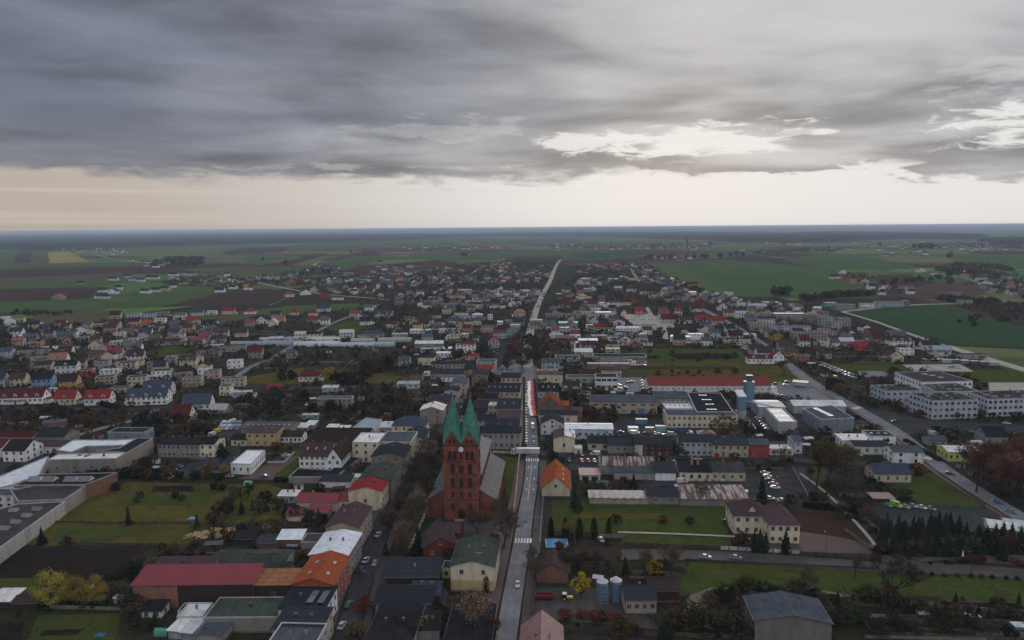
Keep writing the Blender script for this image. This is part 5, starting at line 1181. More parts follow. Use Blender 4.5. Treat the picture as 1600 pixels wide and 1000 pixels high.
# ------------------------------------------------------------------ the estates, house by house: x y w depth h roof rise wall roofcolour [angle]
EST = """
-20 622 86 11 5 gx 5 white darkred 4
84 623 33 10 5 gx 5 cream red 8
131 623 40 10 5 gx 5 white red 8
196 621 64 12 6 gx 4.6 white slateblue 8
222 608 44 12 6 gx 4.6 white slateblue 8
172 607 30 8 3.5 flat 0 cream asphaltroof 8
266 648 30 11 5 gx 5 cream darkred 6
284 632 44 11 4.5 gx 6 white slateblue 6
48 593 32 10 8 gx 3.6 skyblue slateblack 12
14 592 24 10 6 gx 4 cream brown 12
91 596 28 11 6 gx 4.6 ochre darkbrown 12
-10 592 16 10 7 gx 4 bluewhite slate 12
85 572 34 11 8 gx 3.6 white slateblack 14
120 579 24 9 6 flat 0 redwall darkred 14
155 579 30 9 6 flat 0 white lightgrey 14
148 590 30 9 6 flat 0 pinkbeige asphaltroof 14
198 590 30 9 6.5 flat 0 cream slate 14
236 580 30 10 7.5 flat 0 white slate 14
284 592 30 9 6.5 flat 0 beige grey 10
272 576 20 9 6 flat 0 white asphaltroof 10
308 578 16 9 7 flat 0 white lightgrey 10
48 563 22 10 7 flat 0 ochre asphaltroof 14
75 562 28 11 6 gx 5 white salmon 14
146 565 24 9 7 flat 0 greywall slate 14
182 568 30 10 6 flat 0 cream slate 14
229 567 24 9 7 flat 0 greywall slate 14
256 562 18 8 6 flat 0 greywall asphaltroof 14
280 563 26 10 7 gx 4 cream brown 14
166 552 24 9 6 gx 4.6 white crimson 14
198 556 26 10 6 gx 4.6 white brown 14
137 554 24 8 5 gx 3 pinkbeige purple 14
40 537 24 9 6 flat 0 salmonwall salmon 14
58 546 46 20 5 flat 0 greywall lightgrey 14
76 555 24 9 6 gx 3 greywall slate 14
0 549 18 9 7 gx 3 bluewhite bluegrey 14
34 527 22 9 6 gx 3.5 skyblue bluegrey 14
88 524 26 10 7 gx 4 greywall bluegrey 14
14 518 20 9 6 gx 4 white slate 14
18 532 18 9 6 gx 3 beige salmon 14
120 527 18 9 6 flat 0 greywall grey 14
140 530 16 9 6 gx 3 pinkbeige brown 14
171 492 17 9 6 gx 5 beige darkred 12
195 490 24 9 6 flat 0 bluewhite bluegrey 12
221 490 22 9 6 flat 0 bluewhite slate 12
246 488 16 9 6 flat 0 greywall bluegrey 12
270 492 20 9 7 gx 3 cream grey 12
297 488 20 9 6 gx 5 cream slateblue 12
322 486 16 8 6 flat 0 white lightgrey 12
346 486 20 10 5 gx 5 cream red 12
381 487 18 10 4 hip 4 white red 12
128 507 14 9 6 gx 3 cream grey 12
144 507 20 9 6 flat 0 salmonwall salmon 12
165 504 18 9 6 flat 0 salmonwall salmon 12
200 502 18 9 6 gx 4 cream darkred 12
217 506 22 10 4 hip 4.5 white orange 12
240 498 18 9 7 flat 0 white lightgrey 12
254 504 16 8 5 flat 0 salmonwall lightgrey 12
263 508 18 10 6 gx 5 greywall grey 12
290 500 14 9 6 gx 4 salmonwall red 12
300 507 12 9 5 gy 4 salmonwall salmon 12
314 508 20 10 5 gx 5 white slateblack 12
334 520 22 10 5 gx 5 cream purple 12
366 520 20 10 5 gx 5 cream brown 12
202 514 15 8 4 gx 3 cream red 12
216 520 20 10 5 gx 5 white slateblue 12
176 520 18 8 6 flat 0 white lightgrey 12
200 529 14 8 6 flat 0 cream grey 12
170 534 18 9 6 flat 0 cream lightgrey 12
232 528 18 9 6 gx 3 pinkbeige grey 12
258 528 18 8 6 flat 0 white grey 12
284 528 18 8 6 flat 0 white grey 12
310 526 16 9 6 gx 4 pinkbeige crimson 12
292 533 24 9 4.5 gx 3.5 white crimson 8
242 534 38 9 4 gx 2.5 greywall brown 8
318 534 14 8 5 flat 0 white grey 8
0 495 12 8 5 flat 0 white lightgrey 8
388 549 21 10 7 gx 4.6 greyplaster darkred 10
354 564 23 9 7 flat 0 white lightgrey 10
318 580 24 9 6.5 flat 0 pinkbeige grey 8
345 592 36 8 6.5 flat 0 beige grey 6
342 604 18 8 7 flat 0 cream asphaltroof 6
363 613 28 7 4 flat 0 bluewhite lightgrey 6
387 616 12 5 3 flat 0 white red 6
416 604 20 7 3 shed .5 redwall red 2
466 588 31 10 4.5 hip 5 white darkred 2
447 552 14 8 5 gx 3 greywall bluegrey 2
495 623 54 8 7 flat 0 concrete grey 0
471 648 26 4 3.2 flat 0 tealwall dirtywhite 0
503 606 24 6 3.5 shed .6 bluewhite lightgrey 0
330 640 22 9 3.5 gx 3 greywall lightgrey -8
622 562 18 10 6 gx 2.5 greywall bluegrey 0
620 600 34 8 4 shed .5 bluewhite lightblue 0
625 612 28 7 3.5 shed .5 brick brown 0
447 528 18 9 5 flat 0 bluewhite lightgrey 8
460 522 18 12 6 gx 2 cream lightgrey 8
478 522 24 10 7 gx 2 cream slateblack 4
504 524 16 10 5 hip 4 cream slateblack 4
530 520 22 9 6 gx 3 cream lightgrey 2
420 530 22 12 4 shed 1 greywall lightgrey 16
562 522 36 10 4 hip 4 cream slateblue 2
612 522 24 9 7 flat 0 pinkbeige lightgrey 2
562 502 18 9 5 gx 5 white slate 6
585 490 26 10 5 gx 5 white slateblue -14
546 489 16 9 7 gx 4 bluewhite crimson -14
495 482 20 10 5 gx 5 white slateblue 8
452 488 13 9 4 hip 5 cream red 4
481 489 14 9 4 hip 5 cream red 4
422 491 16 9 5 gx 4 greywall slate 4
478 500 17 9 4 hip 5 beige red 4
400 500 16 9 5 gy 5 white slateblack 4
418 504 14 9 5 gy 5 cream crimson 4
382 504 14 9 5 gx 4 greywall crimson 4
430 499 14 9 5 gx 4 cream salmon 4
500 500 14 9 6 gx 4 white grey 4
320 505 18 9 6 gx 4 white slateblue 4
446 460 14 9 5 gx 5 white orange 6
470 457 16 9 5 gx 5 white slateblue 6
498 461 17 8 4 gx 3 redwall red 16
518 465 16 8 4 flat 0 white grey 0
443 443 10 9 5 gx 5 ochre salmon 6
450 438 10 9 6 gx 5 salmonwall bluegrey 6
464 441 10 9 5 gx 4 redwall darkred 6
475 437 12 9 5 gx 5 white purple 6
335 453 14 9 5 gx 5 white slate 6
357 448 10 9 5 gx 4 white slate 6
380 450 12 6 4 flat 0 white whitemetal 6
80 464 18 10 5 gx 5 greywall orange 14
147 462 19 9 5 gx 5 white slate 4
152 453 14 9 5 gx 5 white slate 4
168 455 14 9 5 gx 5 white slate 4
176 449 14 9 5 gx 5 white slate 4
168 435 13 9 5 gx 4 white slate 4
195 431 11 9 5 gx 4 white slate 4
201 436 13 9 5 gx 4 white bluegrey 4
214 437 12 9 5 gx 4 white slate 4
227 433 20 9 5 gx 4 white slateblack 4
218 454 14 9 5 gx 4 white slate 4
232 452 14 9 5 gx 4 white slate 4
248 450 14 9 5 gx 4 cream slate 4
264 446 12 9 5 gx 4 white slate 4
262 428 14 9 5 gx 4 white slateblack 4
262 434 14 9 5 gx 4 white slate 4
282 427 16 9 5 gx 4 white slateblue 4
298 430 10 9 5 gy 4 white slate 4
118 442 14 9 4 gx 4 greywall slateblack 4
791 517 17 14 8 gy 2 tealwall grey -2
779 516 12 14 6 gx 2 white slate -2
763 533 16 12 7 gy 4 lilac red -4
770 519 20 8 7 gx 2 bluewhite red -4
724 538 18 10 7 gx 2 white red -3
712 539 13 9 6 flat 0 white grey -3
724 552 20 8 5 flat 0 greywall dirtywhite -3
726 556 22 7 4 shed 1 pinkbeige red -3
648 537 44 14 5 gx 2 greywall dirtywhite 0
657 545 30 9 4 flat 0 bluewhite lightblue 0
690 545 15 9 4 shed .4 greywall whitemetal 0
682 552 35 8 4.5 shed .3 white whitemetal 0
675 569 50 9 4.5 gx 1.6 beige slate 0
673 584 50 12 5 gx 2.6 greyplaster slate 0
725 577 19 9 6 gx 2 ochre slate 0
640 584 20 12 6 gx 2 brick slateblack 0
661 582 10 6 3 flat 0 white dirtywhite 0
690 590 36 7 3.5 flat 0 white grey 0
704 522 16 9 8 flat 0 cream grey -3
720 522 18 9 7 flat 0 cream dirtywhite -3
698 524 6 8 6 flat 0 white white_ -3
640 516 36 8 4 shed .4 white dirtywhite 0
710 490 22 9 7 flat 0 white grey 2
738 492 16 9 6 hip 2 white dirtywhite 2
762 492 8 8 7 flat 0 white dirtywhite 2
803 488 18 10 7 hip 4 beige salmon 0
790 501 30 12 6 flat 0 greywall bluegrey 0
714 459 12 8 5 gx 3 white crimson 4
694 479 10 8 5 gy 4 cream beige_ 4
671 474 58 12 6 flat 0 concrete grey 0
731 474 50 12 6 gx 1.5 greywall slateblack 0
872 476 22 14 5 hip 7 cream darkred -4
880 470 12 10 6 gx 5 cream darkred -4
858 480 14 8 5 gy 3 greywall bluegrey -4
853 491 56 13 6 flat 0 greywall bluegrey -3
848 503 20 12 7 gx 2 beige bluegrey -3
852 502 16 9 6 flat 0 skyblue lightblue -3
912 490 18 9 6 flat 0 cream grey -3
930 488 26 14 8 flat 0 white lightgrey -3
955 487 8 10 7 flat 0 white grey -3
873 505 30 10 4 shed 1 tealwall teal -3
828 507 16 12 6 gx 2.5 beige bluegrey -3
830 500 18 10 6 flat 0 cream dirtywhite -3
862 516 12 9 7 gx 3 white crimson -3
874 512 16 10 6 flat 0 bluewhite lightgrey -3
860 522 20 7 5 flat 0 white dirtywhite -3
892 515 14 8 6 flat 0 redwall grey -3
916 508 12 10 7 flat 0 white dirtywhite -3
928 511 16 10 7 gx 3 cream red -3
945 514 18 10 6 flat 0 white grey -3
964 513 34 12 7 gx 1.6 white dirtywhite -3
1005 515 14 10 6 gx 3 white brown -3
890 524 17 8 6 flat 0 white lightgrey -3
916 524 32 6 4 flat 0 beige dirtywhite -3
904 532 30 10 5 shed .6 greywall lightblue -3
866 527 34 16 6 flat 0 brick grey -3
892 536 8 8 7 flat 0 white red -3
946 540 22 8 5 flat 0 lime grey -3
947 545 22 8 6 flat 0 pinkbeige dirtywhite -3
950 526 20 8 5 flat 0 white grey -3
898 550 28 16 5 gx 2 beige dirtywhite -3
927 557 84 16 5 flat 0 darkbeige slate -3
868 560 38 18 6 flat 0 greywall bluegrey -3
846 566 28 12 6 gx 2.2 bluewhite bluegrey -3
918 568 66 6 5 flat 0 brick dirtywhite -3
941 582 30 7 4 flat 0 greywall grey -3
970 563 18 6 3 flat 0 white dirtywhite -3
984 538 16 9 4 gy 4 brick salmon -3
971 488 8 9 5 gy 4 cream brown -3
992 485 14 9 6 gx 5 salmonwall red -3
970 472 16 9 5 gx 4 cream darkred -3
984 468 12 9 5 gx 4 brick darkred -3
1030 485 14 9 6 gx 4 white bluegrey -3
1034 498 22 10 6 gx 5 cream darkred -3
1030 490 16 9 6 gx 4 white crimson -3
1056 486 10 9 6 gx 4 white red -3
1062 500 20 9 5 gx 4 white brown -3
1088 498 20 10 5 gx 5 bluewhite red -3
1113 501 20 10 5 gx 5 beige red -3
1096 508 20 9 6 flat 0 greywall slate -3
1132 488 18 9 6 gx 4 yellow purple -3
1088 474 14 10 6 gx 4 brick darkred -3
1048 462 24 12 6 hip 5 brick darkred -3
1122 479 14 9 6 gy 5 white darkred -3
1080 482 14 10 5 gx 5 cream darkred -3
1076 522 24 10 7 flat 0 white lightgrey -3
1080 529 22 7 5 flat 0 white dirtywhite -3
1109 519 17 9 7 gx 2.5 bluewhite bluegrey -3
1134 513 14 8 6 gx 4 white slate -3
1139 524 22 11 6 gx 4.6 cream darkbrown -3
1116 527 20 6 4 flat 0 beige grey -3
1150 490 20 9 6 gx 3 white skyblue_ -3
1172 483 10 10 8 gx 4 ochre grey -3
1178 490 30 12 9 flat 0 greywall bluegrey -3
1173 505 34 11 9 flat 0 pinkbeige grey -3
1187 500 24 11 9 flat 0 white grey -3
1210 490 50 12 10 flat 0 greywall lightgrey -3
1207 510 60 11 9 flat 0 bluewhite bluegrey -3
1241 520 52 11 9 flat 0 pinkbeige bluegrey -3
1262 492 18 14 12 flat 0 greyplaster grey -3
1206 524 18 11 6 gy 4 ochre darkbrown -3
1218 541 22 11 6 gx 5 greyplaster brown -3
1250 532 16 10 6 gx 5 white darkred -3
1172 546 22 10 5 gx 4 greywall brown -3
1184 551 24 11 5 gx 5 white slate -3
1168 560 40 8 5 gx 2.6 white darkred -3
1208 556 17 9 7 gy 4 white red -3
1244 556 22 9 6 flat 0 brick darkred -3
1228 550 20 8 4 gx 3 ochre greengrey -3
1284 496 20 14 13 flat 0 greywall grey -4
1300 503 16 14 12 flat 0 lightgrey bluegrey -4
1314 498 16 14 12 flat 0 greyplaster grey -4
1282 515 16 10 9 flat 0 pinkbeige slate -4
1296 516 12 10 8 gx 1 beige slate -4
1282 533 18 8 5 flat 0 cream grey -4
1313 533 22 9 5 gx 3 pinkbeige lightgrey -4
1334 530 14 9 5 gx 5 beige brown -4
1346 527 16 9 5 gx 4 white purple -4
1364 528 14 9 6 gx 5 salmonwall darkbrown -4
1336 542 22 9 4 gx 4 redwall red -4
1321 538 16 6 3 gx 2 cream crimson -4
1391 532 38 12 7 hip 4 white brown -4
1388 520 28 9 6 gx 2 greywall grey -4
1406 545 23 8 6 flat 0 white lightblue -4
1388 557 24 11 4.5 gy 5 cream brown -4
1442 539 26 9 5 gx 4 white slate -4
1459 546 28 9 5 gx 3 bluewhite lightblue -4
1280 552 20 8 5 gx 2 greywall slate -4
1371 472 42 14 8 flat 0 bluewhite bluegrey -2
1347 474 20 10 7 flat 0 white slate -2
1307 476 30 12 8 flat 0 greywall grey -2
1290 473 18 10 6 flat 0 tealwall lightblue -2
1412 470 9 8 7 flat 0 brick lightgrey -2
1500 469 20 10 7 flat 0 greenwall grey -2
1486 457 16 9 5 gx 2 greywall grey -2
1170 478 28 9 6 gx 3 white lightgrey -2
1132 457 14 10 8 flat 0 white dirtywhite -2
1070 444 24 10 5 hip 4 cream darkred -2
1000 456 52 8 5 flat 0 white orange2 -2
960 450 12 9 6 gx 3 lilac lightgrey -2
980 452 14 8 5 flat 0 white grey -2
1192 472 26 9 5 flat 0 white lightgrey -2
1420 455 10 9 5 gx 4 white slate -2
1358 447 10 9 6 gx 5 white slate -2
1372 456 12 9 5 gx 5 white slateblack -2
1345 439 14 9 6 gx 5 bluewhite slate -2
1318 434 10 9 6 gx 5 redwall red -2
1328 439 10 9 6 gx 4 salmonwall salmon -2
1300 432 14 9 6 gx 5 white slate -2
1312 424 10 9 6 gx 5 white slateblack -2
1435 422 12 9 6 gx 4 white salmon -2
1456 426 11 9 6 gx 3 white grey -2
1504 431 12 9 6 gx 4 lilac salmon -2
1530 434 14 9 6 gx 5 white bluegrey -2
1546 440 18 9 6 gx 5 white bluegrey -2
1572 445 14 9 6 hip 4 white orange -2
1578 456 14 9 6 gx 5 white slate -2
"""
YEL = {'white_': 'dirtywhite', 'beige_': 'orange2', 'skyblue_': 'lightblue'}
for ln in EST.strip().splitlines():
    f = ln.split(); ph = float(f[4])
    fx_, fy_ = float(f[0]), float(f[1])
    nd = {(84,623): 1, (131,623): 2, (196,621): 3, (222,608): 2, (-20,622): 5, (85,572): 1, (88,524): 1, (198,556): 1, (75,562): 1, (280,563): 1, (314,508): 1, (585,490): 2, (1168,560): 2, (1391,532): 3}.get((int(fx_), int(fy_)), 0)
    if fy_ < 475 and fx_ < 700 or fy_ < 462 and fx_ > 1280: f[9] = str(float(f[9])+random.choice([-28, -12, 10, 24])); f[5] = random.choice(['gx', 'gy', 'gx', 'hip']) if f[5] == 'gx' else f[5]
    H(fx_, fy_, float(f[2]), float(f[3]), ph, f[5], float(f[6]), f[7], YEL.get(f[8], f[8]), float(f[9]), ch=1 if fy_ > 500 else (1 if f[5] != 'flat' else 0), win=(1.3, 1.5), extra=dormers(nd, f[7], YEL.get(f[8], f[8])) if nd else None)
# ------------------------------------------------------------------ more houses filling the quarters, in rows
quarters = [   # polygon in photo px, angle, spacing, share of flat roofs, mean height
 ([(640,440),(860,420),(850,470),(830,520),(780,520),(640,540),(600,480)], -3, 20, .35),
 ([(900,430),(1010,420),(1100,450),(1160,475),(1280,482),(1290,520),(1230,560),(1140,545),(1010,545),(900,560),(850,520),(870,460)], -3, 21, .35),
 ([(400,436),(480,420),(560,432),(640,436),(660,470),(560,465),(470,455),(420,446)], 8, 21, .1),
 ([(520,478),(640,482),(640,540),(600,530),(540,510)], -10, 22, .15),
 ([(640,425),(760,412),(860,404),(870,410),(850,440),(640,446)], 10, 26, .1),
 ([(900,415),(1005,412),(1080,440),(1000,445),(900,440)], -3, 26, .1),
 ([(0,500),(120,512),(340,495),(400,520),(340,560),(280,600),(160,600),(0,590)], 14, 21, .4),
 ([(250,440),(330,430),(400,436),(400,452),(330,450),(260,448)], 4, 26, .05),
 ([(850,560),(1010,560),(1010,580),(960,580),(850,575)], -3, 24, .5),
 ([(640,540),(770,530),(760,560),(640,600)], -3, 22, .6),
 ([(1280,505),(1330,510),(1440,545),(1440,560),(1300,560)], -4, 23, .2),
 ([(1440,560),(1560,560),(1560,570),(1440,572)], -4, 16, .9),
 ([(1290,425),(1350,430),(1420,455),(1400,462),(1330,445)], -4, 28, .05),
 ([(1480,425),(1640,440),(1640,470),(1560,460),(1500,445)], -4, 34, .05),
 ([(840,590),(920,600),(920,700),(850,700)], -3, 20, .5),
 ([(1440,530),(1500,545),(1480,560),(1400,545)], -4, 24, .3),
]
cand = []
for poly, ang, spc, flat in quarters:
    q = [G(*p) for p in poly]; a = R(ang); c, s = cos(a), sin(a)
    qs = [(x*c+y*s, -x*s+y*c) for x, y in q]
    us = [u for u, v in qs]; vs = [v for u, v in qs]
    v = min(vs)
    while v < max(vs):
        u = min(us)+random.uniform(0, spc)
        while u < max(us):
            x, y = u*c-v*s, u*s+v*c; u += spc*random.uniform(.95, 1.75)
            if in_poly(x, y, q) and abs(PX(x, y)[0]-800) < 900: cand.append((math.hypot(x, y), x, y, ang+random.choice([0, 0, 12, -14])+random.uniform(-4, 4), flat))
        v += spc*random.choice([1.1, 1.3, 2.2])*(1 if v < 1500 else 1.25)
cand.sort()
walls_ = ['white']*4+['cream']*4+['beige']*3+['greywall']*3+['pinkbeige', 'bluewhite', 'greyplaster', 'darkbeige', 'yellow', 'salmonwall']
roofs_ = ['slate']*4+['bluegrey']*3+['grey']*3+['brown']*3+['darkred']*2+['red', 'slateblack', 'slateblack', 'darkbrown', 'purple', 'slateblue']
froofs = ['grey', 'asphaltroof', 'bluegrey', 'grey', 'slate', 'slate', 'asphaltroof', 'lightgrey', 'dirtywhite']
NIND = 420
FARH = []
placed = 0
for d, x, y, ang, flat in cand:
    W = random.uniform(9, 14); D = random.uniform(8, 11)
    if occ_at(x+W/2, y+D/2, 6): continue
    if y > 800 and mathutils.noise.noise((x*.007, y*.0045, 5.0)) < -.10: continue
    rt = 'flat' if random.random() < flat else random.choice(['gx', 'gx', 'gy', 'gy', 'hip'])
    h = random.choice([3.6, 5, 5.5, 6, 6.5]) if rt != 'flat' else random.choice([3.2, 4, 6, 6.5]); rise = random.uniform(2.6, 4.6)
    wl, rf = random.choice(walls_), random.choice(froofs if rt == 'flat' else roofs_)
    if rt == 'flat' and random.random() < .25: W *= 2
    if NB[0] < NIND:
        H(0, 0, 0, D, h, rt, rise, wl, rf, ang, world=(x, y, W), ch=1 if d < 1100 else 0, side=d < 1200)
    else:
        FARH.append((x, y, W, D, h, rt, rise, wl, rf, ang)); occ_poly([(x-2, y-2), (x+W+2, y-2), (x+W+2, y+D+2), (x-2, y+D+2)])
# distant hamlets along the plain
for (px, py, n, sx, sy) in ((140,391,26,16,2),(175,393,14,20,2),(720,388,30,45,2.2),(900,386,40,45,3),(1000,387,30,40,2.5),(1080,386,24,40,2.5),(1230,381,26,50,2.5),(1290,391,14,14,2),(1470,384,60,60,3),(1560,386,30,40,3),(240,413,14,22,3),(725,372,14,25,1.5),(1180,393,8,12,1.5),(860,386,10,14,2),(1440,398,10,30,3),(1050,405,6,14,2),(1515,386,20,30,2),(505,424,24,24,5),(600,430,30,36,6)):
    for _ in range(n):
        x, y = G(px+random.gauss(0, sx), max(py+random.gauss(0, sy), 369)); FARH.append((x, y, random.uniform(10, 24), random.uniform(9, 14), random.uniform(4, 7), 'gx', 4, random.choice(walls_), random.choice(roofs_), random.uniform(-20, 20)))
wkeys = sorted({f[7] for f in FARH}); rkeys = sorted({f[8] for f in FARH}); b = MB(); mats_ = [wm(k) for k in wkeys]+[rm(k) for k in rkeys]
for (x, y, W, D, h, rt, rise, wl, rf, ang) in FARH:
    i0 = len(b.v); mw, mr = wkeys.index(wl), len(wkeys)+rkeys.index(rf)
    b.box(0, W, 0, D, -.2, h-(.1 if rt == 'flat' else 0), mw, top=mr)
    if rt != 'flat':
        if rt == 'gy':
            b.slab([(-.3,-.3,h),(W/2,-.3,h+rise),(W/2,D+.3,h+rise),(-.3,D+.3,h)], .15, mr); b.slab([(W/2,-.3,h+rise),(W+.3,-.3,h),(W+.3,D+.3,h),(W/2,D+.3,h+rise)], .15, mr)
            b.face([(0,0,h-.2),(W,0,h-.2),(W/2,0,h+rise-.2)], mw)
        else:
            b.slab([(-.3,-.3,h),(W+.3,-.3,h),(W+.3,D/2,h+rise),(-.3,D/2,h+rise)], .15, mr); b.slab([(-.3,D/2,h+rise),(W+.3,D/2,h+rise),(W+.3,D+.3,h),(-.3,D+.3,h)], .15, mr)
            for xx in (0, W): b.face([(xx,0,h-.2),(xx,D,h-.2),(xx,D/2,h+rise-.2)], mw)
    if y < 2500:
        for k in range(3): b.box(W*(k+.5)/3-.6, W*(k+.5)/3+.6, -.06, 0, 1.2, 2.8, len(mats_))
    a = R(ang); c, s = cos(a), sin(a)
    for i in range(i0, len(b.v)):
        p = b.v[i]; b.v[i] = (x+p[0]*c-p[1]*s, y+p[0]*s+p[1]*c, p[2])
tag(b.build('distant_houses', mats_+[glass]), 'mass of far houses fading out towards the fields', None, None, 'stuff')

# ------------------------------------------------------------------ greenhouses, silos, works
def tunnel(x, y, w, D, ang, colour, label):
    X0, Y0 = G(x, y); a = R(ang); X1, Y1 = G(x+w, y); W = (X1-X0)/cos(a)
    root = empty('greenhouse', X0, Y0, 0, a); tag(root, label, 'greenhouse'); b = MB(); n = 10; r = D/2
    for k in range(n):
        a0, a1 = pi*k/n, pi*(k+1)/n
        b.face([(0,r-r*cos(a0),1.2+r*.75*sin(a0)),(W,r-r*cos(a0),1.2+r*.75*sin(a0)),(W,r-r*cos(a1),1.2+r*.75*sin(a1)),(0,r-r*cos(a1),1.2+r*.75*sin(a1))])
    for xx in (0, W): b.face([(xx,0,0),(xx,2*r,0)]+[(xx,r-r*cos(pi*k/n),1.2+r*.75*sin(pi*k/n)) for k in range(n, -1, -1)])
    b.face([(0,0,0),(W,0,0),(W,0,1.2),(0,0,1.2)])
    b.build('cover_sheet', mat('greenhouse_'+colour, {'w': (.46,.48,.50), 'b': (.25,.30,.35), 'g': (.27,.33,.31)}[colour], .3, .08, .3, 'seam', .5), root)
    fr = MB()
    for k in range(int(W/9)+1):
        xx = min(W-.1, k*9.0)
        for j in range(n):
            a0, a1 = pi*j/n, pi*(j+1)/n
            fr.tube((xx,r-(r+.04)*cos(a0),1.2+(r+.04)*.75*sin(a0)), (xx,r-(r+.04)*cos(a1),1.2+(r+.04)*.75*sin(a1)), .05, .05, 3)
    fr.build('hoop', metal, root)
    occ_poly([(X0,Y0),(X1,Y1),(X1,Y1+D),(X0,Y0+D)], 1, 1)
tunnel(359,541,96,9,0,'b','long grey polytunnel by the lane'); tunnel(405,534,40,8,0,'w','short pale tunnel behind the long grey one')
tunnel(415,539,42,8,0,'b','pale blue tunnel joining the white one'); tunnel(458,541,65,9,0,'w','bright white tunnel beside the lane corner')
tunnel(473,542,57,10,0,'w','white rounded greenhouse in front of the row'); tunnel(480,534,50,9,0,'w','white rounded greenhouse at the back')
tunnel(531,543,53,9,0,'w','smooth white tunnel in the middle of the row'); tunnel(548,536,36,9,0,'g','greenish greenhouse behind the smooth white one')
tunnel(584,542,32,9,0,'g','greenish glasshouse before the bare bushes'); tunnel(590,535,52,9,0,'g','long greenish glasshouse by the pink house')
def silo(x, yb, wpx, h, m_, label, cone=1.2, seams=6, name='silo', top=None):
    X0, Y0 = G(x, yb); dist = math.hypot(X0, Y0); r = wpx/2/FPX*math.hypot(dist, CAMH); root = empty(name, X0, Y0+r); tag(root, label, name.replace('_', ' '))
    b = MB(); b.tube((0,0,0), (0,0,h), r, r, 24); b.build('shell', m_, root)
    b = MB(); b.tube((0,0,h), (0,0,h+cone), r+.08, .25, 24, 0, True); b.build('cone_roof', top or mat('silo_top', (.42,.44,.47), .45, .1), root)
    me = MB()
    me.tube((0,0,-.06),(0,0,.06), r+.05, r+.05, 24); me = me.mesh('ring_seam', metal)
    for k in range(seams): put_mesh('ring_seam', me, root, (0,0,h*(k+.5)/seams))
    b = MB()
    for sx in (-.25,.25): b.box(r*.7+sx-.04, r*.7+sx+.04, -r*.78-.3, -r*.78-.22, .3, h)
    for k in range(int(h/.9)): b.box(r*.7-.25, r*.7+.25, -r*.78-.29, -r*.78-.24, .6+k*.9, .66+k*.9)
    b.build('ladder', metal, root); occ_poly([(X0-r,Y0),(X0+r,Y0),(X0+r,Y0+2*r),(X0-r,Y0+2*r)]); return root, r
silo(942,946,17,7.2,silomat,'western of two blue-grey grain silos with white tops'); silo(963.5,943,17,7.0,silomat,'eastern grain silo next to the beige outbuilding')
rt_, r_ = silo(1172,637,16,17,silomat,'tall blue octagonal works tower behind the offices',.6,5,'works_tower',silomat)
b = MB(); b.box(-1.6,1.6,-1.4,1.4,17,21); b.box(-2.2,2.2,-1.8,1.8,21,21.3,1,bottom=True); b.build('head_house', [mat('tower_green', (.05,.09,.085), .6), mat('dark_steel', (.07,.08,.09), .5)], rt_)
b = MB()
for sx in (-3.9, 3.9):
    for sy in (-2.6, 2.6): b.tube((sx,sy,0),(sx*.9,sy,21),.13,.1,4)
for z in range(3, 21, 3):
    for sy in (-2.6, 2.6): b.tube((-3.8,sy,z),(3.8,sy,z+1.5),.06,.06,3)
b.build('lattice_frame', mat('dark_steel', (.07,.08,.09), .5), rt_)
def elev(x, yb, label, w, h, name='elevator_tower'):
    X0, Y0 = G(x, yb); root = empty(name, X0, Y0, 0, GR); tag(root, label, name.replace('_', ' ')); b = MB(); b.box(0,w,0,w,0,h); b.build('shaft', silomat, root)
    b = MB(); b.slab([(-.4,-.4,h+.5),(w+.4,-.4,h+.5),(w+.4,w*2.2,h+2.6),(-.4,w*2.2,h+2.6)], .5); b.build('sloping_conveyor', metal, root); b = MB(); b.tube((w,w/2,h*.8),(w+22,w,h*.45),.35,.35,8); b.build('conveyor_pipe', metal, root)
    b = MB(); b.tube((w/2,w/2,0),(w/2,w/2,h*.35),w*.75,w*.75,12,0,True); b.build('hopper', mat('hopper_grey', (.3,.31,.32), .6), root); occ_poly([(X0,Y0),(X0+w,Y0),(X0+w,Y0+w),(X0,Y0+w)])
elev(1153,655,'blue-grey elevator shaft with a slanting pipe near the works tower',4.5,14)

# ------------------------------------------------------------------ sports court, billboard, yards
def court():
    X0, Y0 = G(853,856); X1, Y1 = G(889,856.5); W = X1-X0; D = 7.5; root = empty('sports_court', X0, Y0, .12); tag(root, 'blue sports court with white lines below the thuja row', 'sports court')
    b = MB(); b.box(0,W,0,D,0,.05); b.build('surface', mat('court_blue', (.05,.18,.36), .7, .1), root)
    for (a,b2,c,d) in ((.1,.2,.1,D-.1),(W-.2,W-.1,.1,D-.1),(.2,W-.2,.1,.2),(.2,W-.2,D-.2,D-.1),(W/2-.05,W/2+.05,.2,D-.2)):
        q = MB(); q.box(a,b2,c,d,.05,.056); q.build('court_line', white_paint, root)
    occ_poly([(X0,Y0),(X1,Y0),(X1,Y0+D),(X0,Y0+D)], 2)
court()
def fence(name, pts, h, m_post, m_pan, step, label, pw=.3, ph=None, post_h=None, cat='fence', panelname='panel', px=True, every=True):
    q = [np.array(G(*p)) if px else np.array(p) for p in pts]; root = empty(name, q[0][0], q[0][1]); tag(root, label, cat)
    tot = 0; b = None; pm = MB().box(-pw/2, pw/2, -pw/2, pw/2, 0, post_h or h+.15).mesh('post', m_post); nn = 0
    for i in range(len(q)-1):
        d = q[i+1]-q[i]; Ln = np.linalg.norm(d); n = max(1, int(Ln/step)); a = math.atan2(d[1], d[0])
        me = MB().box(pw/2, Ln/n-pw/2, -.05, .05, .12, h).mesh(panelname, m_pan)
        for k in range(n):
            p = q[i]+d*k/n-q[0]; put_mesh('post', pm, root, (p[0], p[1], 0), a)
            put_mesh(panelname, me, root, (p[0], p[1], 0), a)
    p = q[-1]-q[0]; put_mesh('post', pm, root, (p[0], p[1], 0), 0); return root
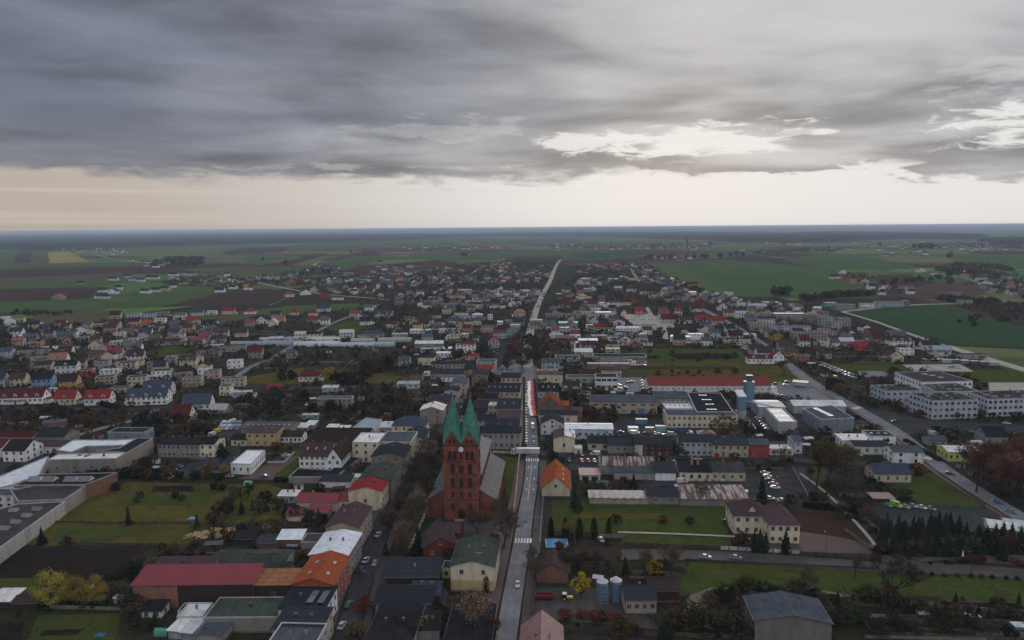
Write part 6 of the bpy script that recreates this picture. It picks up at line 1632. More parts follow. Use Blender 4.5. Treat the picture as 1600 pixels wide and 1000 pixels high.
creampost = mat('cream_post', (.55,.46,.33), .8, .15, 2); ironm = mat('iron_bar', (.04,.04,.045), .6)
lowwall = mat('low_wall', (.17,.13,.11), .9, .2, 1)
fence('churchyard_wall', [(803,800),(807.5,760),(811,720),(813,707)], .7, creampost, lowwall, 3.0, 'churchyard wall with cream pillars along the main street', .6, post_h=2.0, cat='wall')
fence('churchyard_wall', [(640,862),(665,805),(684,755),(696,720)], .7, creampost, lowwall, 3.2, 'churchyard wall with cream pillars under the bare trees', .55, post_h=2.0, cat='wall')
fence('churchyard_wall', [(745,707),(812,710)], 1.3, creampost, mat('yellow_render', (.42,.34,.18), .9, .2), 4, 'yellowish wall behind the church choir', .5, cat='wall')
redp = mat('red_fence_post', (.17,.06,.05), .9); whp = mat('white_poster', (.45,.44,.46), .7)
fence('parish_fence', [(972,852),(1075,856),(1125,858)], 1.4, redp, mat('dark_fence', (.07,.05,.05), .9), 3, 'dark red parish fence by the lawn strip', .4)
fence('parish_fence', [(1125,859),(1250,866)], 1.5, redp, whp, 3, 'parish fence hung with pale posters', .4)
fence('parish_fence', [(1252,867),(1370,873)], 1.4, redp, mat('dark_fence', (.07,.05,.05)), 3, 'dark fence continuing towards the shrub islands', .4)
fence('drive_fence', [(1070,876),(1240,884),(1370,890)], .8, redp, mat('dark_fence', (.07,.05,.05)), 4, 'low brown fence between drive and wide lawn', .25)
fence('green_fence', [(1436,789),(1538,796)], 1.3, mat('green_post', (.04,.12,.07), .6), mat('green_mesh', (.05,.11,.07), .8), 3, 'green panel fence by the car park', .12)
fence('street_fence', [(1470,742),(1540,792)], 1.1, woodm, mat('brown_rail', (.11,.075,.05), .9), 3, 'brown fence along the diagonal road', .2)
fence('concrete_fence', [(1238,733),(1262,775)], 1.5, creampost, mat('concrete_slab', (.2,.19,.17), .9), 3, 'concrete slab fence east of the parking yard', .2)
fence('concrete_fence', [(1320,830),(1364,862)], 1.4, redp, mat('concrete_slab', (.2,.19,.17)), 3, 'concrete fence along the reddish garden', .2)
fence('garden_fence', [(90,851),(262,853)], 1.1, woodm, mat('dark_fence', (.07,.05,.05)), 4, 'dark fence between mossy grass and dug soil', .15)
fence('garden_fence', [(75,816),(165,818),(300,818)], .8, woodm, mat('dark_fence', (.07,.05,.05)), 4, 'low dark fence across the mossy allotments', .15)
fence('white_fence', [(418,724),(444,724),(460,708)], 1.2, frame_w, mat('white_fence_panel', (.42,.46,.52), .6), 3, 'white-blue fence beside two parked cars', .15)
fence('garage_wall', [(985,776),(1012,777)], 1.2, creampost, lowwall, 4, 'low wall between panel row and rendered barn', .3, cat='wall')
fence('side_fence', [(832.5,960),(838,905)], 1.6, redp, mat('red_panel', (.13,.03,.03), .8), 3, 'short red fence at the farmyard gate', .3)
fence('kerb_fence', [(849,775),(846.5,806),(843,850)], 1.0, frame_w, mat('white_fence_panel', (.42,.46,.52)), 3, 'light fence beside the footway and thujas', .12)
fence('blue_fence', [(1052,674),(1092,677)], 1.8, metal, mat('blue_board', (.06,.09,.2), .7), 4, 'dark blue hoarding before the cream offices', .2)
# lamps
lamp_b = MB(); lamp_b.tube((0,0,0),(0,0,8),.11,.07,6); lamp_b.tube((0,0,8),(1.5,0,8.5),.06,.05,5)
lp = lamp_b.mesh('pole', mat('lamp_pole', (.07,.07,.075), .6)); lh = MB().box(1.2,2.0,-.14,.14,8.45,8.6,bottom=True).mesh('lamp_head', mat('lamp_grey', (.14,.14,.15), .5))
for i_, (x, y, a) in enumerate([(844.5,905,180),(843,840,180),(846,790,180),(845,742,180),(1262,590,0),(1286,604,0),(1327,632,0),(1356,648,0),(1370,690,180),(1248,700,90),(1450,716,0),(1500,750,0),(1545,782,0),(1517,902,90),(1290,868,90),(1232,838,90),(1172,880,90),(1030,714,90),(1119,716,90),(578,930,180),(612,842,180),(1440,735,90),(640,715,0),(1205,768,90),(1216,775,90),(1330,730,90)]):
    X0, Y0 = G(x, y); o = empty('street_lamp', X0, Y0, 0, R(a)); put_mesh('pole', lp, o); put_mesh('lamp_head', lh, o); auto(o, 'slender grey street lamp', 'street lamp', 'grey street lamps')
# church-side statue, islands with shrubs handled with the plants
def statue(x, y):
    X0, Y0 = G(x, y); o = empty('statue', X0, Y0); tag(o, 'small white statue on the shrub island', 'statue')
    b = MB(); b.box(-.5,.5,-.5,.5,0,.6); b.build('pedestal', mat('step_stone', (.2,.19,.18)), o)
    b = MB(); b.tube((0,0,.6),(0,0,1.5),.42,.28,10); b.tube((0,0,1.5),(0,0,2.1),.3,.16,10); b.tube((0,0,2.1),(0,0,2.2),.12,.12,8); b.tube((0,0,2.15),(0,0,2.5),.17,.15,10,0,True); b.tube((-.25,0,1.9),(0,-.3,1.6),.09,.07,6); b.tube((.25,0,1.9),(0,-.3,1.6),.09,.07,6)
    b.build('robed_figure', mat('statue_white', (.75,.75,.75), .6), o, True)
statue(1504,871)
# log pile
def logs(x, y, n, label):
    X0, Y0 = G(x, y); o = empty('log_pile', X0, Y0); tag(o, label, 'log pile'); me = MB(); me.tube((-.9,0,0),(.9,0,0),.17,.17,7,0,True); me.tube((.9,0,0),(.905,0,0),.17,.001,7); me.tube((-.9,0,0),(-.905,0,0),.17,.001,7); me = me.mesh('log', logm)
    for k in range(n):
        q = put_mesh('log', me, o, (random.gauss(0,3.2), random.gauss(0,1.6), max(.17, random.uniform(.2,1.5)-.25*abs(random.gauss(0,1))))); q.rotation_euler = (random.uniform(-.3,.3), random.uniform(-.3,.3), random.uniform(0,6.3))
logs(322,838,150,'heap of pale split firewood beside the black shed'); logs(345,833,70,'smaller scatter of firewood near the black shed')
def lump(name, x, y, label, cat, size, colour, shape):
    X0, Y0 = G(x, y); o = empty(name, X0, Y0, 0, GR); tag(o, label, cat); m_ = mat('paint_'+name+str(int(colour[0]*100)), colour, .5, .15, 1)
    w, d, h = size; b = MB()
    if shape == 'tank': b.tube((-w/2,0,h*.62),(w/2,0,h*.62),h*.38,h*.38,14,0,True); b.tube((w/2,0,h*.62),(-w/2,0,h*.62),h*.38,h*.38,14,0,True); b.build('tank_shell', m_, o); b = MB(); [b.box(s_*w*.3-.2,s_*w*.3+.2,-d/2,d/2,0,h*.4) for s_ in (-1,1)]; b.build('cradle', black_rub, o)
    elif shape == 'tarp':
        n = 6
        for i in range(n):
            for j in range(n):
                f = lambda a, c: ((a/n-.5)*w, (c/n-.5)*d, h*(max(0, 1-((a/n-.5)**2+(c/n-.5)**2)*3.6))*(.8+.3*sin(a*3+c*5)))
                b.face([f(i,j),f(i+1,j),f(i+1,j+1),f(i,j+1)])
        b.build('cover_sheet', m_, o, True)
    elif shape == 'container':
        b.box(-w/2,w/2,-d/2,d/2,.15,h); b.build('body', m_, o)
        for k in range(5): q = MB(); q.box(-w/2+w*(k+.5)/5-.06,-w/2+w*(k+.5)/5+.06,-d/2-.05,-d/2,.2,h-.1); q.build('rib', m_, o)
        q = MB(); q.box(-w/2-.05,w/2+.05,-d/2-.05,d/2+.05,h,h+.1,bottom=True); q.build('roof', mat('container_top', (.4,.42,.44), .5), o)
    elif shape == 'dome':
        for k in range(8):
            a0, a1 = pi*k/8, pi*(k+1)/8; b.face([(-w/2,-d/2*cos(a0),h*sin(a0)),(w/2,-d/2*cos(a0),h*sin(a0)),(w/2,-d/2*cos(a1),h*sin(a1)),(-w/2,-d/2*cos(a1),h*sin(a1))])
        for xx in (-w/2, w/2): b.face([(xx,-d/2*cos(pi*k/8),h*sin(pi*k/8)) for k in range(9)])
        b.build('cover_sheet', m_, o)
lump('water_tank',253,992,'green barrel-shaped water tank in the backyard','tank',(4,2,2.2),(.06,.25,.17),'dome')
lump('tarpaulin',156,992,'bright blue sheet over a garden pool','tarpaulin',(3,2,.7),(.02,.15,.33),'tarp')
lump('tarpaulin',300,810,'small light blue sheet in the mossy garden','tarpaulin',(3.4,2,.7),(.10,.35,.60),'tarp')
lump('polytunnel',388,757,'pale green garden tunnel in the allotments','tunnel',(3.4,3,1.8),(.16,.38,.30),'dome')
lump('slurry_tank',1369,970,'pale blue slurry tank lying in the rough yard','tank',(5,2,2.3),(.30,.40,.48),'tank')
lump('water_tank',457,857,'white plastic tank beside the concrete shed','tank',(4,2,1.8),(.5,.52,.56),'tank')
lump('container',1002,662,'blue-topped container by the offices yard','container',(7,3,3),(.10,.19,.33),'container')
lump('container',989,675,'small white kiosk cabin in the yard','container',(6,4,3),(.55,.55,.55),'container')
lump('container',1015,676,'beige trailer box in the offices yard','container',(5,2.6,3.2),(.30,.25,.22),'container')
lump('container',1032,674,'teal and white trailer box in the offices yard','container',(6,2.6,3.4),(.22,.40,.38),'container')
lump('container',1600,988,'dark blue container cut by the picture edge','container',(7,3,2.4),(.10,.13,.2),'container')
lump('container',1441,967,'small grey wagon among the conifers','container',(3,2.2,2),(.13,.14,.16),'container')
lump('container',1519,972,'small rust-brown wagon among the conifers','container',(4,2.4,2.2),(.16,.10,.09),'container')
lump('container',1156,772,'white rusted trough box beside the white van','container',(7,2.4,1.6),(.34,.36,.36),'container')
for i_, (x, y, c_) in enumerate([(1448,566,(.12,.13,.15)),(1462,566,(.2,.11,.07)),(1477,567,(.3,.31,.33)),(1492,567,(.10,.15,.2)),(1507,568,(.25,.24,.22)),(1522,569,(.14,.09,.08)),(1537,570,(.12,.16,.19)),(1550,571,(.33,.33,.35))]):
    lump('garage_box',x,y,None,'garage',(7.5,5,3),c_,'container'); AUTO.append((bpy.context.scene.objects[-1] if False else [o for o in COL.objects if o.name.startswith('garage_box')][-1], ['dark grey','rusty brown','light grey','navy','taupe','maroon','slate','pale grey'][i_]+' garage box beyond the school sports field', 0, 0))
def petrol():
    X0, Y0 = G(1237,606); o = empty('filling_station', X0, Y0, 0, R(-28)); tag(o, 'small filling station canopy with two white stripes', 'filling station')
    b = MB(); b.box(0,11,0,9,4,4.6,bottom=True); b.build('canopy', mat('canopy_dark', (.12,.11,.13), .5), o)
    for y0 in (1, 6.6): b = MB(); b.box(0,11,y0,y0+1.3,4.6,4.66); b.build('canopy_stripe', white_paint, o)
    for x in (1,10):
        for y in (1.5,7.5): b = MB(); b.box(x-.15,x+.15,y-.15,y+.15,0,4); b.build('post', metal, o)
    for x in (3.5,7): b = MB(); b.box(x-.3,x+.3,4,5,0,1.7); b.build('fuel_pump', mat('pump_red', (.4,.06,.05), .5), o)
petrol()

def rooflight(x, y, h, w, d, hh, cheek, label_root, glassc=(.5,.52,.55)):
    """sawtooth rooflight standing on a flat roof, child of that roof"""
    X0, Y0 = G(x, y, h); ro = label_root; r0 = ro.parent; a = r0.rotation_euler[2]; dx, dy = X0-r0.location[0], Y0-r0.location[1]
    lx, ly = dx*cos(a)+dy*sin(a), -dx*sin(a)+dy*cos(a)
    b = MB(); pts = [(-w/2,-d/2),(w/2,-d/2),(w/2,d/2),(-w/2,d/2)]
    b.face([(-w/2,-d/2,0),(w/2,-d/2,0),(w/2,0,hh),(-w/2,0,hh)]); b.face([(w/2,d/2,0),(-w/2,d/2,0),(-w/2,0,hh),(w/2,0,hh)])
    b.face([(w/2,-d/2,0),(w/2,d/2,0),(w/2,0,hh)], 1); b.face([(-w/2,d/2,0),(-w/2,-d/2,0),(-w/2,0,hh)], 1)
    o = b.build('rooflight', [mat('rooflight_pane', glassc, .4, .15, 2), mat('rooflight_cheek_'+cheek, {'orange': (.42,.17,.03), 'white': (.6,.58,.5)}[cheek], .7)], ro); o.location = (lx, ly, h-.3); o.rotation_euler = (0,0,-a)
roofs = {o.parent.get('label', ''): o for o in COL.objects if o.name.startswith('roof') and o.parent}
for (x, y) in ((22,797),(42,805),(25,815),(8,825),(58,795)): rooflight(x, y, 6.0, 3.6, 2.6, 1.3, 'orange', roofs['long factory hall with orange-cheeked rooflights and pale boundary wall'], (.16,.17,.18))
for (x, y) in ((56,749),(78,749),(112,749),(134,749)): rooflight(x, y, 7.2, 5.6, 4.6, 1.9, 'white', roofs['hall with long red brick flank and four white rooflights'], (.62,.62,.60))
def clutter(lb, pts, h, n):
    """vent boxes along school and office roofs"""
    ro = roofs[lb]; r0 = ro.parent; a = r0.rotation_euler[2]; me = MB().box(-.9,.9,-.6,.6,0,.8).mesh('vent_box', mat('vent_grey', (.20,.21,.22), .6)); me2 = MB().box(-.35,.35,-.35,.35,0,1.3).mesh('vent_stack', mat('vent_dark', (.05,.05,.055), .7))
    rs = random.Random(len(lb))
    for k in range(n):
        u, v = rs.uniform(.1,.9), rs.choice([.25,.5,.75]); x = (pts[0][0]*(1-u)+pts[1][0]*u)*(1-v)+(pts[3][0]*(1-u)+pts[2][0]*u)*v; y = (pts[0][1]*(1-u)+pts[1][1]*u)*(1-v)+(pts[3][1]*(1-u)+pts[2][1]*u)*v
        X0, Y0 = G(x, y, h); dx, dy = X0-r0.location[0], Y0-r0.location[1]; m_ = rs.choice([me, me2]); put_mesh(m_.name, m_, ro, (dx*cos(a)+dy*sin(a), -dx*sin(a)+dy*cos(a), h-.3), 0)
clutter('three-storey school block with square window grid', [(1458,626),(1529,624),(1493,612),(1421,614)], 12, 22)
clutter('three-storey school block at the picture edge', [(1544,623.5),(1640,620.5),(1600,609),(1512,611.5)], 11.5, 26)
clutter('low west wing of the school with white roof hatches', [(1384,611),(1441,610),(1420,600),(1360,601.5)], 8, 14)
clutter('middle link of the school', [(1463,612),(1530,611),(1494,598),(1440,600)], 8.5, 16)
clutter('grey factory front block with white roof rim and square vents', [(74,718),(182,716),(196,707),(92,709)], 8.5, 4)

# ------------------------------------------------------------------ garden sheds and plot fences
shed_w = [MB().box(-1.6,1.6,-1.3,1.3,0,2.1).mesh('wall', m_) for m_ in (mat('shed_brown', (.09,.055,.035), .9), mat('shed_grey', (.15,.145,.14), .9), mat('shed_green', (.05,.085,.05), .9), wm('cream'), wm('concrete'))]
def _sr(m_):
    b = MB(); b.slab([(-1.8,-1.5,2.1),(1.8,-1.5,2.1),(1.8,0,2.8),(-1.8,0,2.8)], .08); b.slab([(-1.8,0,2.8),(1.8,0,2.8),(1.8,1.5,2.1),(-1.8,1.5,2.1)], .08); return b.mesh('roof', m_)
shed_r = [_sr(rm(k)) for k in ('slate', 'darkred', 'lightgrey', 'brown', 'grey')]; sdoor = MB().box(-.45,.45,-1.35,-1.3,.05,1.9).mesh('door', mat('door_dark', (.02,.02,.022), .6))
sc_w, sc_r = ['brown wooden', 'grey boarded', 'green painted', 'cream', 'concrete'], ['dark', 'dull red', 'light grey', 'brown', 'grey']
tq = [G(*p_) for p_ in [(-40,1000),(-40,520),(300,505),(600,480),(860,500),(1150,500),(1320,520),(1600,640),(1640,1000)]]
nsh = 0
for _ in range(4000):
    px_, py_ = random.uniform(-10, 1610), 1000-470*random.random()**.7; x, y = G(px_, py_)
    if nsh >= 150: break
    if not in_poly(x, y, tq) or occ_at(x, y, 3) or (px_ > 1230 and py_ > 760) or (290 < px_ < 370 and 815 < py_ < 850): continue
    k, j = random.randrange(5), random.randrange(5); o = empty('garden_shed', x, y, 0, R(random.uniform(-20, 20))); s_ = random.uniform(.8, 1.5); o.scale = (s_*random.uniform(.9,1.6), s_, random.uniform(.85,1.15))
    put_mesh('wall', shed_w[k], o); put_mesh('roof', shed_r[j], o); put_mesh('door', sdoor, o); auto(o, f'{sc_w[k]} garden shed with {sc_r[j]} roof', 'shed', 'garden sheds'); occ_poly([(x-3,y-3),(x+3,y-3),(x+3,y+3),(x-3,y+3)]); nsh += 1
b = MB()
for _ in range(2600):
    px_, py_ = random.uniform(-10, 1610), 1000-500*random.random()**.8; x, y = G(px_, py_)
    if not in_poly(x, y, tq) or occ_at(x, y, 1): continue
    a = GR+random.choice([0, pi/2])+random.uniform(-.06, .06); L_ = 0
    while L_ < 34 and not occ_at(x+cos(a)*(L_+2), y+sin(a)*(L_+2), 0): L_ += 2
    if L_ < 8: continue
    h_ = random.choice([1.0, 1.2, 1.5, 1.8]); m_ = random.randrange(4); n_ = int(L_/2.5)+1; c_, s_ = cos(a), sin(a)
    for k in range(n_):
        for (u0, u1, t_, z1) in ((k*2.5-.08, k*2.5+.08, .1, h_+.1), (k*2.5+.08, k*2.5+2.42, .03, h_)):
            i0 = len(b.v); b.box(u0, u1, -t_, t_, 0, z1, m_)
            for i in range(i0, len(b.v)): q_ = b.v[i]; b.v[i] = (x+q_[0]*c_-q_[1]*s_, y+q_[0]*s_+q_[1]*c_, q_[2])
tag(b.build('plot_fencing', [mat('dark_fence', (.07,.05,.05)), lowwall, mat('concrete_slab', (.2,.19,.17)), mat('brown_rail', (.11,.075,.05))]), 'countless low fences dividing the garden plots', None, None, 'stuff')
def annexes():
    """side extensions on every second estate house"""
    for o in [o for o in COL.objects if o.name.startswith('house') and o.type == 'EMPTY']:
        if o.location[1] > 1100 or random.random() > .5 or o.location[1] < 420: continue
        w = next((c for c in o.children if c.name.startswith('wall')), None)
        if not w: continue
        W_m = max(v.co.x for v in w.data.vertices); D_m = max(v.co.y for v in w.data.vertices); sx = random.choice([-1, 1]); aw = random.uniform(2.6, 4.2); ad = random.uniform(4, D_m*.8); hh = random.uniform(2.4, 3.0)
        x0 = W_m+.02 if sx > 0 else -aw-.02; q = random.uniform(.3, max(.4, D_m-ad)); b = MB(); b.box(x0, x0+aw, q, q+ad, -.1, hh); b.build('annex', w.data.materials[0], o)
        b = MB(); b.box(x0-.15, x0+aw+.15, q-.2, q+ad+.2, hh, hh+.18, bottom=True); b.build('annex_roof', rm(random.choice(['slate', 'grey', 'bluegrey', 'lightgrey', 'brown', 'darkred'])), o)
        if random.random() < .4: b = MB(); b.box(W_m*.3, W_m*.7, -1.3, -.02, 2.7, 2.85, bottom=True); b.box(W_m*.3, W_m*.7, -1.3, -1.22, 2.85, 3.7, bottom=True); b.build('balcony', wm('greywall'), o)
annexes()

# ------------------------------------------------------------------ vehicles
PAINT = dict(white=(.52,.52,.53), silver=(.24,.25,.27), grey=(.12,.125,.13), black=(.02,.02,.022), blue=(.03,.09,.25), navy=(.02,.035,.08), red=(.42,.03,.03), green=(.02,.12,.07), lime=(.24,.42,.05),
   teal=(.04,.26,.19), darkred=(.15,.02,.02), yellow=(.6,.42,.04), orange=(.6,.2,.04), pink=(.45,.2,.22), lightblue=(.2,.3,.38))
def pm(c): return mat('car_paint_'+c, PAINT[c], .34, .08, 1, spec=.4)
cglass = mat('car_glass', (.015,.018,.022), .06, .05, spec=.8); headl = mat('headlight_lens', (.7,.7,.68), .15); taill = mat('tail_lamp', (.35,.02,.02), .25)
CARM = {}
def loft(b, rows, m=0, top=None):
    """rows: (y, halfwidth_bottom, halfwidth_top, z_bottom, z_top) cross sections joined along the car"""
    R4 = [[(-r[1],r[0],r[3]),(-r[1]*1.02,r[0],(r[3]+r[4])/2),(-r[2],r[0],r[4]),(r[2],r[0],r[4]),(r[1]*1.02,r[0],(r[3]+r[4])/2),(r[1],r[0],r[3])] for r in rows]
    for i in range(len(R4)-1):
        for k in range(5): b.face([R4[i][k+1], R4[i+1][k+1], R4[i+1][k], R4[i][k]][::-1], m)
    b.face(R4[0][::-1], m); b.face(R4[-1], m)
def car_meshes(kind, c):
    k = (kind, c)
    if k in CARM: return CARM[k]
    p = pm(c); body = MB(); gl = MB()
    if kind == 'van':
        loft(body, [(-2.7,.85,.8,.3,.9),(-2.6,.95,.88,.28,1.15),(-1.75,.98,.88,.28,1.35),(-1.1,.98,.82,.28,2.25),(2.6,.98,.84,.28,2.35),(2.7,.95,.8,.35,2.2)])
        gl.face([(-.78,-1.78,1.42),(.78,-1.78,1.42),(.74,-1.12,2.18),(-.74,-1.12,2.18)])
        for s_ in (-1,1): gl.face([(s_*1.0,-1.5,1.35),(s_*1.0,-.5,1.35),(s_*.9,-.5,2.05),(s_*.93,-1.15,2.0)])
        L2, wr, wy = 2.7, .36, (-1.75, 1.7)
    else:
        est = kind == 'estate'
        loft(body, [(-2.15,.72,.66,.35,.62),(-2.05,.82,.76,.25,.74),(-1.0,.88,.80,.22,.92),(1.4,.88,.80,.22,.96),(1.95,.86,.78,.25,.93),(2.15,.78,.70,.36,.78)])
        e = 2.0 if est else 1.7
        cab = [(-1.05,.80,.70,.9,.94),(-.35,.80,.60,.9,1.42),(.9,.80,.60,.92,1.46),(e,.78,.66,.92,1.02 if not est else 1.15)]
        rr = [[(-r[1],r[0],r[3]),(-r[2],r[0],r[4]),(r[2],r[0],r[4]),(r[1],r[0],r[3])] for r in cab]
        for i in range(3):
            for q_ in range(3):
                f = [rr[i][q_], rr[i+1][q_], rr[i+1][q_+1], rr[i][q_+1]]
                (body if (q_ == 1 and i == 1) else gl).face(f)
        gl.face(rr[0]); gl.face(rr[-1])
        for s_ in (-1,1): body.box(min(s_*.79,s_*.72), max(s_*.79,s_*.72), .25, .33, .92, 1.4)
        L2, wr, wy = 2.15, .32, (-1.35, 1.3)
    wh = MB(); wh.tube((-.1,0,0),(.1,0,0),wr,wr,12,0,True); wh.tube((.1,0,0),(-.1,0,0),wr,wr,12,0,True); rim = MB(); rim.tube((-.115,0,0),(-.11,0,0),wr*.62,wr*.62,10,0,True); rim.tube((.11,0,0),(.115,0,0),wr*.62,wr*.62,10,0,True)
    hl = MB().box(-.14,.14,-.05,.03,-.07,.07,bottom=True)
    one = MB()
    for src, mi in ((body,0),(gl,1)):
        i0 = len(one.v); one.v += src.v; one.f += [tuple(a+i0 for a in f) for f in src.f]; one.m += [mi]*len(src.f)
    for sx in (-1,1):
        for y in wy:
            i0 = len(one.v); one.v += [(v[0]+sx*.8, v[1]+y, v[2]+wr) for v in wh.v]; one.f += [tuple(a+i0 for a in f) for f in wh.f]; one.m += [2]*len(wh.f)
    CARM[k] = dict(body=body.mesh('body', p), glass=gl.mesh('window', cglass), wheel=wh.mesh('wheel', black_rub), rim=rim.mesh('rim', metal), hl=hl.mesh('headlight', headl), tl=hl.mesh('tail_lamp', taill), one=one.mesh('car', [p, cglass, black_rub]), L=L2, wy=wy, wr=wr, hw=.8)
    return CARM[k]
CARN = [0]
def car(x, y, c='grey', head=0, kind='car', label=None, group=None, jit=True):
    """head: degrees, 0 = nose towards the camera, 90 = nose to the right"""
    X0, Y0 = G(x, y); d = math.hypot(X0, Y0); m = car_meshes(kind, c); rz = R(head)+(R(random.uniform(-3,3)) if jit else 0)
    nm = 'van' if kind == 'van' else 'car'
    if d < 420:
        o = empty(nm, X0, Y0, .25, rz); put_mesh('body', m['body'], o); put_mesh('window', m['glass'], o)
        for sx in (-1,1):
            for wy in m['wy']: w = put_mesh('wheel', m['wheel'], o, (sx*m['hw'], wy, m['wr'])); put_mesh('rim', m['rim'], w)
            put_mesh('headlight', m['hl'], o, (sx*.58, -m['L'], .64)); put_mesh('tail_lamp', m['tl'], o, (sx*.58, m['L'], .72), pi)
    else:
        o = put_mesh(nm, m['one'], None, (X0, Y0, .25), rz)
    nmc = {'darkred': 'dark red', 'lightblue': 'light blue', 'lime': 'lime green', 'teal': 'turquoise'}.get(c, c)
    occ_poly([(X0-1.5,Y0-2.5),(X0+1.5,Y0-2.5),(X0+1.5,Y0+2.5),(X0-1.5,Y0+2.5)])
    if label: tag(o, label, nm, group)
    else: auto(o, f"{nmc} {'van' if kind=='van' else 'estate car' if kind=='estate' else 'parked car'}", nm, group)
    return o
car(809,916,'white',-5,'estate','white car driving up the main street','cars on the roads')
for x, y, c, hd in ((591,838,'white',172),(572,878,'white',172),(565,893,'navy',172),(586,883,'silver',-8),(545,948,'green',172),(515,984,'teal',176),(534,981,'white',172)): car(x, y, c, hd)
for k in range(22):
    y = 694-k*4.45; car(822.6-k*.03, y, random.choice(['silver','white','grey','black','silver','white','navy']) if k != 11 else 'yellow', random.choice([0,180])-3, random.choice(['car','estate']), None, 'cars parked along the main street')
for x, y, c in ((834,694,'silver'),(833.7,686,'silver'),(833,673,'grey')): car(x, y, c, -3, 'estate', None, 'cars parked along the main street')
car(832.2,668,'white',-3,'van','white vehicle with a red-edged load right below the flag')
car(834.5,713.5,'silver',88,'estate','silver estate turning in front of the white lorry')
car(930,712,'white',-92,'van','white panel van outside the beige workshop')
for x, y, c, hd in ((905,713,'darkred',60),(889,721,'grey',10),(909,722,'pink',5),(919,722,'red',5),(929,722,'white',5)): car(x, y, c, hd)
car(1066,755,'white',100,'van','white high-roofed van in the workshop yard'); car(1126,751,'white',0,'van','white van parked nose-out beside the trough box')
for x, y, c, hd in ((1195,741,'silver',75),(1199,746,'white',75),(1202,752,'black',75),(1208,758,'red',75),(1211,764,'white',75),(1203,781,'white',80),(1222,784,'lime',85)): car(x, y, c, hd)
car(1135,818,'navy',20)
for x, y, c, hd in ((1102,873,'silver',80),(1150,874,'silver',80)): car(x, y, c, hd, 'estate')
car(939,846,'silver',10)
for x, y, c, hd, kd in ((1387,792,'teal',25,'car'),(1400,792,'lime',20,'van'),(1414,794,'silver',28,'estate'),(1426,793,'silver',28,'estate'),(1440,795,'white',30,'car'),(1454,797,'silver',40,'estate')): car(x, y, c, hd, kd)
car(1484,742,'darkred',50,label='dark red car waiting at the crossroads'); car(1559,787,'blue',42,label='blue car coming down the diagonal road'); car(1580,802,'teal',42,label='greenish car behind the blue one on the diagonal road')
car(1385,727,'white',90,label='white car behind the cream house with blue-grey roof'); car(1397,660,'green',-85,label='green car crossing the school forecourt'); car(1573,663,'white',60,'estate','white estate parked below the school')
car(1306,592,'orange',20,'van','orange van on the diagonal road'); car(1458,680,'white',80,'van','white van behind the grey shed')
for x, y, c, hd in ((359,746,'silver',85),(413,746,'blue',90),(441,717,'navy',85),(447,713,'white',85)): car(x, y, c, hd)
for x, y, c in ((272,741,'silver'),(267,745,'white'),(276,738,'white'),(281,731,'blue'),(262,749,'grey')): car(x, y, c, 70)
for k in range(5): car(1165+k*2.6, 655+k*3.8, random.choice(['silver','white','grey']), 75)
for k in range(6): car(1185+k*2.9, 654+k*3.6, random.choice(['silver','white','black','grey']), 75)
for x, y, c in ((1213,674,'white'),(1040,682,'grey'),(1050,681,'silver'),(1085,683,'white'),(1080,681,'silver'),(1076,681,'white'),(970,677,'black'),(992,679,'white'),(1009,679,'black'),(1023,679,'white'),(1031,680,'silver'),(1052,676,'navy'),(1078,669,'white')): car(x, y, c, random.choice([0,90,80]), random.choice(['car','van','estate']))
for x, y, c in ((967,603,'white'),(968,608,'yellow'),(977,607,'red'),(982,599,'black'),(987,598,'black'),(1004,597,'white'),(1004,601,'silver'),(1005,605,'grey'),(1006,609,'yellow'),(920,608,'white'),(1211,601,'black'),(1230,598,'black'),(1227,603,'white'),(1192,617,'silver'),(1200,618,'grey'),(1208,618,'silver'),(1216,619,'white'),(1222,620,'black'),(1180,617,'white')): car(x, y, c, random.choice([90,80,100]))
for k in range(20): car(1284+(k//2)*5.6, 568.5+(k//2)*2.1+(k%2)*4.2, random.choice(['silver','white','grey','navy','black','grey','lightblue']), 62)
for k in range(30): car(982+(k%10)*5.4, 494+(k//10)*3.0, random.choice(['silver','white','grey','white','darkred']), 5)
for x, y, c in ((1449,574,'white'),(1485,575,'white'),(1489,574.5,'grey'),(1497,576,'white')): car(x, y, c, 90)
for k in range(14): car(1338+k*4.2, 483-k*.35, random.choice(['silver','white','grey','navy']), 10)
for k in range(7): car(772+(k%2)*5, 556-k*2.6, random.choice(['silver','white','grey']), -15)
for x, y, c in ((786,597,'white'),(785,590,'orange'),(793,585,'red'),(789,582,'white'),(783,577,'grey'),(832,573,'white'),(770,546,'silver')): car(x, y, c, -20, 'van' if c == 'orange' else 'car')
for k in range(18): car(970+(k%9)*4.6, 567+(k//9)*5+random.uniform(-.5,.5), random.choice(['silver','white','grey']), 80)
for x, y, c in ((660,676,'navy'),(668,675,'silver'),(670,671,'white'),(674,667,'red'),(722,637,'white'),(728,624,'silver'),(734,612,'silver'),(740,602,'white'),(745,597,'grey'),(751,592,'white')): car(x, y, c, -12)
for k in range(5): car(330+k*8,682-k*5.2,['white','yellow','white','lightblue','white'][k],-32,'van')
for k in range(8): car(349+(k%4)*8,671-(k//4)*6.5,['white','white','lightblue','silver'][k%4],-8,'van')
for t_ in (.15,.32,.5,.66,.84):
    i_ = int(t_*(len(MAIN2)-1)); f_ = t_*(len(MAIN2)-1)-i_; x = MAIN2[i_][0]*(1-f_)+MAIN2[i_+1][0]*f_; y = MAIN2[i_][1]*(1-f_)+MAIN2[i_+1][1]*f_
    car(x+random.choice([-1.5,1.5]), y, random.choice(['white','silver','red']), 0, 'car')
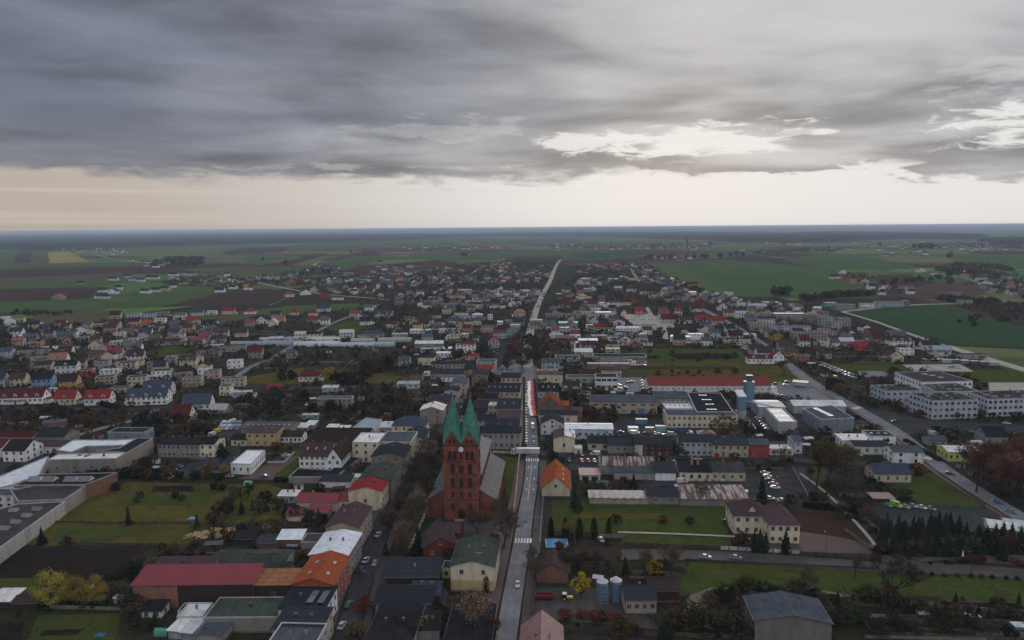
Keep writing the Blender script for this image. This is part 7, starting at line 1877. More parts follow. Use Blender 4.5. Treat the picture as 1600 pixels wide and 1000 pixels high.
def lorry():
    X0, Y0 = G(824,713); o = empty('lorry', X0-6, Y0+.3, .25, R(-3)); tag(o, 'white articulated lorry blocking the crossroads', 'lorry'); p = pm('white')
    b = MB(); b.box(0,12.5,0,2.5,1.15,3.9,bottom=True); b.build('box_body', mat('lorry_box', (.62,.63,.66), .5, .06, .6, 'panel'), o)
    b = MB(); b.box(.0,12.3,.2,2.3,.8,1.15,bottom=True); b.build('chassis', black_rub, o)
    b = MB(); loft(b, [(-2.6,1.1,1.05,.5,1.7),(-2.45,1.2,1.12,.45,2.9),(-1.9,1.22,1.1,.45,3.4),(-.4,1.22,1.1,.45,3.5)])
    b.v = [(v[1], v[0]+1.25, v[2]) for v in b.v]; b.f = [f[::-1] for f in b.f]; cb = b.build('cab', p, o)
    b = MB(); b.face([(-2.62,.3,1.75),(-2.5,.3,2.75),(-2.5,2.2,2.75),(-2.62,2.2,1.75)]); b.face([(-2.2,.0,1.8),(-1.0,.0,1.8),(-1.0,.08,2.8),(-2.1,.08,2.7)]); b.build('windscreen', cglass, cb)
    w = MB(); w.tube((0,-.15,0),(0,.15,0),.5,.5,14,0,True); w.tube((0,.15,0),(0,-.15,0),.5,.5,14,0,True); wmh = w.mesh('wheel', black_rub)
    for x in (-1.8,.9,8.6,9.8,11.0):
        for y in (.15,2.35): put_mesh('wheel', wmh, o, (x, y, .5))
lorry()
def tractor():
    X0, Y0 = G(886,938); o = empty('tractor', X0, Y0, .12, R(0)); tag(o, 'yellow tractor with white cab roof by the silos', 'tractor')
    b = MB(); b.box(-.4,1.9,-.4,.4,.7,1.35,bottom=True); b.build('bonnet', pm('yellow'), o)
    b = MB(); b.box(-1.3,-.2,-.6,.6,1.0,2.2,bottom=True); b.build('cab', cglass, o); b = MB(); b.box(-1.45,-.05,-.75,.75,2.2,2.4,bottom=True); b.build('cab_roof', white_paint, o)
    for (x, r) in ((-.9,.8),(1.5,.45)):
        for s_ in (-1,1):
            w = MB(); w.tube((0,-.2,0),(0,.2,0),r,r,14,0,True); w.tube((0,.2,0),(0,-.2,0),r,r,14,0,True); q = w.build('wheel', black_rub, o); q.location = (x, s_*.85, r)
            w = MB(); w.tube((0,s_*.1,0),(0,s_*.22,0),r*.5,r*.5,10,0,True); w.build('rim', pm('yellow'), q)
    X0, Y0 = G(851,937); o = empty('farm_trailer', X0, Y0, .12); tag(o, 'dark red farm trailer beside the tractor', 'trailer')
    b = MB(); b.box(-3,3,-1.1,1.1,.9,1.05,bottom=True); b.build('bed', pm('darkred'), o)
    for (a,b2,c,d) in ((-3,3,-1.1,-1.0),(-3,3,1.0,1.1),(-3,-2.9,-1,1),(2.9,3,-1,1)): b = MB(); b.box(a,b2,c,d,1.05,1.9); b.build('side_board', pm('darkred'), o)
    for x in (-1.6,1.6):
        for s_ in (-1,1): w = MB(); w.tube((0,-.12,0),(0,.12,0),.45,.45,12,0,True); w.tube((0,.12,0),(0,-.12,0),.45,.45,12,0,True); q = w.build('wheel', black_rub, o); q.location = (x, s_*.9, .45)
    X0, Y0 = G(1042,935); o = empty('harvester', X0, Y0, 0, R(8)); tag(o, 'faded yellow and red farm machine by the open brown shed', 'farm machine')
    b = MB(); loft(b, [(-2.5,.9,.7,.8,1.6),(-1,1.1,.9,.7,2.4),(1.5,1.1,.8,.7,2.6),(2.6,.8,.5,.9,1.7)]); b.v = [(v[1],v[0],v[2]) for v in b.v]; b.f = [f[::-1] for f in b.f]; b.build('hull', mat('faded_yellow', (.3,.17,.04), .7, .3), o)
    b = MB(); b.box(-4.4,-2.6,-1.8,1.8,.3,.8,bottom=True); b.build('header', mat('faded_red', (.25,.05,.04), .7, .3), o); b = MB(); b.box(-.9,.4,-.6,.6,2.4,3.5,bottom=True); b.build('cab', cglass, o)
    for (x, r) in ((-1.2,.8),(2,.5)):
        for s_ in (-1,1): w = MB(); w.tube((0,-.2,0),(0,.2,0),r,r,12,0,True); w.tube((0,.2,0),(0,-.2,0),r,r,12,0,True); q = w.build('wheel', black_rub, o); q.location = (x, s_*1.2, r)
tractor()

# ------------------------------------------------------------------ flag procession
FL = [(828.6,597.5),(829.3,606),(828.6,616),(829.6,624),(829.0,633),(831.2,642),(833.6,652.5)]
fq = [np.array(G(*p)) for p in FL]
def fl_at(t):
    f = t*(len(fq)-1); i = min(int(f), len(fq)-2); f -= i; g = f*f*(3-2*f); return fq[i]*(1-g)+fq[i+1]*g
o = empty('flag', *fl_at(0)); tag(o, 'very long white and red flag carried down the street', 'flag')
for nm_, c_, s0, s1 in (('white_stripe', (.80,.78,.80), -2.4, 0.0), ('red_stripe', (.62,.02,.055), 0.0, 2.4)):
    b = MB(); n = 110; m_ = 5; g = {}
    for i in range(n+1):
        t = i/n; p = fl_at(t)-np.array(o.location[:2]); wob = .35*sin(i*.55)+.2*sin(i*1.9)
        for j in range(m_+1):
            s_ = s0+(s1-s0)*j/m_; z = 1.15+.13*sin(i*.9+j*1.3)+.09*sin(i*2.3+s_*2)-.18*(abs(s_)/2.1)**2; g[i, j] = (p[0]+s_+wob*(.5 if j not in (0,) or nm_[0] == 'w' else .5), p[1], z)
    for i in range(n):
        for j in range(m_): b.face([g[i,j], g[i,j+1], g[i+1,j+1], g[i+1,j]])
    b.build(nm_, mat('flag_'+nm_, c_, .75, .06), o, True)
# people: one continuous body grown over a skeleton, then copied
def person_mesh(name, pose, shirt, leg):
    """verts with radii, torso to limbs; a single skinned surface"""
    J = dict(pel=((0,0,.95),.15), che=((0,.01,1.28),.17), nec=((0,0,1.48),.065), hd0=((0,-.01,1.58),.085), hd1=((0,-.01,1.70),.092), top=((0,0,1.78),.05))
    E_ = [('pel','che'),('che','nec'),('nec','hd0'),('hd0','hd1'),('hd1','top')]
    for s_, n in ((-1,'l'),(1,'r')):
        st = .16*s_*pose
        J['hp'+n] = ((s_*.10,0,.88),.11); J['kn'+n] = ((s_*.11,-st-.02,.48),.07); J['an'+n] = ((s_*.11,-st*.4+.06,.09),.045); J['to'+n] = ((s_*.12,-st*.4-.10,.04),.04)
        J['sh'+n] = ((s_*.19,0,1.40),.07); J['el'+n] = ((s_*.27,-.04,1.13),.05); J['ha'+n] = ((s_*.24,-.22,1.02 if pose else .85),.04)
        E_ += [('pel','hp'+n),('hp'+n,'kn'+n),('kn'+n,'an'+n),('an'+n,'to'+n),('che','sh'+n),('sh'+n,'el'+n),('el'+n,'ha'+n)]
    ks = list(J); me = bpy.data.meshes.new('sk'); me.from_pydata([J[k][0] for k in ks], [(ks.index(a), ks.index(b2)) for a, b2 in E_], [])
    ob = bpy.data.objects.new('sk', me); COL.objects.link(ob); md = ob.modifiers.new('s', 'SKIN')
    for i, k in enumerate(ks): me.skin_vertices[0].data[i].radius = (J[k][1], J[k][1]*(.72 if k in ('che','pel') else 1)); me.skin_vertices[0].data[i].use_root = (k == 'pel')
    sb = ob.modifiers.new('b', 'SUBSURF'); sb.levels = 1; sb.render_levels = 1
    dg = bpy.context.evaluated_depsgraph_get(); out = bpy.data.meshes.new_from_object(ob.evaluated_get(dg)); bpy.data.objects.remove(ob)
    out.name = name; skin = mat('skin', (.38,.22,.16), .6, .05); hair = mat('hair', (.03,.02,.015), .8)
    out.materials.clear()
    for q in (shirt, leg, skin, hair): out.materials.append(q)
    for p in out.polygons:
        z = p.center.z; x = abs(p.center.x)
        p.material_index = 3 if (z > 1.70 or (z > 1.56 and p.center.y > .02)) else 2 if z > 1.47 or (x > .2 and z < 1.07 and z > .8 and p.center.y < -.15) else 0 if z > .88 else 1 if z > .1 else 3
        p.use_smooth = True
    return out
cl = [mat('coat_black', (.02,.02,.023), .8), mat('coat_red', (.4,.03,.04), .8), mat('coat_navy', (.03,.05,.12), .8), mat('coat_white', (.6,.6,.6), .8), mat('coat_tan', (.2,.14,.08), .8)]
cn = ['black', 'red', 'navy', 'white', 'tan']; jn = mat('jeans', (.03,.04,.07), .9)
PM_ = [person_mesh('person', p_, c_, jn) for p_, c_ in ((1,cl[0]),(.6,cl[1]),(1,cl[2]),(-1,cl[3]),(.3,cl[4]))]
def person(x, y, k, rz, label=None, group=None, z=.25):
    o = put_mesh('person', PM_[k], None, (x, y, z), rz); s_ = random.uniform(.94, 1.05); o.scale = (s_, s_, s_)
    if label: tag(o, label, 'person', group)
    else: auto(o, f'person in {cn[k]} coat walking along the flag', 'person', group)
for i in range(26):
    t = (i+.5)/26; p = fl_at(t)
    for s_ in (-1, 1):
        if random.random() < .85: person(p[0]+s_*2.3+.3*sin(i*2.3), p[1]+random.uniform(-.5,.5), random.choice([0,0,0,2,2,1,4]), random.uniform(-.4,.4)+(pi/2 if s_ < 0 else -pi/2)*.4, None, 'people carrying the flag')
for x, y, k, lb in ((837.5,833,0,'person in black standing by the thuja fence'),(849,728,0,'person in black on the footway above the orange roof'),(844,714,0,'person in black beside the silver estate'),(843.5,733,1,'person in red on the footway near the crossing'),(802,757,2,'person in navy by the churchyard pillars'),(804,748,3,'person in white inside the churchyard'),(838,757,3,'person in white by the footway edge'),(852,690,2,'person in navy in front of the cream corner house'),(833,598,0,'person in black leading the flag'),(826,592,1,'person in red ahead of the flag'),(840,820,4,'person in tan coat by the light fence'),(834,818,1,'person in red at the zebra crossing')):
    X0, Y0 = G(x, y); person(X0, Y0, k, random.uniform(0,6), lb, None, .34)

# ------------------------------------------------------------------ plants
def leafmat(n, c): return mat('foliage_'+n, c, .9, .35, .9, 'leaf', .05)
FM = dict(dark=leafmat('dark', (.025,.031,.017)), green=leafmat('green', (.032,.043,.015)), yellow=leafmat('yellow', (.27,.18,.022)), willow=leafmat('willow', (.25,.20,.045)), autumn=leafmat('autumn', (.11,.058,.022)),
          brown=leafmat('brown', (.072,.053,.035)), rust=leafmat('rust', (.15,.058,.036)), twig=leafmat('twig', (.085,.066,.052)), olive=leafmat('olive', (.125,.100,.034)), red=leafmat('red', (.13,.025,.02)), birch=leafmat('birch', (.24,.15,.10)), spruce=leafmat('spruce', (.015,.026,.016)))
def trunk_mesh(h, r, n=6, lean=.03):
    b = MB(); p = np.array([0,0,-.2]); rr = r
    for k in range(4):
        q = p+np.array([random.uniform(-1,1)*lean*h, random.uniform(-1,1)*lean*h, h/4]); b.tube(p, q, rr, rr*.78, n); p = q; rr *= .78
    return b.mesh('trunk', bark)
def bare_tree(seed, leaves=0, lm='twig', spread=.46, H_=1.0, up=.6):
    """unit-height deciduous crown: limbs, branches, fine twigs, optional late leaves"""
    rs = random.Random(seed); b = MB(); tips = []
    def grow(p, d, L, r, lev):
        p = np.array(p); n = 2 if lev < 3 else 1
        for k in range(n):
            d = d+np.array([rs.gauss(0,.10), rs.gauss(0,.10), rs.gauss(0,.05)+.04]); d /= np.linalg.norm(d); q = p+d*L/n
            b.tube(p, q, r, r*.8, 5 if lev < 2 else 3, 0); p = q; r *= .8
            if lev >= 2: tips.append((p.copy(), d.copy(), lev))
        if lev < 4:
            for k in range({0: 5, 1: 4, 2: 3, 3: 3}[lev]):
                ax = np.array([rs.gauss(0,1), rs.gauss(0,1), rs.gauss(0,.35)+up]); ax /= np.linalg.norm(ax); dd = d*(1-spread)+ax*spread; dd /= np.linalg.norm(dd)
                grow(p-d*L*rs.uniform(0,.45), dd, L*rs.uniform(.55,.78), r*.62, lev+1)
    grow((0,0,0), np.array([0,0,1.0]), .30, .016, 0)
    for (p, d, lev) in tips:
        for k in range(9 if lev == 4 else 5):
            dd = d*.5+np.array([rs.gauss(0,.6), rs.gauss(0,.6), rs.gauss(0,.4)+.25]); dd /= np.linalg.norm(dd); L = rs.uniform(.05,.10); sd_ = np.cross(dd, (rs.gauss(0,1),rs.gauss(0,1),rs.gauss(0,1))); sd_ /= max(np.linalg.norm(sd_),.1)
            w = .0021; q = p+dd*L; b.face([p-sd_*w, p+sd_*w, q], 1)
        if leaves and rs.random() < leaves:
            for k in range(9):
                c_ = p+np.array([rs.gauss(0,.035) for _ in range(3)]); u = np.array([rs.gauss(0,1) for _ in range(3)]); u /= np.linalg.norm(u); v_ = np.cross(u, (.3,.2,1)); v_ /= max(np.linalg.norm(v_),.1); s_ = rs.uniform(.004,.009)*(1.5 if lm in ('olive', 'rust') else 1)
                b.face([c_-u*s_, c_-v_*s_, c_+u*s_, c_+v_*s_], 2)
    zs = max(v[2] for v in b.v); b.v = [(v[0]/zs, v[1]/zs, v[2]/zs) for v in b.v]
    return b.mesh('crown', [bark, FM['twig'], FM[lm]])
def leafy(seed, lm, n=1500, rx=.36, z0=.22, z1=1.0, clump=.085, size=.022, hole=.25):
    rs = random.Random(seed); b = MB(); cs = []
    for k in range(46):
        while True:
            x, y, z = rs.uniform(-1,1), rs.uniform(-1,1), rs.uniform(-1,1)
            if .25 < x*x+y*y+z*z < 1: break
        f = 1-.25*z; cs.append((x*rx*f, y*rx*f, (z0+z1)/2+z*(z1-z0)/2*.92))
    for c_ in cs:
        b.tube((0,0,z0*.6), (c_[0]*.85,c_[1]*.85,c_[2]*.93), .010, .003, 3, 1)
        rr = clump*rs.uniform(.7,1.5)
        for k in range(n//46):
            g = np.array([rs.gauss(0,1) for _ in range(3)]); g = g/np.linalg.norm(g)*rr*rs.uniform(.45,1.05); g[2] *= .75; p = np.array(c_)+g
            u = np.array([rs.gauss(0,1) for _ in range(3)]); u /= np.linalg.norm(u); v_ = np.cross(u, g); v_ /= max(np.linalg.norm(v_),1e-3); s_ = size*rs.uniform(.6,1.5)
            b.face([p-u*s_, p-v_*s_*.7, p+u*s_, p+v_*s_*.7], 0)
    b.box(-.014,.014,-.014,.014,0,z0+.3,1)
    return b.mesh('crown', [FM[lm], bark])
def conifer(seed, lm='spruce', rx=.21, n=34, per=15, droop=.30):
    rs = random.Random(seed); b = MB(); b.tube((0,0,0),(0,0,1),.016,.002,5,1)
    for i in range(n):
        t = i/(n-1); z = .06+.93*t; r = rx*(1-t)**.8*rs.uniform(.55,1.2)+.012
        for k in range(max(5, int(per*(1-t*.6)))):
            a = rs.uniform(0, 2*pi); rr = r*rs.uniform(.7,1.12); w = rr*.30+.006; zz_ = z+rs.uniform(-.01,.02)
            tip = (rr*cos(a), rr*sin(a), zz_-rr*droop+.02); s1 = (rr*.55*cos(a+.5*w/rr), rr*.55*sin(a+.5*w/rr), zz_-rr*.12); 
            l_ = (rr*.6*cos(a)-w*sin(a), rr*.6*sin(a)+w*cos(a), zz_-rr*.30); r2 = (rr*.6*cos(a)+w*sin(a), rr*.6*sin(a)-w*cos(a), zz_-rr*.30)
            b.face([(0,0,zz_+.03), l_, tip], 0); b.face([(0,0,zz_+.03), tip, r2], 0)
    return b.mesh('crown', [FM[lm], bark])
def column(seed, lm='dark', rx=.16):
    rs = random.Random(seed); b = MB()
    for k in range(900):
        t = rs.random(); z = .02+.96*t; a = rs.uniform(0,2*pi); r = rx*(min(1, t*6+.5))*(1-t**2.6)**.6*rs.uniform(.8,1.05)
        s_ = rs.uniform(.02,.04); p = np.array([r*cos(a), r*sin(a), z]); t1 = np.array([-sin(a),cos(a),0])*s_*.6; b.face([p-t1, p+t1, p+np.array([cos(a)*.01,sin(a)*.01,s_*1.6])], 0)
    b.tube((0,0,0),(0,0,.9),rx*.7,.02,8,0)
    return b.mesh('crown', [FM[lm], bark])
PROTO = dict(
  bare=[bare_tree(s) for s in (1,2,3)], birch=[bare_tree(4, .9, 'birch', .45, up=.6), bare_tree(5, .8, 'birch', .4, up=.7)], half=[bare_tree(6, .8, 'brown'), bare_tree(7, .8, 'autumn')],
  larch=[bare_tree(8, 1, 'rust', .38, up=.2), bare_tree(9, 1, 'rust', .42, up=.15)], poplar=[bare_tree(10, 1, 'olive', .30, up=.9)], oliv=[bare_tree(12, 1, 'olive', .5)],
  yellow=[leafy(20,'yellow'), leafy(21,'yellow')], willow=[leafy(22,'willow',5200,.42,.06,1,.12,.013), leafy(23,'willow',5200,.40,.06,1,.12,.013)], autumn=[leafy(24,'autumn'), leafy(25,'autumn')],
  green=[leafy(26,'green'), leafy(27,'green')], brown=[leafy(28,'brown',1100), leafy(29,'brown',1100)], oliveb=[leafy(30,'olive',1200)], round=[leafy(31,'olive',1800,.52,.02,1,.13,.03), leafy(32,'dark',1800,.5,.02,1,.13,.03)],
  redbush=[leafy(33,'red',900,.55,.02,1,.15,.04)], spruce=[conifer(40), conifer(41,'spruce',.24), conifer(42,'dark',.18), conifer(43,'dark',.22)], thuja=[column(50), column(51,'dark',.18)], bush=[leafy(34,'dark',900,.6,.02,1,.15,.04), leafy(35,'brown',900,.6,.02,1,.15,.04), leafy(36,'green',900,.6,.02,1,.15,.04)])
TRK = [trunk_mesh(.30, .020) for _ in range(3)]
TD = dict(bare='bare dark tree', birch='pale brown birch', half='brown half-bare tree', larch='rusty brown larch', poplar='thin olive poplar', oliv='olive half-bare tree', yellow='golden yellow tree', willow='bushy yellow willow', autumn='russet leafy tree', green='dark green leafy tree',
   brown='dull brown leafy tree', oliveb='olive leafy tree', round='rounded clipped bush', redbush='dark red shrub', spruce='pointed dark conifer', thuja='narrow columnar thuja', bush='low spreading shrub')
TREES = []
TSPEC = []
def tree(x, y, kind, h, world=False, label=None, wide=1.0, group=None):
    X0, Y0 = (x, y) if world else G(x, y); TSPEC.append((X0, Y0, kind, h, label, wide, group))
def tree_now(X0, Y0, kind, h, label, wide, group):
    me = random.choice(PROTO[kind]); low = kind in ('round', 'bush', 'redbush')
    nm = 'shrub' if low else 'tree'; d = math.hypot(X0, Y0); s_ = h; w = h*wide*random.uniform(.9,1.12); rz = random.uniform(0,6.28)
    if low or d > 520:
        o = put_mesh(nm, me, None, (X0, Y0, 0), rz, (w, w, s_))
    else:
        o = empty(nm, X0, Y0, 0, rz); put_mesh('trunk', random.choice(TRK), o, None, None, (w, w, s_)); put_mesh('crown', me, o, None, None, (w, w, s_))
    if label: tag(o, label, nm, group)
    else:
        sz = 'small ' if (h < 4 and not low) or h < 1.3 else 'tall ' if h > 13 else ''
        auto(o, sz+TD[kind], nm, group)
    TREES.append(o); return o
# hand-placed trees
for x, y, k, h, w in ((80,945,'willow',12.5,1.0),(121,945,'willow',11,.85),(151,944,'willow',11,.8),(66,850,'spruce',7,1.2),(105,852,'spruce',3.4,1.2),(201,820,'spruce',8,1.2),(308,824,'spruce',6,1.2),(233,742,'green',9,1.2),(215,740,'brown',8,1.3),(225,737,'green',8,1.1),
  (907,935,'yellow',9,1),(952,858,'yellow',3,1),(1150,852,'yellow',3.4,1),(1023,905,'yellow',8,.9),(1050,905,'half',13,1.1),(1010,900,'half',10,1),(744,1012,'birch',18,1.1),(770,1005,'autumn',8,1),(660,990,'yellow',6,1.2),(735,922,'thuja',0,1),(760,925,'thuja',6,1.2),
  (654,868,'spruce',11,1.2),(772,850,'spruce',4,1.2),(749,842,'bare',14,1.1),(787,858,'bare',17,1.2),(775,822,'bare',12,1),(795,842,'bare',14,1),(836,915,'bare',12,1.1),(833,890,'bare',9,1.1),
  (898,793,'spruce',10,1.25),(905,798,'spruce',7,1.3),(1190,786,'spruce',13,1.15),(1187,862,'spruce',9,1.2),(1178,861,'spruce',8,1.2),(1196,862,'spruce',8,1.2),(1227,864,'spruce',9.5,1.15),(990,763,'spruce',7,1.2),
  (1130,690,'autumn',16,1.15),(1062,712,'green',8,1.2),(897,627,'autumn',13,1.0),(1222,726,'oliveb',10,1.1),(1275,765,'poplar',25,1.0),(1292,758,'oliv',22,1.1),(1325,758,'oliv',21,1.1),(1330,800,'bare',19,1.4),(1310,812,'bare',8,1.3),(1099,790,'bare',13,1.2),(1265,758,'half',10,1),
  (1388,948,'bare',22,1.0),(1385,945,'autumn',8,1.2),(1590,735,'larch',18,1),(1525,770,'larch',23,.9),(1545,765,'larch',24,.9),(1560,775,'larch',24,.9),(1580,785,'larch',23,.9),(1535,755,'larch',20,.9),(1568,758,'larch',21,.9),(1597,790,'larch',20,1),
  (1180,600,'bare',10,1.3),(1224,588,'bare',15,1.4),(1300,610,'yellow',9,1),(1310,618,'autumn',10,1.2),(1395,622,'spruce',7,1.2),(1408,620,'birch',9,1.2),(1380,602,'olive' if False else 'oliveb',6,1.6),(1402,640,'oliveb',6,1.5),(1360,612,'half',7,1.3),
  (515,595,'yellow',13,.9),(522,592,'spruce',7,1.2),(499,560,'spruce',8,1.2),(418,562,'spruce',8,1.3),(120,664,'autumn',8,1.4),(138,666,'autumn',8,1.3),(350,744,'yellow',7,1),(325,748,'autumn',8,1.2),(431,702,'redbush',4,1.2),(1432,742,'half',6,1),(610,832,'autumn',9,1.1),(604,868,'spruce',5,1.2),
  (735,895,'bush',2,1.4),(715,937,'bush',2.4,1.6),(568,955,'redbush',5,1.0),(557,995,'round',5.5,1.0),(690,955,'bush',2,1.4),(1566,875,'spruce',9,1.4),(1335,905,'bare',9,1.2),(1262,938,'bare',12,1.1),(1050,985,'oliveb',8,1.3),(970,1000,'oliveb',8,1.3),(1250,1003,'spruce',5,1.1)):
    if h: tree(x, y, k, h, wide=w)
for k, x in enumerate((861,883,905,928,951)): tree(x, 838, 'thuja', 7.5, wide=1.15, group='thujas along the sports court')
for k in range(14): tree(1422+k*18.5+random.uniform(-3,3), 898+k*.95, 'redbush', 1.5, group='small round shrubs along the parish drive')
for x, y, k, h in ((1400,872,'bush',1.6),(1412,869,'round',1.5),(1424,870,'bush',1.6),(1438,871,'bush',1.6),(1420,874,'bush',1.4),(1478,881,'redbush',1.5),(1488,882,'bush',1.8),(1496,880,'bush',1.8),(1505,879,'round',2),(1515,877,'redbush',2.4),(1524,880,'redbush',2.6),(1531,878,'redbush',2.4),(1520,874,'round',1.8),(1538,876,'bush',1.6),(1585,880,'bush',2),(1595,884,'redbush',2),(1606,886,'bush',2),(1454,882,'bush',1.2)): tree(x, y, k, h, wide=1.3)
def line(pts, n, kinds, h0, h1, wide=1.0, jx=4, jy=3):
    for k in range(n):
        t = (k+.5)/n*(len(pts)-1); i = min(int(t), len(pts)-2); f = t-i
        x = pts[i][0]*(1-f)+pts[i+1][0]*f+random.uniform(-jx,jx); y = pts[i][1]*(1-f)+pts[i+1][1]*f+random.uniform(-jy,jy)
        tree(x, y, random.choice(kinds), random.uniform(h0,h1), wide=wide)
line([(628,890),(648,820),(668,760),(690,712)], 16, ['half','bare','bare','birch'], 12, 17, .95, 4, 5)
line([(616,850),(636,790),(656,740),(682,700)], 11, ['half','bare','bare'], 11, 16, .95, 3, 4)
line([(672,800),(690,740)], 4, ['bare'], 9, 12)
line([(722,655),(745,625),(757,602),(770,590)], 8, ['autumn','brown','half'], 8, 10, .9, 2, 2)
line([(793,575),(800,555),(806,540)], 9, ['autumn','half','autumn','larch'], 11, 14, 1.2, 5, 6)
line([(820,580),(826,555),(832,535)], 9, ['autumn','half','larch','brown'], 11, 14, 1.2, 6, 6)
line([(840,560),(850,540)], 4, ['half','brown'], 9, 12)
line([(1372,843),(1500,838)], 14, ['spruce'], 8, 11, 1.3, 4, 3)
line([(1372,858),(1490,862),(1560,866)], 14, ['spruce'], 5, 7, 1.6, 3, 2)
line([(1505,838),(1600,850)], 7, ['spruce'], 6, 8, 1.3)
line([(1030,995),(1090,985),(1160,990)], 13, ['spruce','spruce','bush'], 5, 8, 1.3, 6, 8)
line([(1105,945),(1150,925),(1250,932)], 14, ['spruce','bush','bush'], 3, 5, 1.3, 5, 5)
line([(1280,955),(1400,952),(1500,975),(1600,960)], 24, ['spruce','bush','spruce','brown'], 3.5, 6, 1.2, 8, 9)
line([(1300,985),(1450,990),(1590,1000)], 14, ['bush','bare','brown'], 3, 7, 1.2, 8, 8)
line([(330,820),(380,800),(440,810),(500,815)], 14, ['spruce','green','spruce','brown'], 5, 8, 1.3, 8, 8)
line([(360,800),(360,775),(420,790)], 6, ['brown','green','bare'], 5, 8, 1.1, 8, 6)
line([(180,935),(215,950),(205,975),(240,985)], 10, ['spruce','green','brown'], 4, 7, 1.4, 8, 6)
line([(180,905),(225,880)], 5, ['bush'], 2.5, 4, 1.5)
line([(150,770),(170,750),(240,745),(290,745)], 12, ['half','autumn','brown','oliv'], 4, 7, 1.1, 5, 4)
line([(400,650),(440,625),(520,640),(600,640),(640,630)], 34, ['spruce','brown','green','bare','half'], 6, 10, 1.2, 14, 13)
line([(985,552),(1080,560),(1150,556)], 14, ['bush','brown','bare','bush'], 2, 5, 1.2, 18, 6)
line([(1020,584),(1100,583),(1160,583)], 9, ['bush','half','redbush'], 2, 5, 1.2, 10, 2)
line([(160,765),(240,780),(330,770),(400,770)], 9, ['bush','bare','brown'], 1.5, 4, 1.1, 20, 9)
line([(870,800),(1000,822),(1100,812)], 4, ['bare','bush'], 1.5, 4, 1.1, 14, 6)
line([(700,565),(740,560),(760,545)], 7, ['bare','brown','autumn'], 5, 8, 1.1, 6, 5)
line([(430,585),(500,600),(600,585)], 12, ['bare','half','brown','birch'], 5, 9, 1.0, 16, 7)
line([(200,660),(300,665),(330,690)], 10, ['half','autumn','bare'], 5, 8, 1.0, 10, 8)
line([(640,985),(690,960),(700,990)], 8, ['bush','brown','yellow','bush'], 2.5, 5, 1.3, 8, 6)
line([(300,690),(345,700),(350,730)], 7, ['autumn','bare','half'], 4, 7)
line([(560,590),(600,570),(640,560)], 14, ['spruce','bare','brown'], 6, 10, 1.2, 12, 8)
line([(540,600),(570,600)], 8, ['birch','bare'], 9, 12, .8, 4, 2)
line([(840,900),(890,890),(950,900)], 12, ['half','brown','bare'], 5, 9, 1.2, 9, 9)
line([(940,690),(960,640),(905,660)], 8, ['half','brown','bare'], 5, 8)
line([(20,655),(90,650),(140,655)], 12, ['bare','brown','spruce'], 4, 8, 1.2, 8, 5)
line([(880,965),(960,972),(990,990)], 9, ['spruce','bush','redbush'], 2.5, 4, 1.3, 6, 4)
line([(1215,830),(1240,780),(1300,780)], 6, ['bush','half'], 3, 6)
line([(1250,470),(1310,465),(1365,462)], 22, ['spruce'], 9, 13, 1.5, 2, 1)
line([(1205,462),(1222,462),(1232,462)], 3, ['half'], 16, 19, 1.2, 1, 0)
line([(640,468),(700,470)], 14, ['spruce','brown'], 7, 10, 1.5, 3, 3)
line([(470,428),(500,424),(530,430)], 12, ['spruce','brown'], 9, 13, 1.5, 4, 3)
line([(1380,445),(1430,440),(1500,430),(1560,436)], 22, ['spruce','brown','autumn'], 9, 12, 1.6, 6, 3)
line([(1070,450),(1100,460)], 8, ['half','brown'], 8, 11, 1.4, 4, 3)
line([(1490,510),(1560,500),(1600,490)], 12, ['autumn','brown','yellow','half'], 5, 9, 1.6, 12, 8)
line([(20,490),(60,492),(110,488)], 14, ['spruce','bush'], 5, 7, 2.0, 5, 3)
line([(245,412),(290,408),(315,410)], 12, ['half','brown'], 14, 20, 1.6, 6, 2)
line([(1010,407),(1040,404),(1110,402),(1190,398)], 16, ['half','brown','spruce'], 12, 18, 1.6, 8, 2)
line([(1430,388),(1460,388)], 9, ['spruce'], 22, 28, 1.2, 8, 1)
for x, y, h in ((722,400,16),(728,400,14),(446,414,17),(411,407,14),(549,395,12),(570,394,10),(1374,384,20),(1484,403,20),(1110,384,24),(1018,386,20),(1483,443,15)): tree(x, y, 'half', h, wide=1.3)
# garden trees scattered on free ground; nearest as single trees, the rest as one mass
cnt = 0; far_pts = []
tp = [G(*p) for p in [(-60,1040),(-60,505),(300,500),(560,470),(640,445),(860,425),(1010,430),(1160,470),(1320,495),(1430,540),(1640,610),(1700,1040)]]
cands = []
for _ in range(30000):
    py = 1000-(560*random.random()**.62); px = random.uniform(-20, 1620); cands.append((px, py))
for px, py in sorted(cands, key=lambda p: -p[1]):
    X0, Y0 = G(px, py)
    if not in_poly(X0, Y0, tp): continue
    if occ_at(X0, Y0, 2): continue
    n = mathutils.noise.noise((X0*.018, Y0*.018, 2.0)); 
    if random.random() > (.30 if n < 0 else .62): continue
    if cnt < 120 and py > 560:
        if random.random() < .25:
            tree(X0, Y0, random.choice(['brown','bare','half','green','spruce','bush','bush','oliv','autumn']), random.uniform(2.5,7), world=True, wide=random.uniform(1,1.4)); cnt += 1; occ_poly([(X0-3,Y0-3),(X0+3,Y0-3),(X0+3,Y0+3),(X0-3,Y0+3)])
            continue
    far_pts.append((X0, Y0))
    if len(far_pts) > 9500: break
far2 = []
for poly, ang, spc, flat in quarters:
    q = [G(*p_) for p_ in poly]; xs_ = [p_[0] for p_ in q]; ys_ = [p_[1] for p_ in q]; A_ = (max(xs_)-min(xs_))*(max(ys_)-min(ys_))
    for _ in range(int(A_/95)):
        x, y = random.uniform(min(xs_), max(xs_)), random.uniform(min(ys_), max(ys_))
        if in_poly(x, y, q) and not occ_at(x, y, 0): far2.append((x, y))
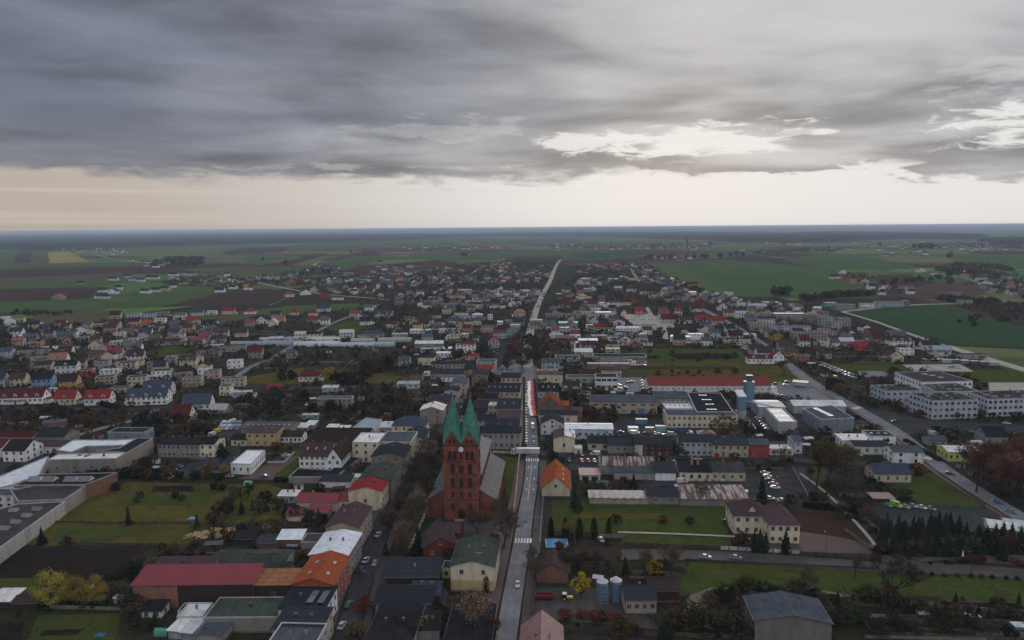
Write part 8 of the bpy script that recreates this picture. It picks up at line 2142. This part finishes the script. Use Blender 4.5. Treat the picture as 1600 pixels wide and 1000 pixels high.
# undergrowth: shrubs and small tree tops nobody could count
def mass(name, pts, hfun, nf, label, mats, zsc=1.0):
    P_ = np.array(pts); N = len(P_); hh = np.array([hfun(p) for p in pts]); K = nf
    dirs = rng.normal(size=(N, K, 3)); dirs /= np.linalg.norm(dirs, axis=2, keepdims=True)
    rad = hh[:, None, None]*np.array([.55, .55, .48])*zsc; c_ = np.zeros((N, K, 3)); c_[:, :, 0] = P_[:, 0, None]; c_[:, :, 1] = P_[:, 1, None]; c_[:, :, 2] = hh[:, None]*.5
    c_ = c_+dirs*rad*rng.uniform(.45, 1.05, (N, K, 1)); u = rng.normal(size=(N, K, 3)); u /= np.linalg.norm(u, axis=2, keepdims=True); v_ = np.cross(u, rng.normal(size=(N, K, 3))); v_ /= np.linalg.norm(v_, axis=2, keepdims=True)
    s_ = (hh[:, None, None]*.16+.06)*rng.uniform(.6, 1.4, (N, K, 1)); V = np.stack([c_-u*s_, c_-v_*s_*.8, c_+u*s_, c_+v_*s_*.8], axis=2).reshape(-1, 3); V[:, 2] = np.maximum(V[:, 2], 0.02)
    me = bpy.data.meshes.new(name); nfc = N*K; me.vertices.add(nfc*4); me.vertices.foreach_set('co', V.ravel()); me.loops.add(nfc*4); me.loops.foreach_set('vertex_index', np.arange(nfc*4)); me.polygons.add(nfc)
    me.polygons.foreach_set('loop_start', np.arange(nfc)*4)
    for m_ in mats: me.materials.append(m_)
    mi = np.repeat(rng.integers(0, len(mats), N), K); me.polygons.foreach_set('material_index', mi.astype(np.int32)); me.update(calc_edges=True); me.validate()
    return tag(put_mesh(name, me), label, None, None, 'stuff')
TSPEC.sort(key=lambda t_: -t_[3]*t_[5]**.5/math.hypot(t_[0], t_[1])); nt_ = ns_ = 0; rest = []
for sp in TSPEC:
    if sp[2] in ('round', 'bush', 'redbush'): ns_ += 1; ok = ns_ <= 110
    else: nt_ += 1; ok = nt_ <= 298
    if ok: tree_now(*sp)
    else: rest.append(sp)
hgt = {(t_[0], t_[1]): t_[3] for t_ in rest}
mass('distant_trees', [(t_[0], t_[1]) for t_ in rest], lambda p: hgt[p], 90, 'far trees too small to tell apart', [FM['dark'], FM['brown'], FM['dark'], FM['autumn']])
def hf(p):
    d = math.hypot(*p); return random.uniform(.8, 2.6) if d < 420 else random.uniform(1.5, 5.5)
mass('distant_garden_trees', [q_ for q_ in far2 if mathutils.noise.noise((q_[0]*.02, q_[1]*.012, 9.0)) > -.12][:12000], lambda p: random.uniform(3, 9.5), 11, 'small trees and hedges between the far houses', [FM['dark'], FM['brown'], FM['dark'], FM['green'], FM['autumn'], FM['brown'], FM['dark']])
mass('garden_undergrowth', far_pts, hf, 30, 'dark shrubs, hedges and small trees filling gardens between the houses', [FM['dark'], FM['brown'], FM['twig'], FM['dark'], FM['brown'], FM['green'], FM['twig'], FM['autumn'], FM['olive'], FM['dark']])
# thin grass clumps and litter of leaves in the nearest gardens
pts_ = []
for _ in range(9000):
    px, py = random.uniform(-20, 1620), random.uniform(770, 1000); X0, Y0 = G(px, py)
    if occ_at(X0, Y0) != 1: pts_.append((X0, Y0))
mass('tall_grass', pts_, lambda p: random.uniform(.12, .45), 7, 'rough grass and weeds in the near gardens', [FM['olive'], FM['green'], FM['brown']])
# hedges
def hedge(pts, w, h, m_, label):
    q = [np.array(G(*p)) for p in pts]; P2 = []
    for i in range(len(q)-1):
        d = q[i+1]-q[i]; L = np.linalg.norm(d); n = int(L/.7)
        for k in range(n):
            for j in range(max(1, int(w/.8))): P2.append(tuple(q[i]+d*k/n+np.array([-d[1], d[0]])/L*((j+.5)*.8-w/2)))
    o = mass('hedge', P2, lambda p: h*random.uniform(.9,1.1), 22, label, [m_]); o['kind'] = 'thing'; o['category'] = 'hedge'
hedge([(1368,864),(1480,868),(1600,862)], 2.4, 3.2, FM['dark'], 'long dark conifer hedge behind the shrub islands')
hedge([(1258,792),(1340,800)], 3, 2.4, FM['dark'], 'dark hedge behind the parish house terrace')
hedge([(0,948),(60,947),(170,947)], 1.6, 2.0, FM['dark'], 'trimmed hedge below the yellow willows')
hedge([(1340,655),(1370,690)], 2, 2.2, FM['green'], 'hedge between works hall and diagonal road')
hedge([(1415,690),(1470,722)], 2, 2, FM['dark'], 'hedge in front of the lime green building')
hedge([(430,752),(520,752)], 2, 2, FM['dark'], 'hedge between the drive and the allotments')
hedge([(180,640),(150,630),(170,622)], 3, 3, FM['dark'], 'dark hedge between red-roofed and blue-roofed houses')
hedge([(855,838),(960,845)], 1.2, .9, FM['dark'], 'low dark hedge under the thujas')

# ------------------------------------------------------------------ far woods
WD = mat('forest_canopy', (.022,.034,.026), .95, .3, .012, 'lawn', .02, (.034,.038,.026))
def wood(pts, h, label, seed=0, name='forest'):
    """canopy surface with a ragged edge over the traced ground"""
    q = [np.array(G(*p)) for p in pts]; A = np.array(q); x0, y0 = A.min(0); x1, y1 = A.max(0)
    y1 = min(y1, 60000); nx = 220; ny = 60; xs = np.linspace(x0, x1, nx); ys = y0+(y1-y0)*(np.linspace(0, 1, ny)**2.0)
    b = MB(); idx = {}; Z_ = {}
    for j, y in enumerate(ys):
        for i, x in enumerate(xs):
            if in_poly(x, y, q):
                n = mathutils.noise.noise((x*.004, y*.004, seed)); m_ = random.uniform(.55, 1.15)
                Z_[i, j] = max(1.0, h*(.75+.35*n)*m_)
            else: Z_[i, j] = -1.0
    for j in range(ny):
        for i in range(nx): idx[i, j] = len(b.v); b.v.append((xs[i]+random.uniform(-.3,.3)*(x1-x0)/nx, ys[j], Z_[i, j]))
    for j in range(ny-1):
        for i in range(nx-1):
            if max(Z_[i,j], Z_[i+1,j], Z_[i,j+1], Z_[i+1,j+1]) > 0: b.f.append((idx[i,j], idx[i+1,j], idx[i+1,j+1], idx[i,j+1])); b.m.append(0)
    tag(b.build(name, WD), label, None, None, 'stuff')
wood([(-150,388),(0,389),(60,392),(140,389),(260,385),(360,382),(520,379),(640,375),(700,372),(740,368.5),(640,366),(300,366),(0,368),(-150,368.5)], 34, 'dark forest band along the horizon beyond the fields', 1)
wood([(700,371),(800,369),(960,370),(1040,374),(1100,375),(1160,379),(1300,379),(1330,376),(1300,368),(1100,364.5),(900,363.5),(740,366)], 30, 'forest edge behind the far church village', 2)
wood([(1290,376),(1420,373.5),(1530,373),(1540,369.5),(1400,365),(1300,363.5),(1240,365)], 30, 'long narrow forest beyond the plain', 3)
wood([(1530,377),(1570,382),(1640,383),(1660,378),(1580,373)], 26, 'small dark wood by the distant village', 4)
wood([(-200,366.5),(400,364.5),(800,361.2),(1200,358.4),(1700,355.2),(1700,352.6),(1200,356.3),(800,359),(400,362),(-200,364.5)], 34, 'hazy wooded skyline', 5)
for i_, (pts, h) in enumerate([([(225,414),(255,404),(318,403),(318,415),(270,418)],12),([(1460,423),(1500,413),(1560,418),(1600,428),(1600,440),(1540,436),(1480,428)],11),([(850,389),(870,383),(1000,383),(1090,381),(1100,388),(960,390)],10),([(1430,387),(1500,380),(1600,382),(1600,390),(1500,388)],10),([(1170,396),(1260,388),(1320,390),(1300,394),(1180,397)],8),([(1370,470),(1470,468),(1600,466),(1600,474),(1490,476),(1410,470)],8),([(1492,477),(1560,474),(1640,474),(1640,511),(1545,491)],4)]):
    q = [G(*p) for p in pts]; P2 = []; xs_ = [p[0] for p in q]; ys_ = [p[1] for p in q]; n_ = 0
    while len(P2) < 420 and n_ < 20000:
        n_ += 1; x, y = random.uniform(min(xs_), max(xs_)), random.uniform(min(ys_), max(ys_))
        if in_poly(x, y, q) and mathutils.noise.noise((x*.012, y*.004, i_)) > (-.15 if i_ != 1 else .05) - (i_ == 6): P2.append((x, y))
    mass('treeline', P2, lambda p: h*random.uniform(.5,1.3), 20, 'distant dark treeline and copse', [FM['dark'], FM['brown'], FM['twig'], FM['autumn'] if i_ in (1,6) else FM['dark']] if i_ != 6 else [FM['twig'], FM['brown'], FM['autumn'], FM['olive']])
# village church spire far off
X0, Y0 = G(1074,386); o = empty('church', X0, Y0); tag(o, 'tiny distant church with pointed spire in the far village', 'church')
b = MB(); b.box(-4,4,-4,4,0,28); b.build('tower', brickred, o); b = MB(); b.tube((0,0,28),(0,0,62),5.4,.2,4); b.build('spire', rm('slate'), o); b = MB(); b.box(5,34,-7,7,0,13); b.build('nave', wm('salmonwall'), o)
b = MB(); b.slab([(4.5,-8,12.6),(34.5,-8,12.6),(34.5,0,21),(4.5,0,21)], .3); b.slab([(4.5,0,21),(34.5,0,21),(34.5,8,12.6),(4.5,8,12.6)], .3); b.build('roof', rm('red'), o)
# smoke over the meadow
sm = bpy.data.materials.new('smoke'); sm.use_nodes = True; t = sm.node_tree; t.nodes.remove(t.nodes['Principled BSDF']); pv = t.nodes.new('ShaderNodeVolumePrincipled'); pv.inputs['Color'].default_value = (.75,.8,.9,1); pv.inputs['Density'].default_value = .012
t.links.new(pv.outputs[0], t.nodes['Material Output'].inputs['Volume'])
SMOKE = False

# ------------------------------------------------------------------ labels that single things out
LM = [('spired church',722,790),('long flag',831,625),('white lorry',828,710),('market hall',1110,600),('works tower',1172,630),('school block',1490,640),('rear school wing',1460,590),('crop field',1480,510),('polytunnels',430,540),('white tunnel',560,540),
 ('park trees',815,555),('yellow willows',115,930),('blue court',871,852),('cemetery larches',1555,750),('parish house',1195,830),('lime building',1505,710),('red cottage',1186,705),('brick cottage',1020,700),('rust-roofed barn',1115,785),('orange-roofed cottage',867,760),
 ('grain silos',952,935),('boarded barn',1230,960),('orange terrace',500,890),('crimson-roofed hall',300,920),('factory court',160,710),('long whitish house',285,705),('yellow house',410,690),('multi-gabled house',495,725),('crimson outbuildings',490,785),('cream block',590,705),
 ('blue villa',625,650),('firewood heap',322,838),('depot vans',355,665),('rooflit warehouse',420,665),('long concrete block',522,630),('lone red-roofed cottage',482,585),('white cube house',366,560),('greyish gable',398,550),('blue house',65,595),('dark red terrace',30,615),
 ('twin blue roofs',230,615),('salmon-roofed house',90,560),('low wide shed',82,540),('orange hip roof',228,500),('white row houses',210,488),('red metal barn',505,458),('yellow field',100,402),('pink house',625,520),('blue hip roof',580,518),('teal building',800,510),
 ('red gateway house',771,530),('maroon roof',883,470),('white cube',948,600),('beige hall',975,635),('office block',1095,660),('grey striped hall',1235,665),('gravel lot',1010,498),('white long shop',980,515),('tower flats',1300,500),('bluish flats',1235,508),
 ('ochre gable',1215,520),('drill-row field',1110,435),('white barn',1139,455),('long white villa',1410,540),('garage boxes',1500,568),('cream barn',1400,560),('orange van',1306,592),('filling station',1242,602),('plaza',825,580),('spire-side courtyard',760,635),
 ('corner house',1420,715),('cream long house',1395,750),('shrub islands',1500,875),('slurry tank',1369,970),('tractor',886,938),('cream street house',740,905),('diagonal street',720,440),('concrete road bend',885,400),('cottage row',1500,435),('golden strip',1410,442),
 ('northern estate',480,440),('field-edge houses',270,435),('white farm row',160,455),('garden lawn',440,735),('black depot',610,930),('upper greenhouse lane',500,515),('ploughed field',340,470),('far plain',700,395),('brown heath',1560,490)]
LMW = [(n, *G(x, y)) for n, x, y in LM]
ORD = ['', 'second', 'third', 'fourth', 'fifth', 'sixth', 'seventh', 'eighth', 'ninth', 'tenth', 'eleventh', 'twelfth', 'thirteenth', 'fourteenth', 'fifteenth', 'sixteenth', 'seventeenth', 'eighteenth', 'nineteenth', 'twentieth']+['twenty-'+o_ for o_ in ['first','second','third','fourth','fifth','sixth','seventh','eighth','ninth']]+['thirtieth']+['thirty-'+o_ for o_ in ['first','second','third','fourth','fifth','sixth','seventh','eighth','ninth']]
byk = {}
for o, desc, x, y in AUTO:
    x, y = o.location[0], o.location[1]
    n, lx, ly = min(LMW, key=lambda L: (L[1]-x)**2+((L[2]-y)*.6)**2)
    dx, dy = x-lx, y-ly
    # side as seen along the main street
    if abs(dx) > abs(dy)*.8: side = 'east of' if dx > 0 else 'west of'
    else: side = 'behind' if dy > 0 else 'before'
    byk.setdefault((desc, side, n), []).append(((dx*dx+dy*dy)**.5, o))
for (desc, side, n), L in byk.items():
    L.sort(key=lambda t_: t_[0])
    for k, (_, o) in enumerate(L):
        o['label'] = f"{desc} {side} the {n}" if len(L) == 1 else f"{desc} {side} the {n}, {ORD[min(k, len(ORD)-1)] or 'first'} from it"

# ------------------------------------------------------------------ air
hz = MB(); hz.box(-64000, 64000, -300, 74000, -1.5, 124, bottom=True)
hm = bpy.data.materials.new('haze_air'); hm.use_nodes = True; t = hm.node_tree; t.nodes.remove(t.nodes['Principled BSDF'])
pv = t.nodes.new('ShaderNodeVolumePrincipled'); pv.inputs['Color'].default_value = (.62,.74,.95,1); pv.inputs['Density'].default_value = HAZE; pv.inputs['Anisotropy'].default_value = 0.0
t.links.new(pv.outputs[0], t.nodes['Material Output'].inputs['Volume'])
tag(hz.build('haze', hm), 'thin bluish air over the plain', None, None, 'stuff')
